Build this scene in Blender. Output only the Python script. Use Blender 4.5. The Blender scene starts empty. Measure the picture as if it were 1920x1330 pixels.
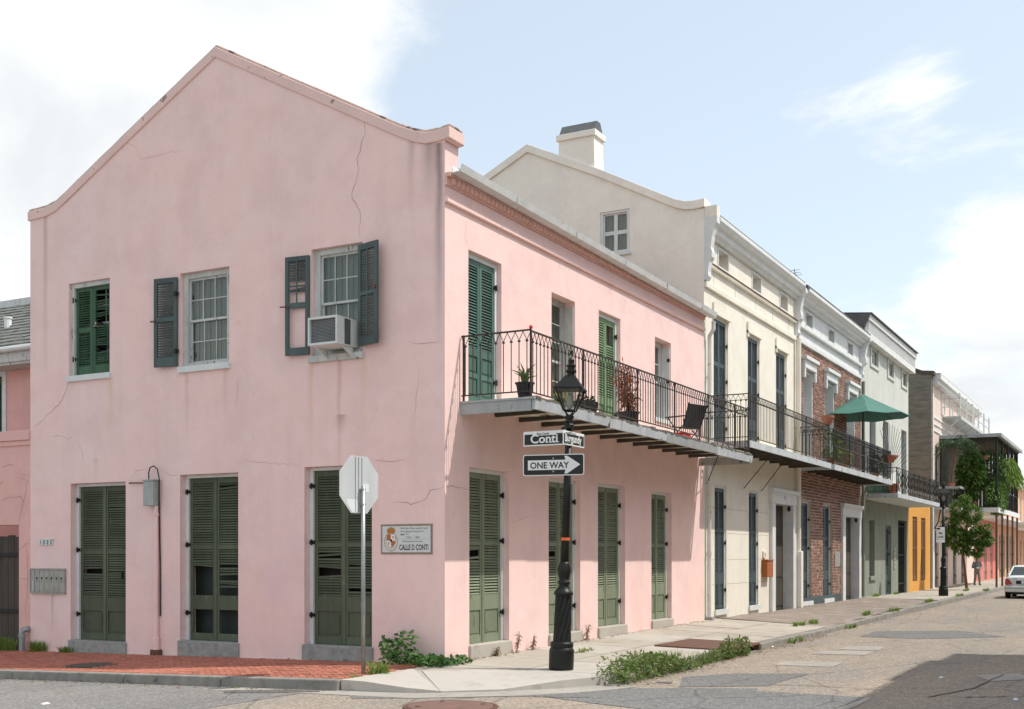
import bpy, math, random
from mathutils import Vector, Matrix
R = random.Random(11)
rad = math.radians
sc = bpy.context.scene
col = sc.collection
# ------------------------------------------------------------------ camera
# world: pink house corner at the origin, +X along the long street front, +Y along the gable side
FPX, TH, HZ, CX = 2200.0, rad(28.5), 1040.0, 960.0
DV = (math.cos(TH), math.sin(TH)); RV = (math.sin(TH), -math.cos(TH))
CAM = (-16.0009, -9.9124, 1.64)
cam = bpy.data.cameras.new('camera'); camo = bpy.data.objects.new('camera', cam); col.objects.link(camo)
cam.sensor_width = 36.0; cam.lens = 36.0 * FPX / 1920.0
cam.shift_x = 0.0; cam.shift_y = (HZ - 665.0) / 1920.0
cam.clip_start = .1; cam.clip_end = 3000
camo.location = CAM
camo.rotation_euler = (rad(90), 0, TH - rad(90))
sc.camera = camo

def ray(x, y):
    k = (x - CX) / FPX
    return (DV[0] + k * RV[0], DV[1] + k * RV[1], (HZ - y) / FPX)
def onB(x, y, Y=0.0):            # photo point -> (X, z) on a wall plane Y = const
    v = ray(x, y); t = (Y - CAM[1]) / v[1]; return (CAM[0] + t * v[0], CAM[2] + t * v[2])
def onS(x, y, X=0.0):            # photo point -> (Y, z) on a wall plane X = const
    v = ray(x, y); t = (X - CAM[0]) / v[0]; return (CAM[1] + t * v[1], CAM[2] + t * v[2])
def onG(x, y, z=-.12):           # photo point -> (X, Y) on level ground z
    v = ray(x, y); t = (z - CAM[2]) / v[2]; return (CAM[0] + t * v[0], CAM[1] + t * v[1])

# ------------------------------------------------------------------ sun and sky
SUN_FROM = Vector((.46, -1.0, 1.78)).normalized()
sun = bpy.data.lights.new('sun', 'SUN'); suno = bpy.data.objects.new('sun', sun); col.objects.link(suno)
sun.energy = 2.0; sun.angle = rad(.6); sun.color = (1.0, .95, .87)
suno.rotation_euler = (-SUN_FROM).to_track_quat('-Z', 'Y').to_euler()
suno.location = (0, -30, 40)
world = bpy.data.worlds.new('World'); sc.world = world; world.use_nodes = True
wt = world.node_tree; wt.nodes.clear()

def N(nt, typ, ins=None, **props):
    n = nt.nodes.new(typ)
    for k, v in props.items(): setattr(n, k, v)
    for k, v in (ins or {}).items():
        s = n.inputs[k]
        if hasattr(v, 'is_linked') or isinstance(v, bpy.types.NodeSocket): nt.links.new(v, s)
        else: s.default_value = v
    return n
def MA(nt, op, a, b=0.0, clamp=False):
    return N(nt, 'ShaderNodeMath', {0: a, 1: b}, operation=op, use_clamp=clamp).outputs[0]
def RAMP(nt, fac, stops, interp='LINEAR'):
    n = N(nt, 'ShaderNodeValToRGB', {'Fac': fac}); r = n.color_ramp; r.interpolation = interp
    while len(r.elements) < len(stops): r.elements.new(.5)
    for e, (p, c) in zip(r.elements, stops):
        e.position = p; e.color = (*c, 1) if len(c) == 3 else c
    return n.outputs['Color']
def MIX(nt, fac, a, b, mode='MIX'):
    n = nt.nodes.new('ShaderNodeMix'); n.data_type = 'RGBA'; n.blend_type = mode; n.clamp_factor = True
    for idx, v in ((0, fac), (6, a), (7, b)):
        s = n.inputs[idx]
        if isinstance(v, bpy.types.NodeSocket): nt.links.new(v, s)
        else: s.default_value = v if idx == 0 else ((*v, 1) if len(v) == 3 else v)
    return n.outputs[2]

skyt = N(wt, 'ShaderNodeTexSky', sky_type='NISHITA', sun_disc=False,
         sun_elevation=math.asin(SUN_FROM.z), sun_rotation=math.atan2(SUN_FROM.x, SUN_FROM.y),
         altitude=5, air_density=1.0, dust_density=1.6, ozone_density=1.0)
dirn = N(wt, 'ShaderNodeTexCoord').outputs['Generated']
sep = N(wt, 'ShaderNodeSeparateXYZ', {0: dirn}).outputs
zz = MA(wt, 'ADD', MA(wt, 'MAXIMUM', sep[2], 0.0), .22)
cxy = N(wt, 'ShaderNodeCombineXYZ', {0: MA(wt, 'DIVIDE', sep[0], zz), 1: MA(wt, 'DIVIDE', sep[1], zz), 2: .37}).outputs[0]
n1 = N(wt, 'ShaderNodeTexNoise', {'Vector': cxy, 'Scale': 2.1, 'Detail': 10.0, 'Roughness': .62, 'Distortion': .35}).outputs['Fac']
n2 = N(wt, 'ShaderNodeTexNoise', {'Vector': cxy, 'Scale': .55, 'Detail': 3.0, 'Roughness': .5}).outputs['Fac']
def blob(px, py, width, amt):    # a cloud bank or a clear gap round one direction of the sky
    v = Vector(ray(px, py)).normalized()
    dp = N(wt, 'ShaderNodeVectorMath', {0: dirn, 1: v}, operation='DOT_PRODUCT').outputs['Value']
    return MA(wt, 'MULTIPLY', MA(wt, 'EXPONENT', MA(wt, 'MULTIPLY', MA(wt, 'SUBTRACT', dp, 1.0), 1.0 / (width * width))), amt)
cov = MA(wt, 'ADD', MA(wt, 'ADD', MA(wt, 'MULTIPLY', MA(wt, 'SUBTRACT', n1, .5), 1.55), .5), MA(wt, 'MULTIPLY', MA(wt, 'SUBTRACT', n2, .5), .35))
for b in ((250, 200, .24, .30), (680, 150, .12, .14), (1240, 230, .15, -.30), (1560, 60, .15, -.26), (1000, 60, .07, -.10), (1640, 540, .165, .36), (1730, 165, .024, .20), (1870, 400, .05, .12), (1880, 40, .10, -.30)):
    cov = MA(wt, 'ADD', cov, blob(*b))
cfac = RAMP(wt, cov, [(.42, (0, 0, 0)), (.70, (1, 1, 1))], 'EASE')
n3 = N(wt, 'ShaderNodeTexNoise', {'Vector': cxy, 'Scale': 1.5, 'Detail': 7.0, 'Roughness': .55, 'Distortion': .5}).outputs['Fac']
ccol = MIX(wt, RAMP(wt, n3, [(.36, (0, 0, 0)), (.62, (1, 1, 1))]), (2.85, 2.96, 3.04), (3.9, 3.93, 3.9))
hazeb = MIX(wt, .6, skyt.outputs[0], (2.55, 2.68, 2.52))
skyc = MIX(wt, cfac, hazeb, ccol)
bg = N(wt, 'ShaderNodeBackground', {'Color': skyc, 'Strength': .15})
N(wt, 'ShaderNodeOutputWorld', {'Surface': bg.outputs[0]})
vs = sc.view_settings
vs.view_transform = 'Standard'; vs.look = 'None'; vs.exposure = 1.02; vs.gamma = 1.0; vs.use_curve_mapping = False
sc.cycles.use_denoising = True
sc.cycles.max_bounces = 8; sc.cycles.transparent_max_bounces = 12

# ------------------------------------------------------------------ materials
MATS = {}
def mat_new(name):
    m = bpy.data.materials.new(name); m.use_nodes = True
    nt = m.node_tree; nt.nodes.clear(); MATS[name] = m
    return nt
def finish(nt, colr, rough=.8, bump=None, bstr=.3, bdist=.01, metal=0.0, spec=.35, **kw):
    ins = {'Base Color': colr, 'Roughness': rough, 'Metallic': metal, 'Specular IOR Level': spec}
    if bump is not None:
        ins['Normal'] = N(nt, 'ShaderNodeBump', {'Height': bump, 'Strength': bstr, 'Distance': bdist}).outputs[0]
    ins.update(kw)
    p = N(nt, 'ShaderNodeBsdfPrincipled', {k: ((*v, 1) if isinstance(v, tuple) and len(v) == 3 else v) for k, v in ins.items()})
    N(nt, 'ShaderNodeOutputMaterial', {'Surface': p.outputs[0]})
def POS(nt, scale=(1, 1, 1), loc=(0, 0, 0)):
    g = N(nt, 'ShaderNodeNewGeometry').outputs['Position']
    return N(nt, 'ShaderNodeMapping', {'Vector': g, 'Scale': scale, 'Location': loc}).outputs[0]
def NOI(nt, vec, scale, detail=5.0, rough=.55):
    return N(nt, 'ShaderNodeTexNoise', {'Vector': vec, 'Scale': scale, 'Detail': detail, 'Roughness': rough}).outputs['Fac']
def mk(name, c1, c2=None, scale=2.0, rough=.75, bump=.25, bscale=60.0, stretch=(1, 1, 1), metal=0.0, spec=.35, wear=None, wearscale=6.0, wearth=.62, bdist=.006):
    nt = mat_new(name); v = POS(nt, stretch)
    c2 = c2 or tuple(x * .78 for x in c1)
    n = NOI(nt, v, scale, 7.0, .6)
    c = MIX(nt, RAMP(nt, n, [(.32, (0, 0, 0)), (.68, (1, 1, 1))]), c2, c1)
    if wear:
        w = NOI(nt, v, wearscale, 8.0, .68)
        c = MIX(nt, RAMP(nt, w, [(wearth, (0, 0, 0)), (wearth + .05, (1, 1, 1))]), c, wear)
    if name.startswith(('shutter_', 'paver_', 'brick_')):      # every slat and brick has its own faded tone
        rnd = N(nt, 'ShaderNodeObjectInfo').outputs['Random']; isl = N(nt, 'ShaderNodeNewGeometry').outputs['Random Per Island']
        k = MA(nt, 'ADD', MA(nt, 'MULTIPLY', rnd, .34), MA(nt, 'ADD', MA(nt, 'MULTIPLY', isl, .34), .66))
        c = MIX(nt, 1.0, c, N(nt, 'ShaderNodeCombineColor', {0: k, 1: k, 2: k}).outputs[0], 'MULTIPLY')
    finish(nt, c, rough, NOI(nt, v, bscale, 4.0, .6) if bump else None, bump, bdist, metal, spec)

def stucco(name, base, tint, streaks=(), patches=(), dirt=.20):
    """painted lime stucco: mottling, run-off streaks, rust runs of their own shape, repainted patches"""
    nt = mat_new(name); v = POS(nt)
    xyz = N(nt, 'ShaderNodeSeparateXYZ', {0: v}).outputs
    big = NOI(nt, v, .55, 6.0, .6)
    med = NOI(nt, v, 2.3, 8.0, .62)
    runs = NOI(nt, POS(nt, (1.7, 1.7, .14)), 1.6, 9.0, .70)
    c = MIX(nt, RAMP(nt, big, [(.38, (0, 0, 0)), (.64, (1, 1, 1))]), base, tint)
    c = MIX(nt, MA(nt, 'MULTIPLY', RAMP(nt, med, [(.46, (0, 0, 0)), (.72, (1, 1, 1))]), .22), c, tuple(x * .80 for x in base))
    c = MIX(nt, MA(nt, 'MULTIPLY', RAMP(nt, runs, [(.50, (0, 0, 0)), (.74, (1, 1, 1))]), dirt), c, tuple(x * y for x, y in zip(base, (.70, .74, .76))))
    bl = NOI(nt, v, 1.05, 9.0, .66)
    c = MIX(nt, MA(nt, 'MULTIPLY', RAMP(nt, bl, [(.47, (0, 0, 0)), (.62, (1, 1, 1))]), .42), c, tuple(x * y for x, y in zip(base, (.84, .83, .85))))
    sp = NOI(nt, v, 5.5, 6.0, .7)
    c = MIX(nt, MA(nt, 'MULTIPLY', RAMP(nt, sp, [(.60, (0, 0, 0)), (.70, (1, 1, 1))]), .34), c, tuple(x * y for x, y in zip(base, (.80, .66, .64))))
    fl = NOI(nt, v, .8, 10.0, .75)
    c = MIX(nt, MA(nt, 'MULTIPLY', RAMP(nt, fl, [(.565, (0, 0, 0)), (.60, (1, 1, 1))]), .30), c, tuple(min(.95, x * y) for x, y in zip(base, (1.0, 1.10, 1.14))))
    wob = MA(nt, 'MULTIPLY', MA(nt, 'SUBTRACT', NOI(nt, POS(nt, (1, 1, .8)), 1.4, 3.0), .5), .10)
    for (y0, ztop, ln, w, amt, cc) in streaks:
        dy = MA(nt, 'ADD', MA(nt, 'SUBTRACT', xyz[1], y0), wob)
        g = MA(nt, 'EXPONENT', MA(nt, 'MULTIPLY', MA(nt, 'MULTIPLY', dy, dy), -1.0 / (w * w)))
        t = MA(nt, 'DIVIDE', MA(nt, 'SUBTRACT', ztop, xyz[2]), ln)
        fall = MA(nt, 'MULTIPLY', MA(nt, 'GREATER_THAN', t, 0.0), MA(nt, 'SUBTRACT', 1.0, t, True))
        side = MA(nt, 'LESS_THAN', xyz[0], .04)
        f = MA(nt, 'MULTIPLY', MA(nt, 'MULTIPLY', MA(nt, 'MULTIPLY', g, fall), side), MA(nt, 'MULTIPLY', MA(nt, 'ADD', runs, .25), amt), True)
        c = MIX(nt, f, c, cc)
    for (y0, y1, z0, z1, amt, cc) in patches:
        e = MA(nt, 'MULTIPLY', MA(nt, 'SUBTRACT', NOI(nt, v, 3.0, 4.0), .5), .25)
        f = 1.0
        for s, lo, hi in ((xyz[1], y0, y1), (xyz[2], z0, z1)):
            ss = MA(nt, 'ADD', s, e)
            f = MA(nt, 'MULTIPLY', f, MA(nt, 'MULTIPLY', MA(nt, 'DIVIDE', MA(nt, 'SUBTRACT', ss, lo), .08, True), MA(nt, 'DIVIDE', MA(nt, 'SUBTRACT', hi, ss), .08, True)))
        f = MA(nt, 'MULTIPLY', MA(nt, 'MULTIPLY', f, MA(nt, 'LESS_THAN', xyz[0], .04)), amt)
        c = MIX(nt, f, c, cc)
    h = MA(nt, 'ADD', NOI(nt, v, 34.0, 5.0, .6), MA(nt, 'MULTIPLY', NOI(nt, v, 2.6, 4.0), 2.2))
    finish(nt, c, .88, h, .35, .012, spec=.2)

PINK = (.905, .645, .60); PINK2 = (.88, .655, .625)
RUST = (.52, .27, .15); SOOT = (.23, .19, .17)
def sy(px, py): return onS(px, py)[0]
STREAKS = [(sy(583, 700), 4.98, 2.2, .05, 1.0, (.76, .50, .36)), (sy(636, 700), 4.98, 2.6, .04, .85, (.56, .37, .31)), (sy(682, 700), 4.98, 1.9, .06, .9, (.78, .55, .42)),
           (sy(207, 730), 4.98, 1.7, .07, .95, (.78, .54, .40)), (sy(350, 720), 4.95, 1.3, .05, .6, (.6, .38, .29)), (sy(422, 720), 4.95, 1.1, .05, .5, (.6, .38, .29)),
           (sy(85, 420), 8.4, 3.6, .06, .75, (.36, .25, .23)), (sy(823, 300), 8.25, 3.4, .07, 1.35, (.30, .22, .21)), (sy(805, 280), 8.35, 1.2, .13, .9, (.34, .25, .24)), (sy(770, 300), 8.5, 1.4, .07, .7, (.40, .30, .28)),
           (sy(640, 800), 4.0, .35, .10, 1.0, (.45, .26, .22)), (sy(98, 1120), .85, .8, .03, .8, (.40, .27, .23)), (sy(180, 860), 3.5, .5, .06, .5, (.55, .36, .26))]
PATCH = [(sy(562, 1080), sy(490, 1080), .8, 2.0, .28, (.84, .62, .65)), (sy(790, 1070), sy(742, 1070), 1.15, 1.6, .32, (.88, .66, .64)), (sy(118, 1045), sy(70, 1045), 1.4, 1.82, .3, (.86, .64, .66)), (sy(310, 1060), sy(265, 1060), 1.2, 1.9, .2, (.86, .63, .64))]
stucco('pink_stucco', PINK, PINK2, STREAKS, PATCH)
mk('stucco_line', (.50, .45, .36), None, 3.0, .9, 0)
stucco('cream_stucco', (.82, .775, .665), (.83, .79, .70), dirt=.20)
stucco('cream_side_stucco', (.88, .83, .74), (.89, .845, .765), dirt=.16)
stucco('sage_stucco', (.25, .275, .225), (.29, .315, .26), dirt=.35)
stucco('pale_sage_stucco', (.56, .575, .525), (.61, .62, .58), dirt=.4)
stucco('orange_stucco', (.68, .34, .085), (.64, .31, .075), dirt=.35)
stucco('blush_stucco', (.74, .60, .53), (.70, .55, .48), dirt=.35)
stucco('salmon_stucco', (.80, .47, .42), (.76, .46, .42), dirt=.35)
mk('screen_green', (.028, .046, .038), (.02, .034, .028), 3.0, .6, 0)
stucco('coral_stucco', (.66, .20, .17), (.62, .22, .19), dirt=.3)
stucco('peach_stucco', (.68, .38, .24), (.65, .40, .27), dirt=.3)
mk('coping', (.84, .59, .54), (.74, .54, .49), 1.7, .9, .5, 30, wear=(.24, .20, .18), wearscale=3.4, wearth=.60)
mk('coping_top', (.62, .47, .42), (.42, .33, .29), 3.0, .95, .5, 30, wear=(.16, .14, .125), wearscale=2.4, wearth=.56)
mk('dentil_pink', (.80, .52, .46), (.72, .45, .39), 3.0, .9, .35, 40)
mk('white_paint', (.74, .75, .74), (.62, .64, .63), 3.0, .6, .15, 50)
mk('old_white', (.62, .63, .60), (.44, .45, .43), 5.0, .75, .5, 40, stretch=(1, 1, .3), wear=(.16, .15, .13), wearscale=9.0, wearth=.60)
mk('grey_fascia', (.42, .44, .44), (.30, .32, .32), 3.0, .8, .5, 30, stretch=(1, 1, .5), wear=(.13, .12, .10), wearscale=5.0, wearth=.60)
mk('pale_fascia', (.55, .58, .60), (.42, .45, .47), 4.0, .7, .5, 30, stretch=(1, 1, .5), wear=(.14, .13, .11), wearscale=6.0, wearth=.59)
mk('gutter_metal', (.70, .71, .70), (.56, .58, .57), 3.0, .55, .2, 40, wear=(.36, .24, .16), wearscale=4.0, wearth=.63)
mk('shutter_olive', (.105, .122, .075), (.075, .092, .060), 4.0, .62, .3, 40, stretch=(1, 1, .25), wear=(.17, .18, .14), wearscale=11.0, wearth=.61)
mk('shutter_sage', (.215, .245, .165), (.165, .20, .135), 4.0, .65, .3, 40, stretch=(1, 1, .25), wear=(.10, .12, .09), wearscale=10.0, wearth=.61)
mk('shutter_green', (.045, .105, .052), (.030, .075, .040), 4.0, .55, .3, 40, stretch=(1, 1, .25), wear=(.10, .14, .10), wearscale=9.0, wearth=.70)
mk('shutter_grey', (.085, .115, .11), (.062, .088, .085), 4.0, .6, .3, 40, stretch=(1, 1, .25), wear=(.15, .17, .16), wearscale=9.0, wearth=.70)
mk('shutter_teal', (.075, .155, .125), (.055, .12, .10), 4.0, .5, .2, 40, stretch=(1, 1, .25))
mk('shutter_leaf_green', (.17, .28, .14), (.125, .215, .11), 4.0, .55, .2, 40, stretch=(1, 1, .25))
mk('shutter_slate', (.055, .085, .095), (.04, .062, .072), 4.0, .5, .2, 40, stretch=(1, 1, .25))
mk('granite', (.36, .36, .34), (.24, .24, .23), 9.0, .85, .5, 90, wear=(.14, .14, .13), wearscale=30.0, wearth=.62)
mk('black_iron', (.016, .016, .016), (.010, .010, .010), 6.0, .5, .2, 40, spec=.3)
mk('rail_iron', (.045, .038, .034), (.03, .026, .024), 12.0, .6, .3, 60, wear=(.16, .075, .045), wearscale=18.0, wearth=.62)
mk('lamp_paint', (.009, .010, .009), (.013, .013, .012), 5.0, .42, .15, 50, spec=.3)
mk('rust_iron', (.17, .085, .06), (.11, .06, .045), 9.0, .85, .5, 60)
mk('galvanised', (.36, .38, .38), (.28, .30, .30), 8.0, .45, .2, 50, metal=.6)
mk('sign_back', (.56, .585, .60), (.49, .515, .53), 6.0, .42, .1, 50, metal=.0, stretch=(1, 1, .2))
mk('box_grey', (.40, .42, .41), (.33, .35, .34), 6.0, .6, .2, 50)
mk('joist_dark', (.085, .075, .06), (.05, .045, .037), 4.0, .9, .4, 40)
mk('plank_under', (.78, .72, .58), (.62, .57, .45), 3.0, .85, .4, 40, stretch=(.3, 1, 1), wear=(.12, .12, .09), wearscale=4.0, wearth=.60)
mk('plank_top', (.20, .185, .16), (.11, .10, .085), 4.0, .95, .5, 40, stretch=(.3, 1, 1))
mk('roof_slate', (.15, .145, .14), (.09, .088, .085), 3.0, .8, .5, 30)
mk('roof_rust', (.26, .16, .10), (.17, .11, .08), 3.0, .85, .4, 30)
mk('shingle_grey', (.20, .205, .19), (.12, .125, .115), 4.0, .9, .6, 30)
mk('hood_metal', (.13, .14, .145), (.09, .095, .10), 6.0, .6, .3, 40)
mk('terracotta', (.42, .17, .10), (.32, .13, .08), 6.0, .8, .2, 50)
mk('pot_black', (.025, .025, .027), (.018, .018, .02), 6.0, .5, .1, 50)
mk('red_plastic', (.62, .035, .03), (.55, .03, .03), 5.0, .4, .0)
mk('orange_tape', (.85, .16, .04), (.75, .13, .04), 5.0, .5, .0)
mk('mailbox_orange', (.42, .13, .035), (.33, .10, .03), 5.0, .55, .1)
mk('mailbox_metal', (.40, .39, .35), (.30, .29, .26), 6.0, .5, .2, 50, metal=.35)
mk('sling_fabric', (.03, .04, .045), (.022, .03, .035), 8.0, .8, .3, 200)
mk('umbrella_green', (.075, .20, .165), (.06, .17, .14), 2.0, .75, .1, 200)
mk('wood_dark', (.085, .07, .055), (.055, .045, .036), 4.0, .75, .4, 30, stretch=(1, 1, .2))
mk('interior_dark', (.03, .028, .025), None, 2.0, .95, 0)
mk('wood_brown', (.20, .10, .045), (.14, .07, .03), 4.0, .7, .3, 30, stretch=(1, 1, .2))
mk('curtain', (.36, .345, .285), (.26, .25, .21), 3.0, .9, .4, 6, stretch=(6, 6, .3), bdist=.03)
mk('kerb_stone', (.30, .28, .25), (.19, .18, .16), 4.0, .9, .6, 40, wear=(.11, .105, .09), wearscale=3.0, wearth=.62)
mk('mortar', (.56, .50, .43), (.46, .41, .35), 9.0, .95, .4, 80)
mk('weed_soil', (.10, .085, .055), (.07, .06, .04), 6.0, .95, .6, 40)
mk('sign_white', (.80, .81, .80), (.76, .77, .76), 3.0, .4, 0)
mk('sign_black', (.014, .014, .014), (.018, .018, .018), 3.0, .4, 0)
mk('sticker_white', (.72, .74, .76), (.66, .68, .7), 3.0, .5, 0)
mk('tile_white', (.66, .68, .66), (.60, .62, .60), 9.0, .3, 0, spec=.5)
mk('tile_border', (.20, .13, .09), (.33, .28, .20), 40.0, .4, 0)
mk('ink_blue', (.05, .055, .085), None, 3.0, .4, 0)
mk('crest_gold', (.50, .25, .05), (.38, .20, .06), 30.0, .4, 0)
mk('crest_red', (.52, .14, .03), (.45, .12, .03), 20.0, .4, 0)
mk('crack_dark', (.50, .32, .285), (.42, .26, .23), 6.0, .95, 0)
mk('notice_blue', (.35, .47, .60), (.6, .66, .7), 14.0, .5, 0)
mk('lamp_frost', (.50, .49, .45), None, 3.0, .3, 0)
mk('cloth_grey', (.22, .235, .24), (.17, .18, .185), 10.0, .9, .3, 90)
mk('cloth_khaki', (.27, .26, .21), (.21, .20, .16), 10.0, .9, .3, 90)
mk('skin', (.42, .25, .18), None, 8.0, .6, 0)
mk('hair_dark', (.03, .022, .016), None, 8.0, .6, .3, 100)
mk('shoe_dark', (.03, .027, .025), None, 8.0, .5, 0)
mk('dog_fur', (.03, .026, .022), None, 8.0, .7, .4, 120)
mk('dog_white', (.66, .63, .58), None, 8.0, .7, .4, 120)
mk('dog_tan', (.38, .20, .09), None, 8.0, .7, .4, 120)
mk('car_paint', (.70, .71, .70), (.68, .69, .68), 1.0, .22, 0, spec=.6)
mk('car_glass', (.03, .04, .042), None, 1.0, .06, 0, spec=.8)
mk('car_black', (.02, .02, .02), None, 1.0, .5, 0)
mk('car_red', (.42, .012, .012), (.34, .01, .01), 9.0, .18, 0, spec=.6)
mk('tyre', (.018, .018, .018), None, 8.0, .85, 0)
mk('chrome', (.6, .6, .6), None, 1.0, .2, 0, metal=1.0)
mk('brick_red', (.33, .165, .12), (.26, .135, .10), 22.0, .9, .5, 90)
mk('brick_brown', (.25, .125, .09), (.19, .10, .075), 22.0, .9, .5, 90)
mk('brick_pale', (.45, .26, .20), (.38, .22, .165), 22.0, .9, .5, 90)
mk('paver_red', (.42, .15, .098), (.33, .12, .082), 14.0, .92, .5, 90, wear=(.20, .12, .09), wearscale=7.0, wearth=.66)
mk('paver_dark', (.33, .12, .08), (.25, .09, .065), 14.0, .92, .5, 90, wear=(.18, .11, .085), wearscale=7.0, wearth=.64)
mk('grey_brick_wall', (.23, .215, .18), (.12, .12, .10), 2.0, .95, .6, 14, stretch=(.6, .6, 3.0), wear=(.27, .17, .10), wearscale=1.3, wearth=.66)
mk('manhole_iron', (.20, .115, .095), (.155, .09, .075), 5.0, .8, .6, 70)
mk('cover_dark', (.10, .085, .07), (.07, .06, .05), 9.0, .85, .5, 60)

def foliage(name, cols, trans=.35):
    nt = mat_new(name)
    g = N(nt, 'ShaderNodeNewGeometry')
    c = RAMP(nt, g.outputs['Random Per Island'], [(i / max(1, len(cols) - 1), cc) for i, cc in enumerate(cols)])
    d = N(nt, 'ShaderNodeBsdfPrincipled', {'Base Color': c, 'Roughness': .55, 'Specular IOR Level': .3})
    t = N(nt, 'ShaderNodeBsdfTranslucent', {'Color': c})
    m = N(nt, 'ShaderNodeMixShader', {0: trans, 1: d.outputs[0], 2: t.outputs[0]})
    N(nt, 'ShaderNodeOutputMaterial', {'Surface': m.outputs[0]})
foliage('leaf_mid', [(.035, .09, .018), (.085, .18, .035), (.17, .28, .06), (.06, .13, .028), (.22, .28, .07)])
foliage('leaf_dark', [(.02, .055, .015), (.035, .085, .02), (.05, .11, .03)])
foliage('leaf_ivy', [(.04, .11, .025), (.07, .17, .04), (.12, .24, .07), (.05, .13, .03)])
foliage('leaf_weed', [(.09, .16, .04), (.15, .23, .055), (.21, .28, .085), (.12, .19, .045), (.24, .23, .12)])
foliage('leaf_bright', [(.10, .20, .03), (.17, .28, .04), (.22, .32, .06)], .45)
foliage('grass_blade', [(.13, .22, .04), (.19, .29, .06), (.27, .34, .10)], .4)
foliage('leaf_red', [(.33, .08, .04), (.24, .075, .04), (.17, .10, .04), (.40, .13, .06), (.12, .08, .03)], .3)
foliage('leaf_dry', [(.33, .21, .14), (.25, .17, .11), (.20, .19, .10)], .3)
foliage('leaf_aloe', [(.13, .21, .05), (.20, .26, .08), (.09, .16, .05)], .2)
foliage('leaf_yellow', [(.5, .42, .05), (.22, .28, .05), (.55, .5, .12)], .35)
foliage('flower_red', [(.5, .03, .03), (.42, .05, .05)], .3)
foliage('palm_frond', [(.03, .075, .03), (.05, .10, .04), (.07, .12, .05)], .3)

nt = mat_new('glass')
fr = MA(nt, 'POWER', N(nt, 'ShaderNodeLayerWeight', {'Blend': .5}).outputs['Facing'], 4.0)
gfac = MA(nt, 'ADD', MA(nt, 'MULTIPLY', fr, .9), .05, True)
N(nt, 'ShaderNodeOutputMaterial', {'Surface': N(nt, 'ShaderNodeMixShader', {0: gfac, 1: N(nt, 'ShaderNodeBsdfTransparent', {'Color': (.82, .86, .84, 1)}).outputs[0], 2: N(nt, 'ShaderNodeBsdfGlossy', {'Roughness': .03}).outputs[0]}).outputs[0]})

# asphalt: tan exposed aggregate, worn grey wheel tracks, speckle
def asphalt(name, tan, grey, bias):
    nt = mat_new(name); v = POS(nt)
    lo = NOI(nt, POS(nt, (.35, 1.0, 1)), .38, 6.0, .6)
    sp = N(nt, 'ShaderNodeTexVoronoi', {'Vector': v, 'Scale': 42.0}).outputs['Color']
    spv = N(nt, 'ShaderNodeSeparateColor', {0: sp}).outputs[0]
    c = MIX(nt, RAMP(nt, lo, [(.40 + bias, (0, 0, 0)), (.60 + bias, (1, 1, 1))]), tan, grey)
    c = MIX(nt, RAMP(nt, spv, [(.0, (.55, .55, .55)), (.55, (1, 1, 1)), (.86, (1, 1, 1)), (1.0, (1.55, 1.5, 1.42))]), (0, 0, 0), c, 'MIX') if False else MIX(nt, 1.0, c, RAMP(nt, spv, [(.0, (.62, .60, .58)), (.5, (1, 1, 1)), (.85, (1, 1, 1)), (1.0, (1.5, 1.45, 1.38))]), 'MULTIPLY')
    sq_ = N(nt, 'ShaderNodeSeparateColor', {0: N(nt, 'ShaderNodeTexVoronoi', {'Vector': v, 'Scale': 27.0}).outputs['Color']}).outputs[1]
    c = MIX(nt, 1.0, c, RAMP(nt, sq_, [(.0, (.82, .81, .80)), (.45, (1, 1, 1)), (.85, (1, 1, 1)), (1.0, (1.22, 1.19, 1.15))]), 'MULTIPLY')
    st = NOI(nt, POS(nt, (.5, 1, 1)), 1.3, 8.0, .66)
    c = MIX(nt, MA(nt, 'MULTIPLY', RAMP(nt, st, [(.52, (0, 0, 0)), (.70, (1, 1, 1))]), .28), c, tuple(x * .6 for x in grey))
    oil = NOI(nt, POS(nt, (.55, .8, 1), (3, 7, 0)), 2.6, 6.0, .6)
    c = MIX(nt, MA(nt, 'MULTIPLY', RAMP(nt, oil, [(.63, (0, 0, 0)), (.75, (1, 1, 1))]), .3), c, tuple(x * .5 for x in grey))
    tar = N(nt, 'ShaderNodeTexVoronoi', {'Vector': POS(nt, (.3, .62, 1)), 'Scale': 1.0}, feature='DISTANCE_TO_EDGE').outputs['Distance']
    tw = MA(nt, 'ADD', tar, MA(nt, 'MULTIPLY', MA(nt, 'SUBTRACT', NOI(nt, v, 5.0, 5.0), .5), .05))
    c = MIX(nt, MA(nt, 'MULTIPLY', RAMP(nt, tw, [(.004, (1, 1, 1)), (.012, (0, 0, 0))]), MA(nt, 'MULTIPLY', st, .9)), c, tuple(x * .35 for x in grey))
    h = MA(nt, 'ADD', spv, MA(nt, 'MULTIPLY', NOI(nt, v, 6.0, 5.0), 1.5))
    finish(nt, c, .92, h, .6, .012, spec=.25)
asphalt('asphalt', (.345, .292, .24), (.275, .255, .228), .04)
asphalt('asphalt_patch', (.20, .20, .197), (.185, .185, .18), .0)
asphalt('asphalt_patch_dark', (.16, .155, .145), (.14, .135, .13), .0)
asphalt('side_street_asphalt', (.25, .245, .235), (.215, .21, .205), .0)

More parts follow.
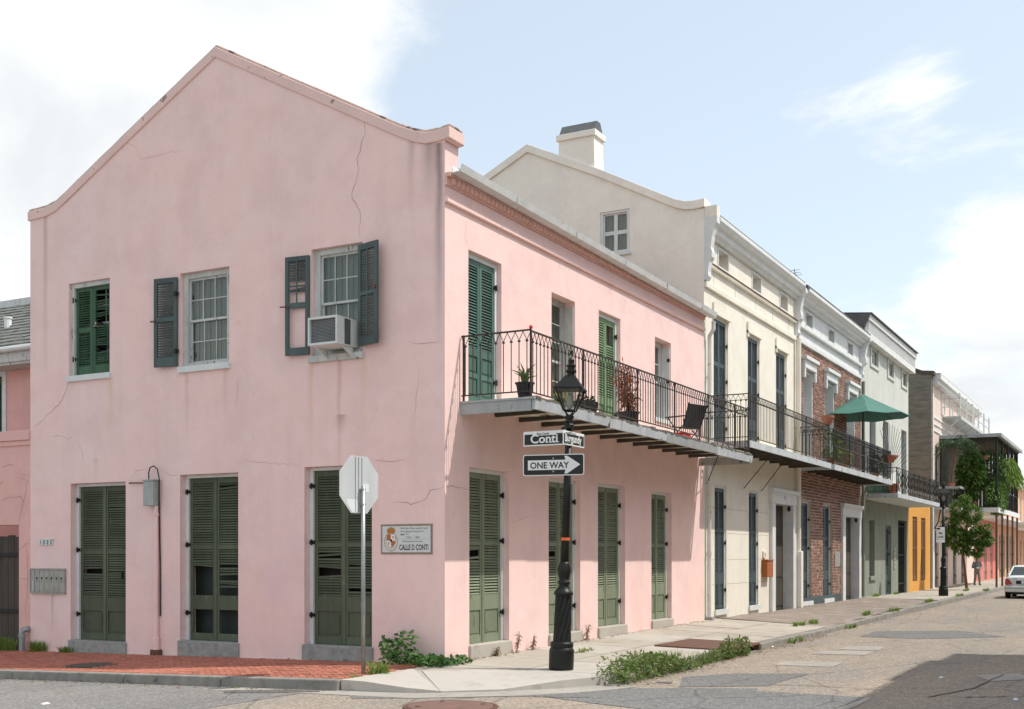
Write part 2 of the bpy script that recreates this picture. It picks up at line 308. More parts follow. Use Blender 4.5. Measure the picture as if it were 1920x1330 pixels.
def concrete(name, a, b, dark):
    nt = mat_new(name); v = POS(nt)
    c = MIX(nt, RAMP(nt, NOI(nt, v, .9, 7.0, .62), [(.35, (0, 0, 0)), (.68, (1, 1, 1))]), b, a)
    c = MIX(nt, MA(nt, 'MULTIPLY', RAMP(nt, NOI(nt, v, 3.5, 8.0, .68), [(.54, (0, 0, 0)), (.72, (1, 1, 1))]), .5), c, dark)
    c = MIX(nt, MA(nt, 'MULTIPLY', RAMP(nt, NOI(nt, v, 70.0, 3.0), [(.5, (0, 0, 0)), (.8, (1, 1, 1))]), .25), c, dark)
    c = MIX(nt, MA(nt, 'MULTIPLY', RAMP(nt, NOI(nt, v, 1.7, 9.0, .72), [(.56, (0, 0, 0)), (.64, (1, 1, 1))]), .4), c, dark)
    vc = N(nt, 'ShaderNodeTexVoronoi', {'Vector': v, 'Scale': 9.0, 'Randomness': 1.0}).outputs['Distance']
    c = MIX(nt, MA(nt, 'MULTIPLY', RAMP(nt, vc, [(.03, (1, 1, 1)), (.06, (0, 0, 0))]), .55), c, tuple(x * .45 for x in dark))
    finish(nt, c, .9, NOI(nt, v, 60.0, 5.0), .35, .006, spec=.25)
concrete('concrete', (.47, .43, .37), (.37, .335, .285), (.20, .18, .15))
concrete('concrete_new', (.49, .455, .405), (.44, .41, .37), (.30, .28, .24))
concrete('gutter_concrete', (.40, .37, .33), (.32, .30, .27), (.19, .175, .155))
nt = mat_new('old_paving'); v = POS(nt)
br = N(nt, 'ShaderNodeTexBrick', {'Vector': v, 'Scale': 4.5, 'Mortar Size': .03, 'Color1': (.33, .265, .225, 1), 'Color2': (.25, .205, .18, 1), 'Mortar': (.16, .14, .115, 1), 'Bias': 0.0})
c = MIX(nt, RAMP(nt, NOI(nt, v, 1.6, 8.0, .68), [(.4, (0, 0, 0)), (.66, (1, 1, 1))]), br.outputs[0], (.36, .31, .265))
finish(nt, c, .9, MA(nt, 'ADD', br.outputs[1], NOI(nt, v, 8.0, 5.0)), .8, .02, spec=.2)
nt = mat_new('dirt_ground'); v = POS(nt)
finish(nt, MIX(nt, NOI(nt, v, .2, 6.0), (.16, .14, .11), (.22, .20, .17)), .95, spec=.1)
# ------------------------------------------------------------------ mesh helpers
WORG = {}
def P_B(Y0): return lambda u, z, d=0.0: (u, Y0 + d, z)          # street fronts face -Y; d goes into the house
def P_S(X0): return lambda u, z, d=0.0: (X0 + d, u, z)          # gable sides face -X
def P_F(O, uv, nv): return lambda u, z, d=0.0: (O[0] + u * uv[0] + d * nv[0], O[1] + u * uv[1] + d * nv[1], O[2] + z)

class MB:
    def __init__(s): s.v = []; s.f = []
    def add(s, vs, fs):
        b = len(s.v); s.v += [tuple(p) for p in vs]; s.f += [tuple(b + i for i in f) for f in fs]; return s
    def hexa(s, c):      # 8 corners: bottom ring then top ring
        return s.add(c, [(3, 2, 1, 0), (4, 5, 6, 7), (0, 1, 5, 4), (1, 2, 6, 5), (2, 3, 7, 6), (3, 0, 4, 7)])
    def box(s, x0, x1, y0, y1, z0, z1):
        return s.hexa([(x0, y0, z0), (x1, y0, z0), (x1, y1, z0), (x0, y1, z0), (x0, y0, z1), (x1, y0, z1), (x1, y1, z1), (x0, y1, z1)])
    def pbox(s, P, u0, u1, z0, z1, d0, d1):
        return s.hexa([P(u0, z0, d0), P(u1, z0, d0), P(u1, z0, d1), P(u0, z0, d1), P(u0, z1, d0), P(u1, z1, d0), P(u1, z1, d1), P(u0, z1, d1)])
    def pprism(s, P, poly, d0, d1):     # polygon in (u, z) pulled from depth d0 to d1
        n = len(poly)
        vs = [P(u, z, d0) for u, z in poly] + [P(u, z, d1) for u, z in poly]
        return s.add(vs, [tuple(range(n)), tuple(range(2 * n - 1, n - 1, -1))] + [(i, (i + 1) % n, n + (i + 1) % n, n + i) for i in range(n)])
    def sweep(s, prof, pts, frame):     # open profile polygon swept along points; frame(i) -> (a, b) axes
        n = len(prof); m = len(pts); vs = []
        for i, p in enumerate(pts):
            a, b = frame(i)
            vs += [tuple(p[k] + q[0] * a[k] + q[1] * b[k] for k in range(3)) for q in prof]
        fs = [(i * n + j, i * n + (j + 1) % n, (i + 1) * n + (j + 1) % n, (i + 1) * n + j) for i in range(m - 1) for j in range(n)]
        fs += [tuple(range(n - 1, -1, -1)), tuple((m - 1) * n + j for j in range(n))]
        return s.add(vs, fs)
    def tube(s, pts, r, n=6):
        pts = [Vector(p) for p in pts]; m = len(pts); rs = r if isinstance(r, (list, tuple)) else [r] * m
        vs = []; up = None
        for i, p in enumerate(pts):
            t = (pts[min(i + 1, m - 1)] - pts[max(i - 1, 0)]).normalized()
            if up is None: up = Vector((0, 0, 1)) if abs(t.z) < .9 else Vector((1, 0, 0))
            a = t.cross(up).normalized(); b = a.cross(t).normalized(); up = b
            for j in range(n):
                q = 2 * math.pi * j / n
                vs.append(p + a * (math.cos(q) * rs[i]) + b * (math.sin(q) * rs[i]))
        fs = [(i * n + j, i * n + (j + 1) % n, (i + 1) * n + (j + 1) % n, (i + 1) * n + j) for i in range(m - 1) for j in range(n)]
        fs += [tuple(range(n - 1, -1, -1)), tuple((m - 1) * n + j for j in range(n))]
        return s.add(vs, fs)
    def lathe(s, cx, cy, prof, n=20):   # prof [(r, z)] from bottom to top
        vs = []
        for r_, z in prof:
            vs += [(cx + r_ * math.cos(2 * math.pi * j / n), cy + r_ * math.sin(2 * math.pi * j / n), z) for j in range(n)]
        m = len(prof)
        fs = [(i * n + j, i * n + (j + 1) % n, (i + 1) * n + (j + 1) % n, (i + 1) * n + j) for i in range(m - 1) for j in range(n)]
        fs += [tuple(range(n - 1, -1, -1)), tuple((m - 1) * n + j for j in range(n))]
        return s.add(vs, fs)
    def ell(s, c, r3, n=12, m=8, rot=None):
        vs = []; M = rot or Matrix.Identity(3); c = Vector(c)
        for i in range(m + 1):
            ph = math.pi * i / m
            for j in range(n):
                q = 2 * math.pi * j / n
                vs.append(c + M @ Vector((r3[0] * math.sin(ph) * math.cos(q), r3[1] * math.sin(ph) * math.sin(q), -r3[2] * math.cos(ph))))
        return s.add(vs, [(i * n + j, i * n + (j + 1) % n, (i + 1) * n + (j + 1) % n, (i + 1) * n + j) for i in range(m) for j in range(n)])
    def facade(s, P, u0, u1, z0, z1, holes, rev):
        us = sorted({u0, u1, *[h[0] for h in holes], *[h[1] for h in holes]})
        zs = sorted({z0, z1, *[h[2] for h in holes], *[h[3] for h in holes]})
        for a, b in zip(us, us[1:]):
            for c, e in zip(zs, zs[1:]):
                m = ((a + b) / 2, (c + e) / 2)
                if any(h[0] < m[0] < h[1] and h[2] < m[1] < h[3] for h in holes): continue
                s.add([P(a, c), P(b, c), P(b, e), P(a, e)], [(0, 1, 2, 3)])
        for a, b, c, e in holes:
            for q in (((a, c), (a, e)), ((b, c), (b, e)), ((a, c), (b, c)), ((a, e), (b, e))):
                (p0, q0), (p1, q1) = q
                s.add([P(p0, q0), P(p1, q1), P(p1, q1, rev), P(p0, q0, rev)], [(0, 1, 2, 3)])
        return s
    def xf(s, M): s.v = [tuple(M @ Vector(p)) for p in s.v]; return s
    def build(s, name, mat, parent=None, smooth=False, bevel=0.0, fix=True):
        xs, ys, zs = zip(*s.v)
        o = Vector(((min(xs) + max(xs)) / 2, (min(ys) + max(ys)) / 2, min(zs)))
        me = bpy.data.meshes.new(name)
        me.from_pydata([(x - o.x, y - o.y, z - o.z) for x, y, z in s.v], [], s.f)
        if smooth: me.shade_smooth()
        ob = bpy.data.objects.new(name, me); col.objects.link(ob)
        me.materials.append(MATS[mat])
        place(ob, o, parent)
        if bevel:
            b = ob.modifiers.new('bevel', 'BEVEL'); b.width = bevel; b.segments = 2; b.limit_method = 'ANGLE'; b.angle_limit = rad(40)
        return ob
def place(ob, o, parent):
    WORG[ob.name] = Vector(o)
    if parent is not None:
        ob.parent = parent; ob.location = Vector(o) - WORG[parent.name]
    else: ob.location = o
    return ob
def share(name, mesh, o, parent):     # another object on the same mesh data
    ob = bpy.data.objects.new(name, mesh); col.objects.link(ob)
    return place(ob, o, parent)
def tag(o, label=None, cat=None, group=None, kind=None):
    if label: o['label'] = label
    if cat: o['category'] = cat
    if group: o['group'] = group
    if kind: o['kind'] = kind
    return o
def thing(name, loc, label, cat, group=None):
    o = bpy.data.objects.new(name, None); col.objects.link(o); o.empty_display_size = .2
    o.location = loc; WORG[o.name] = Vector(loc)
    return tag(o, label, cat, group)
def copy_tree(src, delta, parent=None):
    c = src.copy(); col.objects.link(c); d = Vector(delta)
    WORG[c.name] = WORG[src.name] + d
    if parent is None: c.location = WORG[c.name]
    else: c.parent = parent; c.location = src.location
    for ch in [k for k in ALLKIDS.get(src.name, src.children)]:
        copy_tree(ch, delta, c)
    return c
ALLKIDS = {}
def text(s, size, P, u, z, d, mat, parent, name='lettering', bold=0.0, align='LEFT', sx=1.0, th=.002, shear=0.0):
    cu = bpy.data.curves.new('t', 'FONT'); cu.body = s; cu.size = size; cu.offset = bold; cu.align_x = align; cu.resolution_u = 3; cu.shear = shear
    ob = bpy.data.objects.new('t', cu); col.objects.link(ob)
    me = bpy.data.meshes.new_from_object(ob)
    m = MB(); m.add([P(u + v.co.x * sx, z + v.co.y, d) for v in me.vertices], [tuple(p.vertices) for p in me.polygons])
    bpy.data.objects.remove(ob); bpy.data.curves.remove(cu); bpy.data.meshes.remove(me)
    return m.build(name, mat, parent) if name else m

# ------------------------------------------------------------------ building parts
SLAT = {}
def shutter(house, P, u0, u1, z0, z1, d, mat, zones, name='shutter', st=.07, pitch=.046, each=False, thick=.04, drop=(), tiltodd=(), midbar=False, cols=1):
    """one leaf: stiles, rails, louvre zones ('L') and raised panels ('P'); d is the depth of its face"""
    m = MB()
    m.pbox(P, u0, u0 + st, z0, z1, d, d + thick); m.pbox(P, u1 - st, u1, z0, z1, d, d + thick)
    e = .001
    cuts = [z0]
    for k, a, b in zones: cuts += [a, b]
    cuts.append(z1)
    for a, b in zip(cuts[::2], cuts[1::2]):
        if b > a: m.pbox(P, u0 + st - e, u1 - st + e, a, b, d + .001, d + thick - .001)
    for k, a, b in zones:
        if k == 'P':
            m.pbox(P, u0 + st - e, u1 - st + e, a - e, b + e, d + .02, d + thick - .006)
            m.pbox(P, u0 + st + .035, u1 - st - .035, a + .04, b - .04, d + .009, d + .03)
    if midbar:
        for k, a, b in zones:
            if k == 'L': m.pbox(P, (u0 + u1) / 2 - .011, (u0 + u1) / 2 + .011, a, b, d - .012, d + .004)
    leaf = m.build(name, mat, house, bevel=.004 if each else 0)
    rest = MB(); idx = 0
    for k, a, b in zones:
        if k != 'L': continue
        n = max(1, int(round((b - a) / pitch))); p = (b - a) / n
        for i in range(n):
            idx += 1
            if idx in drop: continue
            zc = a + (i + .5) * p
            w = [(0.002, -.30 * p), (.008, -.30 * p - .006), (thick - .008, .30 * p - .004), (thick - .013, .30 * p + .004)]
            def slatmesh(mb, zc, tw=0.0):
                vs = [P(u0 + st, zc + q, d + dd) for dd, q in w] + [P(u1 - st, zc + q + tw, d + dd) for dd, q in w]
                mb.add(vs, [(3, 2, 1, 0), (4, 5, 6, 7)] + [(j, (j + 1) % 4, 4 + (j + 1) % 4, 4 + j) for j in range(4)])
            odd = idx in tiltodd
            if each:
                key = (leaf.name, k, round(p, 4))
                if odd or key not in SLAT:
                    mb = MB(); slatmesh(mb, zc, R.uniform(-.04, .03) if odd else 0.0)
                    ob = mb.build('slat', mat, leaf)
                    if not odd: SLAT[key] = (ob.data, zc, WORG[ob.name].copy())
                else:
                    me, zr, og = SLAT[key]
                    share('slat', me, og + Vector((0, 0, zc - zr)), leaf)
            else: slatmesh(rest, zc, R.uniform(-.03, .03) if odd else 0.0)
    if rest.v: tag(rest.build('louvre_slats', mat, leaf), kind='stuff')
    return leaf
def hinge(leaf, P, u, z, d, mat='black_iron', w=.05):
    m = MB(); m.pbox(P, u - w, u + w, z - .03, z + .03, d - .022, d - .002); m.pbox(P, u - .016, u + .016, z - .05, z + .05, d - .04, d - .016)
    return m.build('hinge', mat, leaf)
def window(house, P, u0, u1, z0, z1, d, cols, rows, mat='white_paint', casing=.09, meet=True, curtain='curtain', bar=.018, name='window', cdep=.12):
    """sash window set at depth d: casing, sashes, bars as one part; panes and curtain below it"""
    m = MB()
    m.pbox(P, u0, u0 + casing, z0, z1, d - .02, d + .10); m.pbox(P, u1 - casing, u1, z0, z1, d - .02, d + .10)
    m.pbox(P, u0 + casing, u1 - casing, z1 - casing * .8, z1, d - .018, d + .10); m.pbox(P, u0 + casing, u1 - casing, z0, z0 + casing * .6, d - .018, d + .10)
    a0, a1, b0, b1 = u0 + casing, u1 - casing, z0 + casing * .6, z1 - casing * .8
    panes = []
    halves = [(b0, (b0 + b1) / 2 + .02, .055), ((b0 + b1) / 2 - .02, b1, .02)] if meet else [(b0, b1, .03)]
    for (c0, c1, dd) in halves:
        sr = .04
        m.pbox(P, a0, a0 + sr, c0, c1, d + dd, d + dd + .03); m.pbox(P, a1 - sr, a1, c0, c1, d + dd, d + dd + .03)
        m.pbox(P, a0 + sr, a1 - sr, c0, c0 + sr, d + dd + .001, d + dd + .029); m.pbox(P, a0 + sr, a1 - sr, c1 - sr, c1, d + dd + .001, d + dd + .029)
        pu, pz = (a1 - a0 - 2 * sr) / cols, (c1 - c0 - 2 * sr) / rows
        for i in range(1, cols): m.pbox(P, a0 + sr + i * pu - bar / 2, a0 + sr + i * pu + bar / 2, c0 + sr, c1 - sr, d + dd + .002, d + dd + .024)
        for j in range(1, rows): m.pbox(P, a0 + sr, a1 - sr, c0 + sr + j * pz - bar / 2, c0 + sr + j * pz + bar / 2, d + dd + .004, d + dd + .022)
        for i in range(cols):
            for j in range(rows): panes.append((a0 + sr + i * pu + .001, a0 + sr + (i + 1) * pu - .001, c0 + sr + j * pz + .001, c0 + sr + (j + 1) * pz - .001, d + dd + .013))
    w = m.build(name, mat, house)
    for p in panes:
        q = MB().pbox(P, p[0], p[1], p[2], p[3], p[4], p[4] + .004); q.build('pane', 'glass', w)
    if curtain:
        q = MB(); nn = 14
        for i in range(nn):
            ua, ub = a0 + (a1 - a0) * i / nn, a0 + (a1 - a0) * (i + 1) / nn
            q.pbox(P, ua, ub, b0, b1, d + cdep + .02 * (i % 2), d + cdep + .02 * (i % 2) + .01)
        q.build('curtain', curtain, w)
    return w
def railing(house, P, u0, u1, z0, z1, name='balcony_railing', step=.13, mat='rail_iron', posts=(), arch=True, mid=False, rb=.009, extra=None, seg=4):
    """iron railing in the plane P from u0 to u1: top and bottom rails and posts one part, each baluster a sub-part"""
    m = MB(); rt = .016
    m.pbox(P, u0, u1, z1 - rt, z1 + rt * .5, -rt, rt); m.pbox(P, u0, u1, z0 + .085, z0 + .105, -.011, .011)
    if mid: m.pbox(P, u0, u1, z1 - .16, z1 - .145, -.010, .010)
    for u in posts:
        m.pbox(P, u - .014, u + .014, z0, z1 + .012, -.015, .015)
    if extra: extra(m)
    rl = m.build(name, mat, house)
    n = int(round((u1 - u0) / step)); s = (u1 - u0) / n
    b = MB(); uu = u0 + s / 2
    zt = z1 - (.17 if arch else .01)
    b.tube([P(uu, z0 + .09), P(uu, zt)], rb, seg)
    if arch:
        b.pbox(P, uu - .018, uu + .018, zt - .014, zt + .014, -.016, .016)
        for sg in (-1, 1):
            b.tube([P(uu, zt), P(uu + sg * s * .12, zt + .05), P(uu + sg * s * .36, zt + .11), P(uu + sg * s * .5, z1 - .012)], rb * .72, seg)
    o0 = b.build('baluster', mat, rl); og = WORG[o0.name].copy()
    d = Vector(P(u0 + s, z0)) - Vector(P(u0, z0))
    for i in range(1, n): share('baluster', o0.data, og + d * i, rl)
    return rl
def crack(house, P, pts, w=.012, d=-.003, name='crack'):
    pp = []
    for (a, b), (c, e) in zip(pts, pts[1:]):
        k = max(2, int(math.hypot(c - a, e - b) / .09))
        for i in range(k): pp.append((a + (c - a) * i / k + R.uniform(-.022, .022), b + (e - b) * i / k + R.uniform(-.022, .022)))
    pp.append(pts[-1])
    m = MB(); n = len(pp)
    vs = []
    for i, (u, z) in enumerate(pp):
        ww = w * .75 * R.uniform(.4, 1.0) * (1 - abs(2 * i / max(1, n - 1) - 1) ** 3 * .8) / 2
        a = pp[max(i - 1, 0)]; b = pp[min(i + 1, n - 1)]
        tx, tz = b[0] - a[0], b[1] - a[1]; L = math.hypot(tx, tz) or 1
        vs += [P(u - tz / L * ww, z + tx / L * ww, d), P(u + tz / L * ww, z - tx / L * ww, d)]
    m.add(vs, [(2 * i, 2 * i + 1, 2 * i + 3, 2 * i + 2) for i in range(n - 1)])
    return m.build(name, 'crack_dark', house)
# ------------------------------------------------------------------ plants
def leafbit(m, c, L, W, direc, droop=.25):
    d = Vector(direc).normalized(); s = d.cross(Vector((0, 0, 1)))
    if s.length < .1: s = Vector((1, 0, 0))
    s.normalize(); s = (Matrix.Rotation(R.uniform(-1.2, 1.2), 3, d) @ s)
    c = Vector(c); dn = Vector((0, 0, -droop * L))
    m.add([c, c + d * L * .45 + s * W * .5 + dn * .2, c + d * L + dn, c + d * L * .45 - s * W * .5 + dn * .2], [(0, 1, 2, 3)])
def rdir(up=.0):
    while True:
        v = Vector((R.uniform(-1, 1), R.uniform(-1, 1), R.uniform(-1, 1) + up))
        if .05 < v.length < 1.6: return v.normalized()
def clump(m, c, r3, n, L, W, up=.2, shell=.35):
    for _ in range(n):
        d = rdir(); k = (shell + (1 - shell) * R.random()) ** .7
        p = (c[0] + d.x * r3[0] * k, c[1] + d.y * r3[1] * k, c[2] + d.z * r3[2] * k)
        leafbit(m, p, L * R.uniform(.6, 1.25), W * R.uniform(.6, 1.25), (d + rdir(up) * .9), .3)
def tuft(m, c, n, h, spread, w=.008, base=.05):
    for _ in range(n):
        a = R.uniform(0, 6.283); rr = base * math.sqrt(R.random()); hh = h * R.uniform(.45, 1.1); s = spread * R.uniform(.2, 1.1)
        b = Vector((c[0] + rr * math.cos(a), c[1] + rr * math.sin(a), c[2])); o = Vector((math.cos(a), math.sin(a), 0)); q = Vector((-math.sin(a), math.cos(a), 0)) * w
        m1 = b + o * s * .35 + Vector((0, 0, hh * .65)); t = b + o * s + Vector((0, 0, hh))
        m.add([b - q, b + q, m1 + q * .8, m1 - q * .8, t], [(0, 1, 2, 3), (3, 2, 4)])
def remeshed(m, name, mat, parent, voxel, smooth=3):
    ob = m.build(name, mat, None)
    md = ob.modifiers.new('r', 'REMESH'); md.mode = 'VOXEL'; md.voxel_size = voxel; md.use_smooth_shade = True
    sm = ob.modifiers.new('s', 'SMOOTH'); sm.iterations = smooth; sm.factor = .5
    dg = bpy.context.evaluated_depsgraph_get(); dg.update()
    me = bpy.data.meshes.new_from_object(ob.evaluated_get(dg)); me.name = name
    ob.modifiers.clear(); old = ob.data; ob.data = me
    if not me.materials: me.materials.append(MATS[mat])
    bpy.data.meshes.remove(old)
    place(ob, WORG[ob.name], parent)
    return ob
# ================================================================== THE SETTING
def lerp_tab(tab, x):
    if x <= tab[0][0]: return tab[0][1]
    for (a, b), (c, d) in zip(tab, tab[1:]):
        if x <= c: return b + (d - b) * (x - a) / (c - a)
    return tab[-1][1]
ZB = [(-3, -.12), (0, -.11), (6, -.06), (12.45, -.02), (21, -.05), (31, -.04), (41, -.13), (200, -.13)]
ZK = [(0, -.14), (5.3, -.14), (13, -.16), (23, -.09), (44, -.09), (200, -.10)]
def zside(X, Y):                      # pavement along the long front
    t = min(1.0, max(0.0, -Y / 3.1)); return lerp_tab(ZB, X) * (1 - t) + lerp_tab(ZK, X) * t
def zgable(X, Y):                     # pavement along the gable side: falls gently away from the corner
    return -.11 - Y * (.0165 + .0115 * (-X / 2.8))
def zroad(X, Y): return -.268 - .026 * max(0.0, Y)
def sheet(pts, zf, lift=0.0, thick=0.0):
    m = MB(); top = [(x, y, zf(x, y) + lift) for x, y in pts]; n = len(top)
    m.add(top, [tuple(range(n))])
    if thick:
        m.add(top + [(x, y, z - thick) for x, y, z in top], [(i, (i + 1) % n, n + (i + 1) % n, n + i) for i in range(n)])
    return m
def grid(xs, ys, zf):
    m = MB(); nx, ny = len(xs), len(ys)
    m.add([(x, y, zf(x, y)) for x in xs for y in ys], [(i * ny + j, (i + 1) * ny + j, (i + 1) * ny + j + 1, i * ny + j + 1) for i in range(nx - 1) for j in range(ny - 1)])
    return m
tag(grid([-1500, 1500], [-1500, 1500], lambda x, y: -2.2).build('ground', 'dirt_ground'), kind='structure')
road = tag(grid([-60, -12, -6, -2, 4, 12, 30, 60, 120, 260], [-40, -12, -8, -5, 0, 8, 40], zroad).build('road', 'asphalt'), kind='structure')
tag(grid([-40, -10, -2.75], [.4, 4, 9, 18, 40], lambda x, y: zroad(x, y) + .004 + (0 if y > 1 else -.0)).build('side_road', 'side_street_asphalt'), kind='structure')
# concrete gutter that curves round the corner
CURVE = [(-2.76, 2.2), (-2.74, .03), (-2.7, -.35), (-2.55, -.95), (-2.3, -1.35), (-1.75, -2.02), (-1.0, -2.60), (-.4, -2.88), (0.0, -3.02)]
gm = MB()
outer = [(x - .42 * (1 if y > -1 else .75), y - (.0 if y > -.4 else .42)) for x, y in CURVE]
for (a, b), (c, d) in zip(zip(CURVE, outer), zip(CURVE[1:], outer[1:])):
    gm.add([(p[0], p[1], zroad(*p) + (.010 if i in (0, 3) else .006)) for i, p in enumerate((a, b, d, c))], [(0, 1, 2, 3)])
tag(gm.build('gutter_apron', 'gutter_concrete'), kind='structure')

# ---- pavement on the long front: concrete slabs, then old worn paving, then concrete again
sw = tag(grid([0, 6, 12.45, 13.4], [0, -1.5, -2.88], lambda x, y: zside(x, y) - .02).build('sidewalk', 'weed_soil'), kind='structure')
def slab(parent, pts, zf, mat='concrete', lift=0.0, name='slab'):
    return sheet(pts, zf, lift, .16).build(name, mat, parent)
def zcorner(X, Y):
    d = math.hypot(X + 2.15, Y + 1.75)            # dropped kerb: ramp down to the gutter
    base = min(zside(max(X, 0), Y), zgable(min(X, 0), max(Y, 0)))
    f = max(0.0, min(1.0, (1.55 - d) / 1.2)); return base * (1 - f) + (-.245) * f
g = .008
J0, J1 = (-1.13, -.29), (-2.3, -1.35)
slab(sw, [(-2.72, .02), (-2.68, -.35), (-2.54, -.95), (J1[0] + g, J1[1] + g), (J0[0], J0[1] + g), (-.9, .02)], zcorner, 'concrete_new')
slab(sw, [(J1[0], J1[1] - g), (-1.75, -2.02), (-1.0, -2.60), (-.4, -2.88), (-.02, -3.0), (-.02, -1.5 - g), (J0[0] + g, J0[1] - g)], zcorner, 'concrete_new')
slab(sw, [(J0[0] + g, J0[1]), (-.02, -1.5 + g), (-.02, .02), (-.9 + g, .02)], zcorner)
X0s = [0.0, 1.45, 2.95, 4.4, 5.9, 7.5, 9.0, 10.6, 12.1, 13.4]
for a, b in zip(X0s, X0s[1:]):
    for c, d in ((-.0, -1.48), (-1.5, -2.88)):
        if a == 5.9 and c < -1: b2 = a
        pts = [(a + g, c), (b - g, c), (b - g, d + g), (a + g, d + g)]
        slab(sw, pts, zside, 'concrete' if R.random() < .6 else 'concrete_new', R.uniform(-.004, .004))
old = tag(grid([13.4 + i * 1.1 for i in range(17)], [0, -.7, -1.4, -2.1, -2.88], lambda x, y: zside(x, y) + R.uniform(-.02, .02)).build('old_pavement', 'old_paving'), kind='structure')
far = tag(grid([31.0, 36, 41, 48, 60, 90, 200], [0, -1.4, -2.88], zside).build('far_sidewalk', 'concrete'), kind='structure')
for a in range(32, 60, 3):
    MB().add([(a, -.05, zside(a, 0) + .004), (a + .03, -.05, zside(a, 0) + .004), (a + .03, -2.85, zside(a, -2.85) + .004), (a, -2.85, zside(a, -2.85) + .004)], [(0, 1, 2, 3)]).build('joint', 'weed_soil', far)
kb = tag(grid([0, 200], [-2.88, -3.09], lambda x, y: -.30).build('kerb', 'gutter_concrete'), kind='structure')
x = -.02
while x < 120:
    L = R.uniform(1.7, 2.5) if x < 60 else 8
    if not (4.9 < x + L / 2 < 6.9):
        m = MB(); a, b = x + .006, x + L - .006; dz = R.uniform(-.008, .008)
        za, zb_ = lerp_tab(ZK, a) + dz, lerp_tab(ZK, b) + dz
        m.hexa([(a, -3.1, -.42), (b, -3.1, -.42), (b, -2.885, -.42), (a, -2.885, -.42), (a, -3.08, za), (b, -3.08, zb_), (b, -2.885, za + .002), (a, -2.885, zb_ + .002)])
        m.build('kerb_stone', 'kerb_stone', kb, bevel=.02)
    x += L
# ---- brick pavement on the gable side
gs = tag(grid([-2.66, -.0], [.03, 3, 6, 9, 14, 24], lambda x, y: zgable(x, y) - .012).build('brick_sidewalk', 'mortar'), kind='structure')
bw, bl, gap = .098, .196, .009
ms = {}
for k, (lx, ly) in (('H', (bl, bw)), ('V', (bw, bl))):
    m = MB(); m.box(-lx / 2 + gap / 2, lx / 2 - gap / 2, -ly / 2 + gap / 2, ly / 2 - gap / 2, -.03, 0)
    m.xf(Matrix.Rotation(rad(45), 4, 'Z'))
    ms[k] = m
cand = []
cs = math.cos(rad(45))
for ix in range(-10, 190):
    for iy in range(-10, 190):
        q = (ix - iy) % 4
        if q not in (0, 3): continue
        lx, ly = (ix + 1, iy + .5) if q == 0 else (ix + .5, iy + 1)
        wx, wy = (lx * bw) * cs - (ly * bw) * cs, (lx * bw) * cs + (ly * bw) * cs
        X, Y = wx - 1.3, wy - 1.2
        if -2.60 < X < -.06 and .10 < Y < 13.5:
            dist = math.hypot(X - CAM[0], Y - CAM[1]); lit = 0
            cand.append((dist, 'H' if q == 0 else 'V', X, Y))
cand.sort()
mesh_hv = {}
rest = MB()
cx_c, cy_c = onG(172, 1247, -.25)
for i, (dist, k, X, Y) in enumerate(cand):
    z = zgable(X, Y) + R.uniform(-.003, .004)
    if math.hypot(X - cx_c, Y - cy_c) < .44: continue
    if i < 300:
        key = (k, R.choice(('paver_red', 'paver_red', 'paver_dark')))
        if key not in mesh_hv:
            m = MB(); m.v = list(ms[k].v); m.f = list(ms[k].f); m.v = [(a + X, b + Y, c + z) for a, b, c in m.v]
            o = m.build('brick', key[1], gs); mesh_hv[key] = (o.data, WORG[o.name] - Vector((X, Y, z)))
        else: share('brick', mesh_hv[key][0], Vector((X, Y, z)) + mesh_hv[key][1], gs)
    else: rest.add([(a + X, b + Y, c + z) for a, b, c in ms[k].v], ms[k].f)
tag(rest.build('bricks', 'paver_red', gs), kind='stuff')
m = MB(); m.lathe(0, 0, [(.43, -.05), (.43, 0), (.40, .006), (.38, .0)], 36)
m.xf(Matrix.Translation((cx_c, cy_c, zgable(cx_c, cy_c) + .004)) @ Matrix.Rotation(-.02, 4, 'X'))
tag(m.build('utility_cover', 'cover_dark'), 'round dark iron cover set into the red brick pavement', 'cover')
kg = tag(grid([-2.70, -2.66], [.03, 26], lambda x, y: zgable(x, y) - .2).build('side_kerb', 'gutter_concrete'), kind='structure')
y = .03
while y < 26:
    L = R.uniform(1.9, 2.6); a, b = y + .006, y + L - .006
    zt = lambda yy: zgable(-2.7, yy)
    m = MB(); m.hexa([(-2.80, a, zt(a) - .3), (-2.80, b, zt(b) - .3), (-2.62, b, zt(b) - .3), (-2.62, a, zt(a) - .3), (-2.785, a, zt(a)), (-2.785, b, zt(b)), (-2.62, b, zt(b) + .004), (-2.62, a, zt(a) + .004)])
    m.build('kerb_stone', 'kerb_stone', kg, bevel=.018); y += L
# ---- road repairs, laid as thin sheets
def patch(pix, mat, lift=.005, name='asphalt_patch'):
    pts = []
    pp = [onG(x, y, -.265) for x, y in pix]
    for (a, b), (c, d) in zip(pp, pp[1:] + pp[:1]):
        k = max(1, int(math.hypot(c - a, d - b) / .5))
        for i in range(k): pts.append((a + (c - a) * i / k + (R.uniform(-.03, .03) if i else 0), b + (d - b) * i / k + (R.uniform(-.03, .03) if i else 0)))
    tag(sheet(pts, zroad, lift).build(name, mat), kind='structure')
def z3(*pp): return [(1380 + a * .28125, 1060 + b * .28125) for a, b in pp]
patch(z3((500, 592), (560, 572), (930, 576), (860, 600)), 'gutter_concrete', .006, 'concrete_patch')
patch(z3((680, 562), (740, 540), (1000, 542), (950, 570)), 'gutter_concrete', .006, 'concrete_patch')
patch(z3((250, 665), (330, 638), (720, 648), (640, 680)), 'gutter_concrete', .006, 'concrete_patch')
patch(z3((-360, 745), (0, 722), (490, 722), (220, 805), (-380, 812)), 'asphalt_patch', .005)
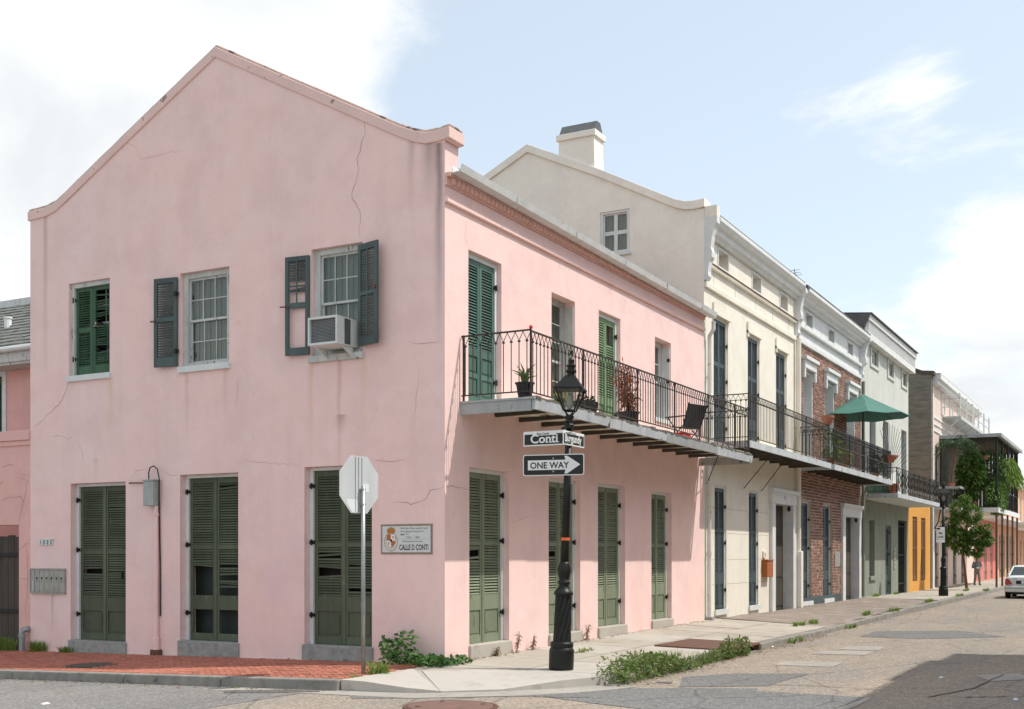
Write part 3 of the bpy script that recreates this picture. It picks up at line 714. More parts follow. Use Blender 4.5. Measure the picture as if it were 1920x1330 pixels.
patch(z3((-1500, 850), (-600, 838), (0, 832), (860, 880), (600, 975), (-400, 990)), 'asphalt_patch', .0055)
patch(z3((600, 985), (860, 884), (905, 888), (680, 990)), 'gutter_concrete', .007, 'concrete_patch')
patch(z3((820, 478), (930, 440), (1500, 436), (1800, 478), (1250, 492)), 'asphalt_patch', .005)
patch(z3((1590, 735), (1880, 720), (1980, 760), (1700, 775)), 'gutter_concrete', .006, 'concrete_patch')
patch([(640, 1293), (1010, 1290), (1420, 1291), (1420, 1313), (1000, 1306), (660, 1310)], 'asphalt_patch', .0045)
patch([(420, 1289), (600, 1292), (600, 1298), (420, 1295)], 'asphalt_patch_dark', .009, 'road_crack')
patch([(1228, 1279), (1262, 1279), (1258, 1282), (1235, 1281)], 'asphalt_patch_dark', .008, 'road_crack')
for pl in ([(1440, 1284), (1560, 1288), (1680, 1297), (1800, 1308), (1900, 1306)], [(1000, 1307), (1120, 1309)], [(1740, 1308), (1830, 1290), (1885, 1262)], [(1600, 1193), (1700, 1195)], [(1690, 1152), (1760, 1154)], [(1820, 1183), (1920, 1186)]):
    pts = [onG(x, y, -.265) for x, y in pl]; q = []
    for (a, b), (c, d) in zip(pts, pts[1:]):
        for i in range(8): q.append((a + (c - a) * i / 8 + R.uniform(-.03, .03), b + (d - b) * i / 8 + R.uniform(-.03, .03)))
    m = MB(); m.add([(x + s * .012, y + s * .016, zroad(x, y) + .0095) for x, y in q for s in (-1, 1)], [(2 * i, 2 * i + 1, 2 * i + 3, 2 * i + 2) for i in range(len(q) - 1)])
    tag(m.build('road_crack', 'asphalt_patch_dark'), kind='structure')
mx, my = onG(845, 1325, -.26)
mh = thing('manhole_cover', (mx, my, -.27), 'rusty round manhole cover in the road at the bottom of the view', 'manhole cover')
MB().lathe(mx, my, [(.60, -.29), (.60, -.254), (.56, -.250), (.55, -.256), (.55, -.29)], 40).build('rim', 'rust_iron', mh)
MB().lathe(mx, my, [(.54, -.29), (.54, -.251), (.50, -.247), (.02, -.243)], 40).build('lid', 'manhole_iron', mh)
for i in range(4):
    a = .8 + i * 1.57; MB().box(mx + .42 * math.cos(a) - .03, mx + .42 * math.cos(a) + .03, my + .42 * math.sin(a) - .018, my + .42 * math.sin(a) + .018, -.25, -.238).build('lifting_slot', 'cover_dark', mh)
# ---- storm drain in the kerb
dr = thing('storm_drain', (5.9, -2.5, -.3), 'rusty steel storm drain plate over a dark kerb inlet among weeds', 'storm drain')
m = MB(); zt = -.118
m.hexa([(4.95, -3.1, zt - .035), (6.9, -3.1, zt - .035), (6.9, -1.62, zt - .0), (4.95, -1.62, zt - .0), (4.95, -3.1, zt), (6.9, -3.1, zt), (6.9, -1.62, zt + .035), (4.95, -1.62, zt + .035)])
m.build('plate', 'rust_iron', dr, bevel=.006)
MB().box(4.97, 6.88, -2.96, -2.9, -.40, -.155).build('inlet_back', 'interior_dark', dr)
for xx in (4.92, 6.84): MB().box(xx, xx + .09, -3.105, -2.95, -.40, -.156).build('side_frame', 'rust_iron', dr)
MB().box(4.95, 6.9, -3.12, -2.98, -.40, -.262).build('inlet_sill', 'gutter_concrete', dr)
# ================================================================== PINK CORNER HOUSE
S0, B0 = P_S(0.0), P_B(0.0)
LEN, WID = 12.45, 9.72
ph = thing('pink_house', (0, 0, -.2), 'pink stucco corner house with gable side, green shutters and iron balcony', 'house')
cD = [(7.08, 8.57, 3.02, -.02), (4.31, 5.70, 3.10, .07), (1.42, 2.83, 3.14, .10)]          # gable side doors: u0 u1 head sill
cW = [(7.50, 8.62, 5.10, 6.92), (4.52, 5.70, 5.06, 6.79), (1.61, 2.68, 5.01, 6.855)]
holes = [(a, b, -.5, h) for a, b, h, s in cD] + [w for w in cW]
m = MB().facade(S0, 0.0, WID, -.8, 8.2, holes, .42)
top = [(0, 8.2), (WID, 8.2), (WID, 8.42), (9.02, 8.42), (8.7, 8.52), (4.83, 10.64), (.62, 8.42), (.35, 8.36), (0, 8.36)]
m.add([S0(u, z) for u, z in top], [tuple(range(len(top)))])
m.add([S0(u, z, .42) for u, z in top], [tuple(range(len(top) - 1, -1, -1))])
m.add([(0, 0, 7.66), (.42, 0, 7.66), (.42, 0, 8.36), (0, 0, 8.36)], [(0, 1, 2, 3)])
m.add([(0, WID, -.8), (LEN, WID, -.8), (LEN, WID, 7.8), (0, WID, 7.8)], [(3, 2, 1, 0)])
bD = [(.77, 2.15, 3.10, .13), (3.70, 5.09, 3.10, .13), (5.94, 7.36, 3.12, .14), (8.88, 10.16, 3.10, .14)]
bU = [(.74, 1.87, 4.17, 6.70), (3.82, 4.85, 4.17, 6.60), (5.98, 7.10, 4.17, 6.66), (9.09, 10.11, 4.78, 6.62)]
m.facade(B0, 0.0, LEN, -.8, 7.66, [(a, b, -.5, h) for a, b, h, s in bD] + bU, .42)
m.build('wall', 'pink_stucco', ph)
# inner lining keeps the rooms dark
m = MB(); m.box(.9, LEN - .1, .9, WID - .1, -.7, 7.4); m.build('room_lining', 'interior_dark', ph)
# coping along the gable
path = [(WID + .05, 8.50), (9.25, 8.52), (8.98, 8.585), (8.75, 8.70), (6.8, 9.745), (4.83, 10.78), (2.6, 9.59), (.85, 8.66), (.58, 8.54), (.36, 8.475), (.12, 8.47), (-.10, 8.50)]
def band(path, lo, hi, d0, d1):
    mb = MB(); n = len(path); vs = []
    for u, z in path: vs += [S0(u, z + lo, d0), S0(u, z + hi, d0), S0(u, z + hi, d1), S0(u, z + lo, d1)]
    fs = [(4 * i + j, 4 * i + (j + 1) % 4, 4 * i + 4 + (j + 1) % 4, 4 * i + 4 + j) for i in range(n - 1) for j in range(4)]
    return mb.add(vs, fs + [(3, 2, 1, 0), tuple(4 * (n - 1) + j for j in range(4))])
band(path, -.20, -.015, -.03, .45).build('coping', 'coping', ph, bevel=.012)
def bump(p): return [(u, z + R.uniform(-.004, .006)) for i in range(len(p) - 1) for k in range(6) for u, z in [(p[i][0] + (p[i + 1][0] - p[i][0]) * k / 6, p[i][1] + (p[i + 1][1] - p[i][1]) * k / 6)]] + [p[-1]]
band(bump(path), -.016, .035, -.0, .40).build('coping_cap', 'coping_top', ph, bevel=.02)
MB().box(-.034, .44, -.09, .02, 8.27, 8.455).build('coping_end', 'coping', ph, bevel=.05)
# roof behind the gable
m = MB()
for ye, sg in ((-.16, 1), (WID + .16, -1)):
    m.hexa([(.43, ye, 7.80), (LEN - .02, ye, 7.80), (LEN - .02, 4.85, 10.20), (.43, 4.85, 10.20), (.43, ye, 7.87), (LEN - .02, ye, 7.87), (LEN - .02, 4.85, 10.28), (.43, 4.85, 10.28)])
m.build('roof', 'roof_rust', ph)
# cornice on the long front
MB().box(.004, LEN - .004, -.055, .004, 7.29, 7.37).build('string_course', 'pink_stucco', ph, bevel=.012)
MB().box(.003, LEN - .005, -.10, .004, 7.70, 7.76).build('cornice_fascia', 'dentil_pink', ph)
MB().box(.006, LEN - .006, -.035, .004, 7.57, 7.699).build('dentil_bed', 'dentil_pink', ph)
d0 = None
for i in range(88):
    xx = .12 + i * .1395
    if d0 is None:
        mb = MB(); mb.pprism(P_B(0), [(xx, 7.695), (xx, 7.64), (xx + .018, 7.605), (xx + .045, 7.595), (xx + .072, 7.605), (xx + .09, 7.64), (xx + .09, 7.695)], -.092, -.034)
        d0 = mb.build('dentil', 'dentil_pink', ph); dog = WORG[d0.name].copy()
    else: share('dentil', d0.data, dog + Vector((.1395 * i, 0, 0)), ph)
# gutter, hung a little lower towards the downspout
m = MB(); A, Bx = .03, LEN + .14
prof = [(-.115, 0), (-.28, .015), (-.31, .125), (-.298, .13), (-.27, .03), (-.13, .018), (-.12, .125), (-.115, .125)]
za, zb_ = 7.735, 7.635
n = len(prof); st = 6
vs = [(A + (Bx - A) * i / st, y_, za + (zb_ - za) * i / st + z_) for i in range(st + 1) for y_, z_ in prof]
m.add(vs, [(i * n + j, i * n + (j + 1) % n, (i + 1) * n + (j + 1) % n, (i + 1) * n + j) for i in range(st) for j in range(n)] + [tuple(range(n - 1, -1, -1)), tuple(st * n + j for j in range(n))])
m.build('gutter', 'gutter_metal', ph)
for i in range(5):
    xx = 1.9 + i * 2.4; zz = za + (zb_ - za) * (xx - A) / (Bx - A)
    MB().box(xx, xx + .012, -.316, -.11, zz - .003, zz + .132).build('gutter_strap', 'gutter_metal', ph)
m = MB().tube([(12.60, -.20, 7.55), (12.60, -.20, 7.35), (12.60, -.10, 7.2), (12.60, -.085, 1.5), (12.60, -.09, .0)], .055, 10)
for zz in (6.1, 1.62): m.lathe(12.60, -.088, [(.07, zz), (.07, zz + .08)], 10)
m.build('downspout', 'gutter_metal', ph, smooth=False)
MB().box(12.50, 12.70, -.20, .0, -.05, .06).build('downspout_shoe', 'granite', ph, bevel=.02)

# ---- gable side doors
ZL = lambda z0, z1: [('P', z0 + .13, z0 + .56), ('L', z0 + .82, z0 + 1.66), ('L', z0 + 1.74, z1 - .10)]
for i, (u0, u1, h, s) in enumerate(cD):
    fr = MB(); fr.pbox(S0, u1 - .085, u1 - .005, s, h - .002, .13, .26); fr.pbox(S0, u0 + .005, u0 + .05, s, h - .002, .13, .26); fr.pbox(S0, u0 + .05, u1 - .085, h - .06, h - .003, .13, .26)
    fr.build('door_frame', 'white_paint', ph)
    MB().pbox(S0, u0 - .03, u1 + .03, -.75, s, -.045, .5).build('door_sill', 'granite', ph, bevel=.015)
    a, b = u0 + .05, u1 - .085; mid = (a + b) / 2
    kw = [dict(drop=(11, 12), tiltodd=(3, 13)), dict(drop=(), tiltodd=(11, 24, 37))] if i == 0 else ([dict(drop=(1, 2, 3, 4, 5, 6, 7, 8, 9, 10, 11), tiltodd=(12, 14)), dict(drop=(1, 2, 3, 7, 8, 12), tiltodd=(5, 6, 9, 40, 41))] if i == 1 else [dict(drop=(9, 10, 15), tiltodd=(8, 11, 14, 16)), dict(drop=(3,), tiltodd=(12, 13))])
    zones = ZL(s + .005, h - .065)
    if i == 1: zones = [('O', zones[0][1], zones[0][2])] + zones[1:]
    # camera sees the far leaf (larger Y) on the left
    for k, (c, d) in enumerate(((mid + .004, b - .002), (a + .002, mid - .004))):
        lf = shutter(ph, S0, c, d, s + .006, h - .064, .17, 'shutter_olive', zones, 'shutter_door', each=True, **kw[k])
        if k == 0:
            for zz in (.5, 1.75, 2.72): hinge(lf, S0, d + .03, s + zz, .15)
        else: MB().pbox(S0, c + .2, c + .23, s + 1.2, s + 1.34, .145, .172).build('latch', 'black_iron', lf) if i == 0 else None
    MB().pbox(S0, mid - .03, mid + .03, s + .01, h - .07, .155, .172).build('door_astragal', 'shutter_olive', ph)
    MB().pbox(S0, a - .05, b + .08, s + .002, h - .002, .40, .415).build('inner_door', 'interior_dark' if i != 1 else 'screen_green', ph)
# ---- gable side windows
for i, (u0, u1, z0, z1) in enumerate(cW):
    MB().pbox(S0, u0 - .03, u1 + .03, z0 - .10, z0 + .012, -.055, .41).build('window_sill', 'white_paint' if i < 2 else 'old_white', ph, bevel=.008)
u0, u1, z0, z1 = cW[0]
fr = MB(); fr.pbox(S0, u1 - .10, u1 - .004, z0 + .012, z1 - .003, .05, .22); fr.pbox(S0, u0 + .004, u0 + .06, z0 + .012, z1 - .003, .05, .22); fr.pbox(S0, u0 + .06, u1 - .10, z1 - .09, z1 - .003, .05, .22)
fr.build('window_frame', 'old_white', ph)
a, b = u0 + .06, u1 - .10; mid = a + (b - a) * .53
zz = [('L', z0 + .20, z0 + .86), ('L', z0 + .95, z1 - .17)]
lf = shutter(ph, S0, mid + .004, b, z0 + .02, z1 - .095, .10, 'shutter_green', zz, 'window_shutter', each=False, tiltodd=(14, 13))
for q in (.35, 1.5): hinge(lf, S0, b + .03, z0 + q, .08)
lf = shutter(ph, S0, a, mid - .004, z0 + .02, z1 - .095, .10, 'shutter_green', [('L', z0 + .20, z1 - .17)], 'window_shutter', drop=(7, 8, 18, 19, 20, 21, 26, 29, 31, 32, 33, 34), tiltodd=(6, 9, 12, 22, 23, 24, 25, 27, 28, 30))
window(ph, S0, u0 + .02, u1 - .02, z0 + .3, z1 - .01, .26, 3, 2, 'old_white', .05, curtain=None)
MB().pbox(S0, u0 + .05, u0 + .42, z0 + .5, z1 - .5, .55, .57).build('backing_board', 'wood_brown', ph)
# window with one shutter folded back on the wall
u0, u1, z0, z1 = cW[1]
window(ph, S0, u0 + .003, u1 - .003, z0 + .012, z1 - .003, .10, 3, 2, 'old_white', .12)
an = rad(9); F = P_F((-.055, u1 + .03, 0), (-math.sin(an), math.cos(an), 0), (math.cos(an), math.sin(an), 0))
lf = shutter(ph, F, 0, .50, z0 + .03, z1 - .07, -.0, 'shutter_grey', [('L', z0 + .20, z0 + .86), ('L', z0 + .94, z1 - .16)], 'window_shutter', midbar=False)
for q in (.3, 1.35): hinge(lf, F, 0, z0 + q, -.0)
MB().pbox(F, .44, .56, z0 + .86, z0 + .885, -.03, -.004).build('shutter_hook', 'rust_iron', lf)
# window with the air conditioner
u0, u1, z0, z1 = cW[2]
window(ph, S0, u0 + .003, u1 - .003, z0 + .012, z1 - .003, .10, 3, 2, 'old_white', .12)
an = rad(7); F = P_F((-.05, u1 + .02, 0), (-math.sin(an), math.cos(an), 0), (math.cos(an), math.sin(an), 0))
n_ = int(round(.66 / .046))
lf = shutter(ph, F, 0, .47, z0 + .05, z1 - .10, 0, 'shutter_grey', [('O', z0 + .18, z0 + .86), ('L', z0 + .95, z1 - .18)], 'window_shutter', midbar=True, drop=(1, 2, 3, 4, 8), tiltodd=(5, 6, 7, 9))
MB().pbox(F, .38, .56, z0 + .88, z0 + .90, -.03, -.004).build('shutter_hook', 'rust_iron', lf)
an = rad(16); F = P_F((-.05, u0 + .06, 0), (-math.sin(an), -math.cos(an), 0), (math.cos(an), -math.sin(an), 0))
lf = shutter(ph, F, 0, .50, z0 + .10, z1 - .06, 0, 'shutter_grey', [('L', z0 + .24, z0 + .93), ('L', z0 + .99, z1 - .16)], 'window_shutter', midbar=True)
MB().pbox(F, .43, .47, z0 + 1.0, z0 + 1.06, -.02, -.002).build('shutter_hook', 'rust_iron', lf)

# ---- long front, ground floor doors
for i, (u0, u1, h, s) in enumerate(bD):
    fr = MB(); fr.pbox(B0, u1 - .075, u1 - .004, s, h - .002, .11, .25); fr.pbox(B0, u0 + .004, u0 + .05, s, h - .002, .11, .25); fr.pbox(B0, u0 + .05, u1 - .075, h - .07, h - .003, .11, .25)
    fr.build('door_frame', 'white_paint', ph)
    MB().pbox(B0, u0 - .02, u1 + .03, -.75, s, -.05, .5).build('door_sill', 'concrete_new', ph, bevel=.015)
    a, b = u0 + .05, u1 - .075; mid = (a + b) / 2
    zones = ZL(s + .005, h - .07)
    for k, (c, d) in enumerate(((a + .002, mid - .004), (mid + .004, b - .002))):
        kw = dict(drop=(14, 15), tiltodd=(13, 16)) if (i, k) in ((1, 0), (0, 0)) else (dict(drop=(9, 10), tiltodd=(8, 11, 12)) if (i, k) == (1, 1) else dict(drop=(), tiltodd=(R.randint(5, 18), R.randint(20, 36))))
        lf = shutter(ph, B0, c, d, s + .006, h - .072, .14, 'shutter_sage', zones, 'shutter_door', pitch=.05, **kw)
        if k == 1:
            for zz in (.5, 1.75, 2.55): hinge(lf, B0, d + .03, s + zz, .125, w=.06)
    MB().pbox(B0, mid - .025, mid + .025, s + .01, h - .08, .128, .142).build('door_astragal', 'shutter_sage', ph)
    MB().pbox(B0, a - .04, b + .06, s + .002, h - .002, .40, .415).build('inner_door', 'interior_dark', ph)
# ---- long front, upper openings
for i, (u0, u1, z0, z1) in enumerate(bU):
    if i in (0, 2):
        fr = MB(); fr.pbox(B0, u1 - .09, u1 - .004, z0, z1 - .002, .08, .22); fr.pbox(B0, u0 + .004, u0 + .04, z0, z1 - .002, .08, .22); fr.pbox(B0, u0 + .04, u1 - .09, z1 - .09, z1 - .003, .08, .22)
        fr.build('door_frame', 'white_paint', ph)
        a, b = u0 + .04, u1 - .09; mid = (a + b) / 2
        mt = 'shutter_teal' if i == 0 else 'shutter_leaf_green'
        zones = [('P', z0 + .14, z0 + .45), ('P', z0 + .53, z0 + .82), ('L', z0 + .95, z1 - .20)] if i == 0 else [('P', z0 + .14, z0 + .60), ('L', z0 + .75, z0 + 1.5), ('L', z0 + 1.58, z1 - .20)]
        for k, (c, d) in enumerate(((a + .002, mid - .004), (mid + .004, b - .002))):
            kw = dict(drop=tuple(range(22, 30))) if (i, k) == (2, 1) else {}
            lf = shutter(ph, B0, c, d, z0 + .02, z1 - .092, .10, mt, zones, 'shutter_door', pitch=.05, **kw)
            uu = c + .03 if k == 0 else d + .02
            for q in (.45, 2.1): hinge(lf, B0, uu, z0 + q, .09, 'rust_iron' if (i == 0 and k == 0) else 'black_iron')
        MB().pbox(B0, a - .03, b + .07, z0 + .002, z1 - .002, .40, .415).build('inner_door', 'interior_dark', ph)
    else:
        window(ph, B0, u0 + .003, u1 - .003, z0 + (.05 if i == 1 else .0), z1 - .003, .24, 2, 3 if i == 1 else 2, 'white_paint' if i == 3 else 'old_white', .09)
        sd = MB(); sd.pbox(B0, u1 - .035, u1 - .004, z0 + .05, z1 - .1, .03, .215); sd.build('folded_shutter', 'old_white' if i == 1 else 'white_paint', ph)
        for q in (.9, 1.4): MB().pbox(B0, u1 - .055, u1 - .03, z0 + q, z0 + q + .07, .02, .08).build('hinge', 'black_iron', ph)
        if i == 3: MB().pbox(B0, u0 - .02, u1 + .02, z0 - .09, z0 + .002, -.03, .4).build('window_sill', 'white_paint', ph)
# ---- balcony
BX0, BX1, BY, BZ = .50, 12.08, -1.33, 4.14
yb = [0, -.165, -.33, -.495, -.66, -.825, -.99, -1.155, BY]
for a, b in zip(yb, yb[1:]):
    MB().box(BX0 + .04 + R.uniform(-.01, .01), BX1 - .03 + R.uniform(-.02, .03), b + .006, a - .003, BZ - .05 + R.uniform(-.004, .004), BZ - .012 + R.uniform(-.006, .006)).build('deck_plank', 'plank_under', ph)
jx = BX0 + .25
j0 = None
while jx < BX1 - .1:
    q = MB().hexa([(jx, BY + .05, BZ - .105), (jx + .085, BY + .05, BZ - .105), (jx + .085, .2, BZ - .13), (jx, .2, BZ - .13), (jx, BY + .05, BZ - .056), (jx + .085, BY + .05, BZ - .056), (jx + .085, .2, BZ - .056), (jx, .2, BZ - .056)])
    if j0 is None: j0 = q.build('joist', 'joist_dark', ph); jo = WORG[j0.name].copy(); jx0 = jx
    else: share('joist', j0.data, jo + Vector((jx - jx0, 0, 0)), ph)
    jx += .88
for a, b, mt in ((BX0, 3.42, 'pale_fascia'), (3.43, 6.3, 'pale_fascia'), (6.31, 9.4, 'grey_fascia'), (9.41, BX1, 'pale_fascia')):
    m = MB(); zs_ = lambda x: BZ - .075 * (x - BX0) / (BX1 - BX0)
    m.hexa([(a, BY - .03, zs_(a) - .19), (b, BY - .03, zs_(b) - .17), (b, BY + .02, zs_(b) - .17), (a, BY + .02, zs_(a) - .19), (a, BY - .055, zs_(a) - .01), (b, BY - .055, zs_(b) - .01), (b, BY + .02, zs_(b) - .01), (a, BY + .02, zs_(a) - .01)])
    m.build('fascia_board', mt, ph)
m = MB(); m.box(BX0 - .03, BX0 + .015, BY + .021, -.004, BZ - .215, BZ - .035); m.box(BX0 - .05, BX0 + .018, BY - .055, -.004, BZ - .034, BZ + .0)
m.build('end_fascia', 'grey_fascia', ph)
MB().box(BX1 - .02, BX1 + .03, BY + .021, -.004, BZ - .28, BZ - .09).build('end_fascia', 'grey_fascia', ph)
m = MB()
xx = BX0
while xx < BX1 - .1:     # rotten, uneven plank ends over the fascia
    w = R.uniform(.10, .22); h = R.uniform(.0, .03); m.box(xx, xx + w - .01, BY - .05 - R.uniform(0, .02), BY + .16, BZ - .02 - .06 * (xx - BX0) / 11.6, BZ + h - .06 * (xx - BX0) / 11.6); xx += w
tag(m.build('rotten_plank_ends', 'plank_top', ph), kind='stuff')
RZ = 5.21
railing(ph, P_S(BX0 - .01), BY + .03, -.02, BZ, RZ, step=.135, posts=(-.06,))
railing(ph, P_B(BY + .03), BX0 - .01, BX1 - .1, BZ - .02, RZ - .02, step=.132, posts=(BX0 - .01, 2.45, 4.9, 6.9, 9.0, 10.9, BX1 - .1))
railing(ph, P_S(BX1 - .1), BY + .03, -.02, BZ - .05, RZ - .03, step=.135, mid=True, posts=(BY + .03, -.05))
MB().lathe(BX0 - .01, BY + .03, [(.012, RZ), (.024, RZ + .015), (.031, RZ + .035), (.024, RZ + .055), (.01, RZ + .07)], 10).build('ball_finial', 'red_plastic', ph, smooth=True)
MB().lathe(BX1 - .1, BY + .03, [(.012, RZ - .03), (.03, RZ), (.034, RZ + .03), (.01, RZ + .06)], 8).build('ball_finial', 'black_iron', ph, smooth=True)
# ---- cracks in the stucco
def cr(pts, w=.012): crack(ph, S0, [onS(*p) for p in pts], w)
cr([(127, 718), (118, 752), (87, 781), (60, 806)], .016)
cr([(97, 820), (113, 815), (127, 822), (137, 819)])
cr([(680.6, 195), (682, 228), (685, 252), (677, 274), (670, 297), (671, 330), (658, 364), (674, 397), (675, 450)], .016)
cr([(769, 643), (795, 643), (829, 639)])
cr([(737, 941), (772, 945), (797, 937), (806, 920), (833, 913)], .02)
cr([(699, 864), (730, 866), (763, 863)], .014)
cr([(445, 698), (447, 731), (442, 767)], .008)
cr([(144, 828), (155, 848), (158, 870)], .01)
cr([(228, 264), (256, 277), (262, 299), (328, 284), (352, 284)], .008)
cr([(240, 902), (251, 885), (279, 876)], .01)
cr([(302, 882), (318, 892), (337, 890)], .01)
cr([(440, 862), (500, 868), (570, 872)], .007)
cr([(775, 800), (780, 760), (788, 700), (783, 670)], .006)
crack(ph, B0, [(.005, onB(835, 913)[1]), (.25, onB(845, 912)[1]), (.75, onB(868, 916)[1])], .016)
crack(ph, B0, [onB(*p) for p in ((878, 466), (872, 440), (876, 415))], .01)
crack(ph, B0, [onB(*p) for p in ((1163, 600), (1172, 570), (1180, 540))], .008)
crack(ph, B0, [onB(*p) for p in ((955, 980), (985, 972), (1000, 965))], .01)
# ================================================================== THE ROW BEYOND
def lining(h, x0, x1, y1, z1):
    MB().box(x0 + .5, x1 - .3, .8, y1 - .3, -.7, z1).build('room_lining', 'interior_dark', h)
def brace(h, p0, p1, r=.012): MB().tube([p0, p1], r, 5).build('balcony_brace', 'black_iron', h)
def attic(h, u0, u1, z0, z1, frame='white_paint'):
    window(h, B0, u0, u1, z0, z1, .30, 1, 1, frame, .05, meet=False, curtain=None)
    m = MB(); m.pbox(B0, u0 - .06, u0 - .002, z0 - .06, z1 + .06, -.02, .02); m.pbox(B0, u1 + .002, u1 + .06, z0 - .06, z1 + .06, -.02, .02); m.pbox(B0, u0 - .002, u1 + .002, z1 + .002, z1 + .06, -.02, .02); m.pbox(B0, u0 - .002, u1 + .002, z0 - .06, z0 - .002, -.03, .02)
    m.build('attic_surround', frame, h)
def cornice(h, x0, x1, z0, z1, out, mat='white_paint'):
    prof = [(.02, z0), (-.10, z0), (-.13, z0 + .08), (-out * .55, z0 + .10), (-out * .6, z0 + (z1 - z0) * .45), (-out * .82, z0 + (z1 - z0) * .55), (-out, z1 - .10), (-out, z1), (.02, z1)]
    m = MB(); n = len(prof)
    m.add([(x, y, z) for x in (x0, x1) for y, z in prof], [(j, (j + 1) % n, n + (j + 1) % n, n + j) for j in range(n)] + [tuple(range(n - 1, -1, -1)), tuple(range(n, 2 * n))])
    return m.build('cornice', mat, h)
def console(h, x0, x1, ztop, zbot, out, mat='white_paint'):
    H_ = ztop - zbot
    poly = [(.02, ztop), (-out, ztop), (-out, ztop - .10 * H_), (-out * .80, ztop - .16 * H_), (-out * .62, ztop - .30 * H_), (-out * .52, ztop - .48 * H_), (-out * .62, ztop - .56 * H_), (-out * .60, ztop - .64 * H_), (-out * .42, ztop - .70 * H_), (-out * .30, ztop - .86 * H_), (-out * .34, ztop - .94 * H_), (-out * .2, zbot), (.02, zbot)]
    m = MB(); n = len(poly)
    m.add([(x, y, z) for x in (x0, x1) for y, z in poly], [(j, (j + 1) % n, n + (j + 1) % n, n + j) for j in range(n)] + [tuple(range(n - 1, -1, -1)), tuple(range(n, 2 * n))])
    return m.build('console_bracket', mat, h)
def balcony(h, x0, x1, y, z, top, step, mat='pale_fascia', fh=.17, mid=False, iron='rail_iron', posts=(), sides=True, arch=True, joists=True, rb=.009):
    yy = y
    n = 6
    for i in range(n):
        a, b = y * i / n, y * (i + 1) / n
        MB().box(x0 + .02, x1 - .02, b + .005, a - .003, z - .05, z - .012).build('deck_plank', 'plank_under', h)
    MB().box(x0, x1, y - .03, y + .02, z - fh, z).build('fascia_board', mat, h)
    for xe in (x0 - .03, x1): MB().box(xe, xe + .03, y + .021, -.004, z - fh, z - .002).build('end_fascia', mat, h)
    if joists:
        jx = x0 + .4
        while jx < x1:
            MB().box(jx, jx + .09, y + .06, .15, z - .15, z - .055).build('joist', 'joist_dark', h); jx += 1.05
    ps = [x0 + .04] + list(posts) + [x1 - .04]
    railing(h, P_B(y + .03), x0 + .04, x1 - .04, z, top, step=step, posts=ps, mid=mid, mat=iron, arch=arch, rb=rb, seg=3)
    if sides:
        railing(h, P_S(x0 + .04), y + .03, -.02, z, top, step=step, mid=mid, mat=iron, arch=arch, rb=rb, seg=3)
        railing(h, P_S(x1 - .04), y + .03, -.02, z, top, step=step * 1.5, mid=mid, mat=iron, arch=arch, rb=rb, seg=3)
def louvre_pair(h, u0, u1, z0, z1, mat, panel=True, d=.06, frame='white_paint', inner=True, pitch=.055, hinges=(.5, 1.75, 2.7)):
    fr = MB(); fr.pbox(B0, u1 - .06, u1 - .003, z0, z1 - .002, d - .02, d + .1); fr.pbox(B0, u0 + .003, u0 + .03, z0, z1 - .002, d - .02, d + .1); fr.pbox(B0, u0 + .03, u1 - .06, z1 - .06, z1 - .003, d - .02, d + .1)
    fr.build('shutter_frame', frame, h)
    a, b = u0 + .03, u1 - .06; mid = (a + b) / 2; H_ = z1 - z0
    zo = ([('P', z0 + .1, z0 + H_ * .2)] if panel else []) + [('L', z0 + (H_ * .29 if panel else .12), z0 + H_ * .62), ('L', z0 + H_ * .65, z1 - .16)]
    for k, (c, e) in enumerate(((a, mid - .004), (mid + .004, b))):
        lf = shutter(h, B0, c, e, z0 + .01, z1 - .065, d, mat, zo, 'shutter', pitch=pitch, st=.06)
        if k:
            for q in hinges:
                if q < H_ - .2: hinge(lf, B0, e + .02, z0 + q, d - .02)
    if inner: MB().pbox(B0, a - .02, b + .05, z0 + .002, z1 - .002, d + .20, d + .215).build('inner_door', 'interior_dark', h)
def doorway(h, x0, x1, z0, z1, o0, o1, oh, num=None, mat='white_paint', panelm='wood_dark', dp=.24):
    """white classical surround x0..x1, opening o0..o1 below oh, dark door set far back"""
    m = MB(); m.pbox(B0, x0 + .08, o0, z0, oh, -.10, .55); m.pbox(B0, o1, x1 - .08, z0, oh, -.10, .55)
    m.pbox(B0, x0 + .04, x1 - .04, oh, z1 - .12, -.11, .55); m.pbox(B0, x0, x1, z1 - .12, z1, -.17, .1); m.pbox(B0, x0 + .02, x1 - .02, z1 - .18, z1 - .121, -.14, .1)
    sr = m.build('door_surround', mat, h, bevel=.008)
    if num: text(num, .20, B0, (x0 + x1) / 2 - .12, oh + .14, -.114, 'sign_black', sr, 'house_number')
    dm = MB(); dm.pbox(B0, o0, o1, z0, oh, dp, dp + .05)
    w = (o1 - o0) / 2
    for k in range(2):
        for (a, b) in ((.15, .9), (1.05, 2.2), (2.3, oh - z0 - .15)):
            dm.pbox(B0, o0 + k * w + .12, o0 + (k + 1) * w - .12, z0 + a, z0 + b, dp - .02, dp + .001)
    do = dm.build('door', panelm, h)
    MB().pbox(B0, o0 + w - .09, o0 + w - .04, z0 + 1.0, z0 + 1.12, dp - .05, dp - .021).build('door_knob', 'chrome', do)
    MB().lathe(o1 - .22, -.02, [(.02, oh - .02), (.05, oh - .06), (.05, oh - .16), (.03, oh - .18)][::-1], 10).build('porch_lamp', 'black_iron', h)
    return sr

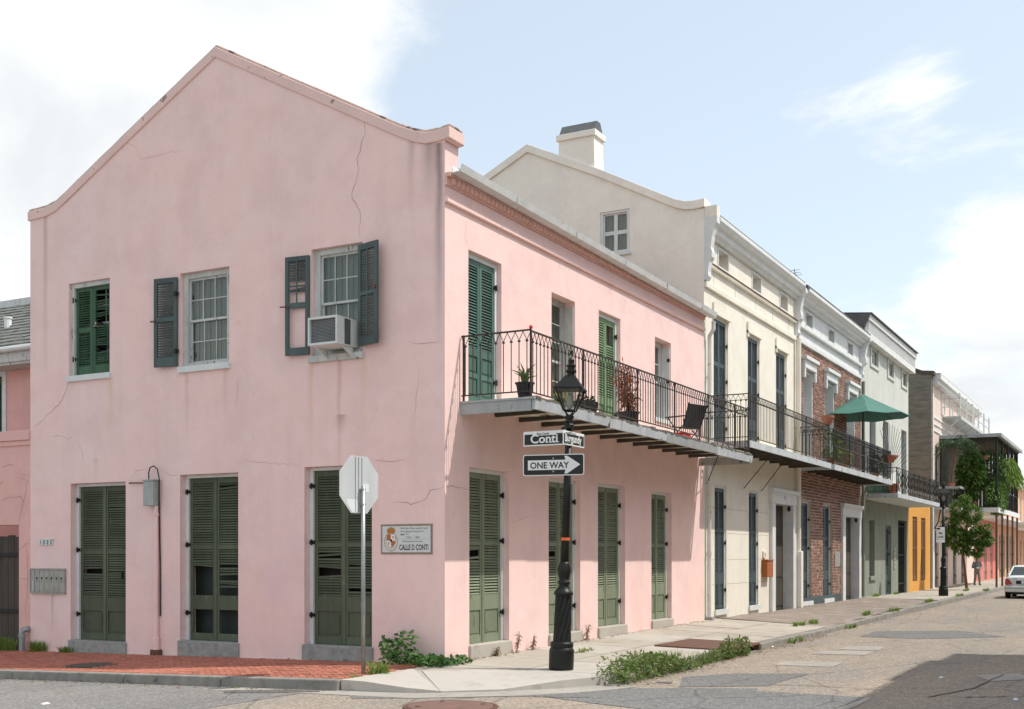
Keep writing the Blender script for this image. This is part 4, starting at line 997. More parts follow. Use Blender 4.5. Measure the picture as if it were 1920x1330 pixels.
# ---------------------------------------------------------------- cream house
C0, C1 = LEN, 21.24
ch = thing('cream_house', (C0, 0, -.1), 'tall cream stucco townhouse with grey gable chimney and dark teal shutters', 'house')
cg = [(13.28, 14.25), (16.24, 17.16)]; cu = [(13.20, 14.38), (16.14, 17.27), (18.98, 20.17)]; ca = [(13.54, 14.40), (16.54, 17.40), (19.39, 20.25)]
m = MB().facade(B0, C0, C1, -.8, 10.1, [(a, b, .2, 3.45) for a, b in cg] + [(18.56, 20.66, -.5, 3.23)] + [(a, b, 4.5, 7.86) for a, b in cu] + [(a, b, 9.18, 9.66) for a, b in ca], .5)
m.build('wall', 'cream_stucco', ch)
MB().box(C0 + .5, C1, 10.9, 11, -.8, 10).build('rear_wall', 'cream_stucco', ch)
lining(ch, C0, C1, 10.9, 9.9)
SG = P_S(C0)
gp = [(0, -.8), (11, -.8), (11, 9.8), (5.04, 12.66), (4.3, 12.3), (3.0, 11.70), (.62, 10.50), (.3, 10.42), (0, 10.42)]
sw_ = (2.03, 2.88, 9.58, 10.70)
m = MB().facade(SG, 1.1, 9.0, -.8, 10.70, [sw_], .3); m.facade(SG, 0, 1.1, -.8, 10.42, [], .3); m.facade(SG, 9.0, 11, -.8, 9.8, [], .3)
m.add([SG(u, z) for u, z in [(0, 10.42), (1.1, 10.42), (1.1, 10.74), (.62, 10.5), (.3, 10.43)]], [(0, 1, 2, 3, 4)])
m.add([SG(u, z) for u, z in [(1.1, 10.70), (9.0, 10.70), (5.04, 12.66), (4.3, 12.3), (3.0, 11.70), (1.1, 10.74)]], [(0, 1, 2, 3, 4, 5)])
m.add([SG(u, z) for u, z in [(9.0, 9.8), (11, 9.8), (9.0, 10.76)]], [(0, 1, 2)])
m.build('gable_wall', 'cream_side_stucco', ch)
w = window(ch, SG, sw_[0] + .003, sw_[1] - .003, sw_[2], sw_[3] - .003, .04, 2, 2, 'white_paint', .07, meet=False, bar=.10)
MB().pbox(SG, sw_[0] - .05, sw_[1] + .05, sw_[2] - .08, sw_[2], -.05, .05).build('window_sill', 'white_paint', ch)
gpath = [(11.05, 10.0), (5.04, 12.87), (4.05, 12.40), (3.0, 11.91), (.75, 10.74), (.48, 10.655), (.25, 10.64), (-.03, 10.66)]
def gband(pth, lo, hi, d0, d1):
    mb = MB(); n = len(pth); vs = []
    for u, z in pth: vs += [SG(u, z + lo, d0), SG(u, z + hi, d0), SG(u, z + hi, d1), SG(u, z + lo, d1)]
    return mb.add(vs, [(4 * i + j, 4 * i + (j + 1) % 4, 4 * i + 4 + (j + 1) % 4, 4 * i + 4 + j) for i in range(n - 1) for j in range(4)] + [(3, 2, 1, 0), tuple(4 * (n - 1) + j for j in range(4))])
gband(gpath, -.22, 0, -.06, .42).build('coping', 'cream_side_stucco', ch, bevel=.012)
chm = MB(); chm.hexa([(C0 - .002, 3.02, 11.4), (C0 + .62, 3.02, 11.4), (C0 + .62, 4.12, 11.4), (C0 - .002, 4.12, 11.4), (C0 - .002, 3.06, 12.79), (C0 + .6, 3.06, 12.79), (C0 + .6, 4.1, 12.79), (C0 - .002, 4.1, 12.79)])
chm.box(C0 - .05, C0 + .66, 3.0, 4.16, 12.785, 12.95)
cmo = chm.build('chimney', 'cream_side_stucco', ch, bevel=.012)
m = MB(); m.hexa([(C0 + .02, 3.06, 12.95), (C0 + .6, 3.06, 12.95), (C0 + .6, 4.1, 12.95), (C0 + .02, 4.1, 12.95), (C0 + .20, 3.06, 13.24), (C0 + .42, 3.06, 13.24), (C0 + .42, 4.1, 13.24), (C0 + .20, 4.1, 13.24)])
m.build('chimney_hood', 'hood_metal', cmo)
m = MB(); m.hexa([(C0 + .4, -.3, 10.22), (C1, -.3, 10.22), (C1, 5.04, 12.45), (C0 + .4, 5.04, 12.45), (C0 + .4, -.3, 10.3), (C1, -.3, 10.3), (C1, 5.04, 12.53), (C0 + .4, 5.04, 12.53)])
m.hexa([(C0 + .4, 11.2, 9.6), (C1, 11.2, 9.6), (C1, 5.041, 12.45), (C0 + .4, 5.041, 12.45), (C0 + .4, 11.2, 9.7), (C1, 11.2, 9.7), (C1, 5.041, 12.53), (C0 + .4, 5.041, 12.53)])
m.build('roof', 'roof_slate', ch)
cornice(ch, C0 + .24, C1 - .16, 9.74, 10.22, .36)
console(ch, C0 + .002, C0 + .24, 10.18, 8.60, .34, 'white_paint'); console(ch, C1 - .16, C1 + .12, 10.10, 8.60, .36, 'white_paint')
MB().box(C0 + .004, C0 + .25, -.34, -.004, 10.182, 10.46).build('parapet_block', 'cream_stucco', ch)
MB().box(C0 + .02, C1 - .16, -.07, .004, 8.42, 8.58).build('string_course', 'cream_stucco', ch, bevel=.02)
MB().box(C0 + .25, C1 - .17, -.09, .004, 8.98, 9.05).build('frieze_moulding', 'cream_stucco', ch, bevel=.015)
m = MB(); m.tube([(C0 + .28, -.10, 9.075), (C1 - .2, -.10, 9.07)], .022, 6); m.build('cable_conduit', 'wood_brown', ch)
for xx in (13.2, 15.0, 16.9, 18.6, 20.4): MB().box(xx, xx + .012, -.004, .002, 8.58, 8.98).build('stucco_joint', 'stucco_line', ch)
for a, b in ca: attic(ch, a + .03, b - .03, 9.20, 9.64)
for a, b in cu:
    louvre_pair(ch, a, b, 4.5, 7.86, 'shutter_slate', frame='cream_stucco')
    m = MB(); m.pbox(B0, a - .10, a - .002, 7.75, 8.17, -.05, .01); m.pbox(B0, a - .1, b + .1, 7.862, 7.93, -.07, .01); m.pbox(B0, a - .04, b + .04, 7.931, 8.10, -.03, .01)
    m.build('window_lintel', 'cream_stucco', ch)
for a, b in cg:
    louvre_pair(ch, a, b, .2, 3.45, 'shutter_slate')
    MB().pbox(B0, a - .04, b + .05, .06, .2, -.06, .4).build('window_sill', 'white_paint', ch)
doorway(ch, 18.19, 21.05, -.10, 3.62, 18.62, 20.60, 3.17, '43')
for zz in (.85, 1.5, 2.2, 2.85):
    for a, b in ((C0 + .24, 13.24), (14.32, 16.20), (17.22, 18.12)): MB().box(a, b, -.0025, .002, zz, zz + .01).build('stucco_joint', 'stucco_line', ch)
for a, b in cg:
    pass
balcony(ch, 12.64, 21.14, -1.12, 4.50, 5.68, .135, mid=True, posts=(15.4, 18.3))
for p, q in (((1325, 907), (1360, 871)), ((1394, 916), (1452, 854)), ((1427, 921), (1479, 862))):
    a = onB(*p); b = onB(*q, -1.0); brace(ch, (a[0], -.01, a[1]), (b[0], -1.0, 4.44))
m = MB().tube([(21.12, -.12, 8.5), (21.12, -.12, .0)], .085, 10); m.build('downspout', 'cream_stucco', ch)
MB().box(21.0, 21.26, -.24, -.004, -.06, 1.75).build('pipe_guard', 'cream_stucco', ch, bevel=.02)
mb_ = thing('wall_mailbox', (17.75, -.12, .9), 'rust orange metal letter box on the cream wall beside the door', 'letter box')
MB().box(17.48, 18.10, -.17, -.006, .98, 1.46).build('box', 'mailbox_orange', mb_, bevel=.015)
MB().box(17.46, 18.12, -.19, -.006, 1.462, 1.49).build('lid', 'mailbox_orange', mb_)
MB().box(17.76, 17.82, -.176, -.1705, 1.36, 1.40).build('lock', 'chrome', mb_)
ic = thing('intercom_box', (17.72, -.05, 1.5), 'small pale intercom box above the orange letter box', 'intercom')
MB().box(17.56, 17.80, -.05, -.004, 1.54, 1.74).build('case', 'cream_stucco', ic, bevel=.01)
MB().box(17.63, 17.73, -.056, -.0505, 1.60, 1.68).build('grille', 'box_grey', ic)

# ---------------------------------------------------------------- brick house
K0, K1 = C1, 30.76
kh = thing('brick_house', (K0, 0, -.1), 'red brick townhouse with white attic storey, lintels and black balcony', 'house')
ku = [(22.09, 23.36), (25.02, 26.40), (28.37, 29.75)]; kg = [(21.86, 23.12), (24.79, 26.08)]; ka = [(22.45, 23.35), (25.55, 26.45), (28.55, 29.45)]
kholes = [(a, b, .1, 3.40) for a, b in kg] + [(27.79, 30.21, -.5, 3.11)] + [(a, b, 4.46, 7.7) for a, b in ku]
m = MB().facade(B0, K0, K1, -.8, 8.50, kholes, .45)
m.build('wall', 'mortar', kh)
bm = {k: MB() for k in ('brick_red', 'brick_brown', 'brick_pale')}
row = 0; z = -.05
while z < 8.46:
    x = K0 + .01 - (.12 if row % 2 else 0)
    while x < K1:
        a, b = max(x, K0 + .01), min(x + .225, K1 - .005); zc = z + .04
        spans = [(a, b)]
        for h0, h1, hz0, hz1 in kholes:
            if hz0 < zc < hz1: spans = [s for (p, q) in spans for s in ((p, min(q, h0)), (max(p, h1), q)) if s[1] - s[0] > .02]
        for p, q in spans:
            k = R.choice(('brick_red', 'brick_red', 'brick_brown', 'brick_pale')) if z > .2 else 'brick_brown'
            bm[k].box(p, q - .012, -.014 - R.uniform(0, .006), .001, z, z + .064)
        x += .25
    z += .10; row += 1
for k, mb in bm.items(): tag(mb.build('bricks', k, kh), kind='stuff')
lining(kh, K0, K1, 10, 8.4)
m = MB().facade(B0, K0, K1, 8.50, 9.9, [(a, b, 9.16, 9.62) for a, b in ka], .45); m.build('attic_wall', 'white_paint', kh)
MB().box(K0 + .14, K1, -.08, .004, 8.46, 8.62).build('string_course', 'white_paint', kh, bevel=.02)
MB().box(K0 + .14, K1, -.11, .004, 8.94, 9.06).build('frieze_moulding', 'white_paint', kh, bevel=.02)
cornice(kh, K0 + .14, K1 - .1, 9.72, 10.12, .42); console(kh, K1 - .12, K1 + .14, 10.1, 8.55, .40)
MB().hexa([(K0, -.4, 10.12), (K1, -.4, 10.12), (K1, 5, 12.0), (K0, 5, 12.0), (K0, -.4, 10.2), (K1, -.4, 10.2), (K1, 5, 12.1), (K0, 5, 12.1)]).build('roof', 'roof_slate', kh)
MB().box(20.9, 21.5, 1.2, 1.9, 10.4, 11.55).build('roof_vent', 'hood_metal', kh, bevel=.05)
an_ = MB(); an_.tube([(22.6, .4, 10.3), (22.6, .4, 11.1)], .012, 4); an_.tube([(22.1, .3, 10.95), (23.6, .6, 11.1)], .01, 4)
for q in (.1, .5, .9): an_.tube([(22.1 + 1.5 * q, .3 + .3 * q - .2, 10.95 + .15 * q), (22.1 + 1.5 * q, .3 + .3 * q + .2, 10.95 + .15 * q)], .008, 4)
an_.build('roof_antenna', 'galvanised', kh)
for a, b in ka: attic(kh, a + .03, b - .03, 9.18, 9.60)
for a, b in ku:
    m = MB(); m.pbox(B0, a - .20, b + .20, 7.98, 8.10, -.20, .0); m.pbox(B0, a - .14, b + .14, 7.72, 7.979, -.12, .0); m.pbox(B0, a - .14, a + .02, 7.40, 7.719, -.11, .0); m.pbox(B0, b - .02, b + .14, 7.40, 7.719, -.11, .0)
    m.build('window_lintel', 'white_paint', kh, bevel=.01)
    m = MB(); m.pbox(B0, b - .07, b - .003, 4.5, 7.69, .0, .44); m.pbox(B0, a + .003, a + .06, 4.5, 7.69, .04, .44); m.pbox(B0, a + .06, b - .07, 7.62, 7.697, .04, .44)
    m.build('window_frame', 'white_paint', kh)
    window(kh, B0, a + .06, b - .07, 4.5, 7.6, .34, 2, 3, 'white_paint', .05)
for a, b in kg:
    louvre_pair(kh, a, b, .1, 3.40, 'shutter_slate', d=.10)
    MB().pbox(B0, a - .06, b + .08, -.04, .1, -.08, .4).build('window_sill', 'white_paint', kh)
MB().box(K0 + .03, 27.3, -.028, .004, -.8, .22).build('plinth', 'shutter_slate', kh)
doorway(kh, 27.34, 30.60, -.10, 3.52, 27.85, 30.15, 3.05, '1')
nb = MB(); nb.box(28.05, 28.6, -.015, .0, 1.7, 2.75); nb.xf(Matrix.Translation((0, .215, 0)))
nb.build('door_notice', 'notice_blue', kh)
MB().box(26.45, 27.25, -.03, .004, 1.2, 1.75).build('render_patch', 'granite', kh)
balcony(kh, 21.26, 30.66, -1.20, 4.48, 5.60, .12, mid=True, posts=(23.6, 25.9, 28.2), iron='black_iron', rb=.012)
MB().box(21.3, 30.6, -1.21, -1.19, 5.05, 5.08).build('middle_rail', 'black_iron', kh)
fan = MB()          # fan of iron spikes that closes off the balcony end
for i in range(15):
    a = rad(2 + i * 9.0)
    fan.tube([(30.62, -1.16, 4.7 + i * .04), (30.64, -1.16 - 1.05 * math.cos(a) * .6, 5.2 + 1.25 * math.sin(a) + i * .02)], .009, 3)
fan.build('spike_fan', 'black_iron', kh)

# ---------------------------------------------------------------- sage house
G0, G1 = K1, 41.16
gh = thing('sage_house', (G0, 0, -.1), 'pale sage green townhouse with deep white slatted cornice and small square attic windows', 'house')
gu = [(32.5, 33.7), (35.2, 36.42), (39.4, 40.7)]; ga = [(32.66, 34.15), (36.18, 37.5), (39.41, 40.75)]
gholes = [(32.45, 33.5, .76, 3.04), (35.72, 37.02, -.1, 2.9), (38.63, 40.74, -.5, 3.2)]
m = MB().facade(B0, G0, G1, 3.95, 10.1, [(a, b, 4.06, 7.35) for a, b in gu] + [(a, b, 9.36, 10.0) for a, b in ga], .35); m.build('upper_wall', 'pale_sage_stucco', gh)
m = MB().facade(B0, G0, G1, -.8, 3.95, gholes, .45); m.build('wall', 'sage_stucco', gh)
m = MB(); m.add([(G1, 0, -.8), (G1, 11, -.8), (G1, 11, 10.1), (G1, 0, 10.1)], [(0, 1, 2, 3)]); m.add([(G0, 0, 9), (G0, 11, 9), (G0, 11, 10.6), (G0, 0, 10.6)], [(0, 1, 2, 3)]); m.build('side_wall', 'pale_sage_stucco', gh)
lining(gh, G0, G1, 10, 9.9)
m = MB(); m.box(G0 + .02, G1 + .1, -.30, .0, 10.1, 10.36); m.box(G0 + .02, G1 + .15, -.36, .0, 10.78, 11.02)
m.box(G0 + .02, G1 + .1, -.22, .0, 10.361, 10.779); m.build('cornice', 'white_paint', gh)
sl0 = None
for i in range(68):
    xx = G0 + .1 + i * .153
    if sl0 is None: sl0 = MB().box(xx, xx + .07, -.31, -.221, 10.365, 10.775).build('cornice_slat', 'white_paint', gh); so_ = WORG[sl0.name].copy()
    else: share('cornice_slat', sl0.data, so_ + Vector((.153 * i, 0, 0)), gh)
MB().hexa([(G0, -.45, 11.02), (G1 + .1, -.45, 11.02), (G1 + .1, 5, 11.5), (G0, 5, 11.5), (G0, -.45, 11.06), (G1 + .1, -.45, 11.06), (G1 + .1, 5, 11.56), (G0, 5, 11.56)]).build('roof', 'roof_slate', gh)
m = MB(); m.add([(G0, 0, 10.1), (G0, 6, 10.1), (G0, 6, 11.5), (G0, -.4, 11.02)], [(0, 1, 2, 3)]); m.build('roof_side', 'roof_slate', gh)
for a, b in ga:
    window(gh, B0, a + .1, b - .1, 9.40, 9.98, .12, 1, 1, 'white_paint', .06, meet=False, curtain=None)
    m = MB(); m.pbox(B0, a - .12, a + .09, 9.25, 10.08, -.05, .05); m.pbox(B0, b - .09, b + .12, 9.25, 10.08, -.05, .05); m.pbox(B0, a + .09, b - .09, 9.25, 9.38, -.05, .05)
    m.build('attic_surround', 'pale_sage_stucco', gh)
for a, b in gu:
    window(gh, B0, a + .05, b - .05, 4.08, 7.3, .22, 2, 4, 'shutter_slate', .07, curtain=None)
window(gh, B0, 32.5, 33.45, .8, 3.0, .3, 2, 3, 'shutter_slate', .08, curtain=None)
MB().pbox(B0, 32.38, 33.6, .6, .76, -.08, .3).build('window_sill', 'sage_stucco', gh)
louvre_pair(gh, 35.72, 37.02, -.1, 2.9, 'shutter_slate', d=.12, frame='sage_stucco')
MB().pbox(B0, 38.63, 40.74, -.2, 3.2, .44, .47).build('passage_gate', 'wood_dark', gh)
m = MB()
for i in range(13): m.tube([(38.7 + i * .16, .1, -.1), (38.7 + i * .16, .1, 3.1)], .012, 4)
for zz in (.3, 1.6, 2.9): m.box(38.64, 40.73, .085, .115, zz, zz + .04)
m.build('iron_gate', 'black_iron', gh)
m = MB()
for i in range(5): m.box(37.5 + .0, 37.95, -.03, -.002, 1.0 + i * .2, 1.16 + i * .2)
m.build('meter_plate', 'mailbox_metal', gh)
balcony(gh, 31.0, 41.3, -1.35, 4.02, 5.02, .30, mid=True, posts=[31 + i * 1.3 for i in range(1, 8)], iron='black_iron', arch=False, rb=.014, joists=False)
MB().box(31.0, 41.3, -1.34, -.004, 3.84, 3.96).build('balcony_soffit', 'pale_sage_stucco', gh)
scr = MB()       # cast iron scrolls between the balcony posts
for i in range(24):
    xx = 31.2 + i * .42
    for sg in (-1, 1):
        scr.tube([(xx, -1.33, 4.15), (xx + sg * .16, -1.33, 4.32), (xx + sg * .05, -1.33, 4.48), (xx + sg * .15, -1.33, 4.66), (xx, -1.33, 4.82)], .013, 3)
tag(scr.build('iron_scrolls', 'black_iron', gh), kind='stuff')
m = MB().tube([(30.83, -.1, 8.4), (30.83, -.1, 0)], .07, 8); m.build('downspout', 'sage_stucco', gh)

# ---------------------------------------------------------------- orange wall, grey brick gable, blush house
oh_ = thing('orange_wall', (44.4, 0, -.15), 'bright orange one storey street wall with two narrow brown shutters', 'wall')
m = MB().facade(B0, G1 + .01, 47.45, -.8, 4.35, [(42.28, 43.60, .36, 3.46), (44.67, 45.93, .36, 3.46)], .3); m.add([(G1 + .01, 0, 4.35), (47.45, 0, 4.35), (47.45, 4, 4.35), (G1 + .01, 4, 4.35)], [(0, 1, 2, 3)]); m.build('wall', 'orange_stucco', oh_)
for a, b in ((42.28, 43.6), (44.67, 45.93)):
    fr = MB(); fr.pbox(B0, a, b, .36, 3.46, .10, .12); fr.build('shutter_back', 'wood_brown', oh_)
    mid = (a + b) / 2
    for c, e in ((a + .03, mid - .02), (mid + .02, b - .03)): shutter(oh_, B0, c, e, .40, 3.42, .05, 'wood_brown', [('L', .6, 1.9), ('L', 2.0, 3.25)], pitch=.08)
hh = thing('blush_house', (48, 0, -.15), 'blush pink house with grey weathered brick gable and rickety white upper gallery', 'house')
H0, H1 = 47.5, 65.0
gy = P_S(H0)
m = MB(); poly = [(-.05, -.8), (9, -.8), (9, 13.5), (1.6, 11.55), (.9, 11.2), (.4, 11.0), (-.05, 10.95)]
m.pprism(gy, poly, 0, .45); m.build('brick_gable', 'grey_brick_wall', hh)
m = MB(); vs = []
pth = [(9, 13.7), (1.6, 11.75), (.9, 11.38), (.4, 11.16), (-.18, 11.10)]
for u, z in pth: vs += [gy(u, z - .2, -.06), gy(u, z, -.06), gy(u, z, .5), gy(u, z - .2, .5)]
m.add(vs, [(4 * i + j, 4 * i + (j + 1) % 4, 4 * i + 4 + (j + 1) % 4, 4 * i + 4 + j) for i in range(len(pth) - 1) for j in range(4)] + [(3, 2, 1, 0), tuple(4 * (len(pth) - 1) + j for j in range(4))]); m.build('gable_coping', 'cover_dark', hh)
hu = [(49.0, 50.3), (52.6, 54.0), (56.0, 57.4), (59.4, 60.8)]; hg = [(48.9, 50.2), (52.3, 53.5), (55.4, 56.8), (58.8, 60.2)]
m = MB().facade(B0, H0 + .46, H1, -.8, 10.5, [(a, b, 4.2, 7.4) for a, b in hu] + [(a, b, -.1, 3.0) for a, b in hg], .3); m.add([(H1, 0, -.8), (H1, 9, -.8), (H1, 9, 10.5), (H1, 0, 10.5)], [(0, 1, 2, 3)]); m.build('wall', 'blush_stucco', hh)
lining(hh, H0, H1, 9, 10.2)
MB().box(H0 + .46, H0 + .75, -.06, .0, -.3, 10.45).build('corner_pilaster', 'white_paint', hh)
for a, b in hu + hg:
    z0, z1 = (4.2, 7.4) if (a, b) in hu else (-.1, 3.0)
    louvre_pair(hh, a, b, z0, z1, 'shutter_slate' if (a, b) in hg else 'shutter_grey', d=.1, frame='blush_stucco', pitch=.09)
m = MB(); m.box(H0 + .4, H1 + .4, -.45, .0, 10.72, 10.98); m.box(H0 + .4, H1 + .3, -.3, 0, 10.5, 10.719); m.build('eave', 'white_paint', hh)
MB().hexa([(H0 + .45, -.42, 10.98), (H1 + .4, -.42, 10.98), (H1 + .6, 5, 11.1), (H0 + .45, 5, 11.1), (H0 + .45, -.42, 11.03), (H1 + .4, -.42, 11.03), (H1 + .6, 5, 11.2), (H0 + .45, 5, 11.2)]).build('roof', 'roof_slate', hh)
m = MB(); m.box(51.4, H1, -.95, 0, 9.08, 9.16); m.box(51.4, H1, -.98, -.94, 8.98, 9.15); m.build('gallery_floor', 'old_white', hh)
for i in range(6):
    xx = 51.45 + i * 2.65
    MB().box(xx, xx + .08, -.93, -.85, 9.16, 10.4).build('gallery_post', 'white_paint', hh)
    MB().tube([(xx + .04, -.9, 9.06), (xx + .04, -.02, 8.2)], .04, 5).build('gallery_strut', 'old_white', hh)
for zz in (9.65, 10.1):
    MB().box(51.45, H1, -.91, -.87, zz, zz + .04).build('gallery_rail', 'old_white', hh); MB().box(51.45, 51.5, -.86, -.01, zz, zz + .04).build('gallery_rail', 'old_white', hh)
for a in (50.9, 54.0, 57.2, 60.4, 63): window(hh, B0, a, a + 1.2, 9.25, 10.4, -.04, 2, 2, 'white_paint', .06, meet=False, curtain=None)
for zz in (8.1, 8.45, 8.8): MB().box(H0 + .8, H1, -.05, -.001, zz, zz + .1).build('siding_band', 'white_paint', hh)

# ---------------------------------------------------------------- two storey gallery with plants
gl = thing('iron_gallery', (50.5, -2.9, -.12), 'two storey pavement gallery on thin iron posts, crowded with plants', 'gallery')
GX0, GX1, GY = 50.5, 62.0, -2.9
MB().box(GX0, GX1, GY, -.004, 4.02, 4.12).build('floor', 'plank_under', gl)
m = MB(); m.box(GX0 - .05, GX1, GY - .05, GY + .02, 3.86, 4.12); m.box(GX0 - .05, GX0, GY + .02, -.02, 3.86, 4.12); m.build('fascia_board', 'white_paint', gl)
m = MB(); m.box(GX0 - .1, GX1 + .1, GY - .12, .0, 7.86, 7.98); m.box(GX0 - .15, GX1 + .15, GY - .2, GY - .1, 7.84, 8.02); m.box(GX0 - .16, GX0 - .1, GY - .1, .0, 7.84, 8.02); m.build('roof', 'grey_fascia', gl)
MB().box(GX0 - .05, GX1, GY - .0, -.1, 7.80, 7.858).build('ceiling', 'joist_dark', gl)
for i in range(5):
    xx = GX0 + .1 + i * 2.75
    MB().tube([(xx, GY + .06, -.12), (xx, GY + .06, 3.88)], .055, 8).build('post', 'rust_iron', gl)
    MB().tube([(xx, GY + .06, 4.1), (xx, GY + .06, 7.85)], .05, 8).build('post', 'black_iron', gl)
MB().box(GX0 + .1, GX1, -.14, -.08, 4.12, 7.8).build('back_wall', 'grey_brick_wall', gl)
m = MB()
for i in range(14): m.box(GX1 - .12, GX1 - .08, GY + .1 + i * .2, GY + .28 + i * .2, 4.12, 7.8)
m.build('added_end_screen', 'wood_dark', gl)  # added dark screen: blocks the bright view out of the far end
fr_ = MB()
for i in range(26): fr_.tube([(GX0 + .1 + i * .43, GY + .06, 7.84), (GX0 + .2 + i * .43, GY + .06, 7.55), (GX0 + .31 + i * .43, GY + .06, 7.84)], .02, 3)
for i in range(7): fr_.tube([(GX0 + .08, GY + .1 + i * .42, 7.84), (GX0 + .08, GY + .28 + i * .42, 7.55), (GX0 + .08, GY + .45 + i * .42, 7.84)], .02, 3)
fr_.build('iron_frieze', 'black_iron', gl)
railing(gl, P_B(GY + .06), GX0 + .1, GX1 - .1, 4.1, 5.1, step=.24, mat='black_iron', arch=False, rb=.014, seg=3)
railing(gl, P_S(GX0 + .08), GY + .06, -.02, 4.1, 5.1, step=.24, mat='black_iron', arch=False, rb=.014, seg=3)
# ---------------------------------------------------------------- farther along
ck = thing('coral_shopfront', (70, 0, -.15), 'low coral red house front beyond the pavement gallery', 'house')
m = MB().facade(B0, H1 + .02, 78, -.8, 4.6, [(66.5, 67.8, -.1, 2.9), (70.0, 71.3, -.1, 2.9), (73.5, 74.8, -.1, 2.9)], .3); m.add([(H1, 0, 4.6), (78, 0, 4.6), (78, 6, 6.2), (H1, 6, 6.2)], [(0, 1, 2, 3)]); m.build('wall', 'coral_stucco', ck)
for a in (66.5, 70.0, 73.5): louvre_pair(ck, a, a + 1.3, -.1, 2.9, 'shutter_sage', d=.08, pitch=.1)
MB().box(H1, 78, -1.6, .0, 4.0, 4.12).build('canopy', 'white_paint', ck)
dk = thing('sage_door_shop', (86, 0, -.15), 'far shopfront with tall pale green doors under an orange lintel', 'house')
m = MB().facade(B0, 78.02, 93, -.8, 4.9, [(a, a + 1.5, -.1, 3.2) for a in (79, 81.5, 84, 86.5, 89)], .3); m.add([(78, 0, 4.9), (93, 0, 4.9), (93, 6, 6.8), (78, 6, 6.8)], [(0, 1, 2, 3)]); m.build('wall', 'peach_stucco', dk)
for a in (79, 81.5, 84, 86.5, 89): louvre_pair(dk, a, a + 1.5, -.1, 3.2, 'shutter_sage', d=.08, pitch=.12)
MB().box(78.1, 92.9, -1.9, -.01, 3.9, 4.05).build('canopy', 'white_paint', dk)
pk = thing('peach_house', (110, 0, -.15), 'peach coloured house with pink shutters at the far end of the row', 'house')
m = MB().facade(B0, 93.02, 150, -.8, 7.4, [(95 + 3.4 * i, 96.6 + 3.4 * i, -.1, 3.0) for i in range(8)] + [(95 + 3.4 * i, 96.6 + 3.4 * i, 4.2, 6.6) for i in range(8)], .3); m.build('wall', 'peach_stucco', pk)
for i in range(8):
    louvre_pair(pk, 95 + 3.4 * i, 96.6 + 3.4 * i, -.1, 3.0, 'coral_stucco', d=.08, pitch=.15); window(pk, B0, 95 + 3.4 * i, 96.6 + 3.4 * i, 4.2, 6.6, .1, 2, 2, 'white_paint', .1, curtain=None)
m = MB(); m.box(93, 150, -.5, .1, 7.4, 7.7); m.build('cornice', 'white_paint', pk)
MB().hexa([(93, -.4, 7.7), (150, -.4, 7.7), (150, 6, 9.6), (93, 6, 9.6), (93, -.4, 7.8), (150, -.4, 7.8), (150, 6, 9.7), (93, 6, 9.7)]).build('roof', 'roof_slate', pk)
MB().box(93.2, 110, -2.4, -.01, 3.7, 3.9).build('canopy', 'white_paint', pk)
sb_ = MB().box(96, 97.2, -2.44, -2.405, 2.9, 3.5).build('shop_sign', 'sign_white', pk)

# ---------------------------------------------------------------- left of the pink house: courtyard wall and the house behind it
cw = thing('courtyard_wall', (0, 11.5, -.3), 'cracked pink courtyard wall with a dark plank gate, left of the gable', 'wall')
XW = .02; SW = P_S(XW)
m = MB().facade(SW, WID + .001, 19, -.9, 3.92, [(10.08, 12.0, -.6, 2.24)], .35); m.build('wall', 'salmon_stucco', cw)
m = MB(); m.box(XW - .06, XW + .4, WID + .003, 19, 3.93, 4.13); m.box(XW - .03, XW + .38, WID + .003, 19, 3.83, 3.928); m.build('wall_coping', 'salmon_stucco', cw, bevel=.01)
for i in range(10):
    MB().pbox(SW, 10.09 + i * .19, 10.09 + i * .19 + .18, -.32, 2.02 + R.uniform(-.02, .02), .20, .23).build('gate_plank', 'wood_dark', cw)
for zz in (.45, 1.6): MB().pbox(SW, 10.09, 11.99, zz, zz + .07, .17, .199).build('gate_batten', 'black_iron', cw)
for pts in ([(0, 875), (28, 873)], [(35, 985), (52, 900), (34, 895)], [(36, 1030), (56, 1018)], [(0, 937), (38, 930), (52, 952)], [(40, 890), (52, 893)], [(35, 1083), (55, 1085)], [(50, 1020), (52, 1090), (48, 1160)], [(0, 908), (6, 900)]):
    crack(cw, SW, [onS(x, y, XW) for x, y in pts], .022)
nh = thing('neighbour_house', (3.4, 15, -.3), 'low pink house with weathered shingle roof behind the courtyard wall', 'house')
NX = 3.4; SN = P_S(NX)
wz = onS(0, 705, NX)
m = MB().facade(SN, WID + .3, 26, -.8, 6.2, [(14.87, 15.9, 4.2, 6.02)], .25); m.build('wall', 'salmon_stucco', nh)
m = MB(); m.pbox(SN, 14.74, 14.88, 4.1, 6.14, -.03, .1); m.pbox(SN, 15.89, 16.0, 4.1, 6.14, -.03, .1); m.pbox(SN, 14.88, 15.89, 6.02, 6.14, -.03, .1); m.build('window_frame', 'white_paint', nh)
for c, e in ((14.89, 15.37), (15.39, 15.88)): shutter(nh, SN, c, e, 4.22, 6.0, .04, 'shutter_green', [('L', 4.4, 5.85)], 'window_shutter')
MB().pbox(SN, 14.88, 15.89, 4.2, 6.02, .12, .14).build('backing_board', 'interior_dark', nh)  # near-black sheet: room darkness put into the colour behind the slat gaps
m = MB(); m.box(NX - .62, NX + .1, WID + .3, 26, 6.14, 6.2); m.box(NX - .66, NX - .60, WID + .3, 26, 6.2, 6.44); m.build('eave', 'old_white', nh)
m = MB().tube([(NX - .72, WID + .3, 6.50), (NX - .72, 26, 6.46)], .07, 8); m.build('gutter', 'gutter_metal', nh)
rz0, rz1, rx1 = 6.5, 8.75, 6.7
sh = MB(); nrow = 15
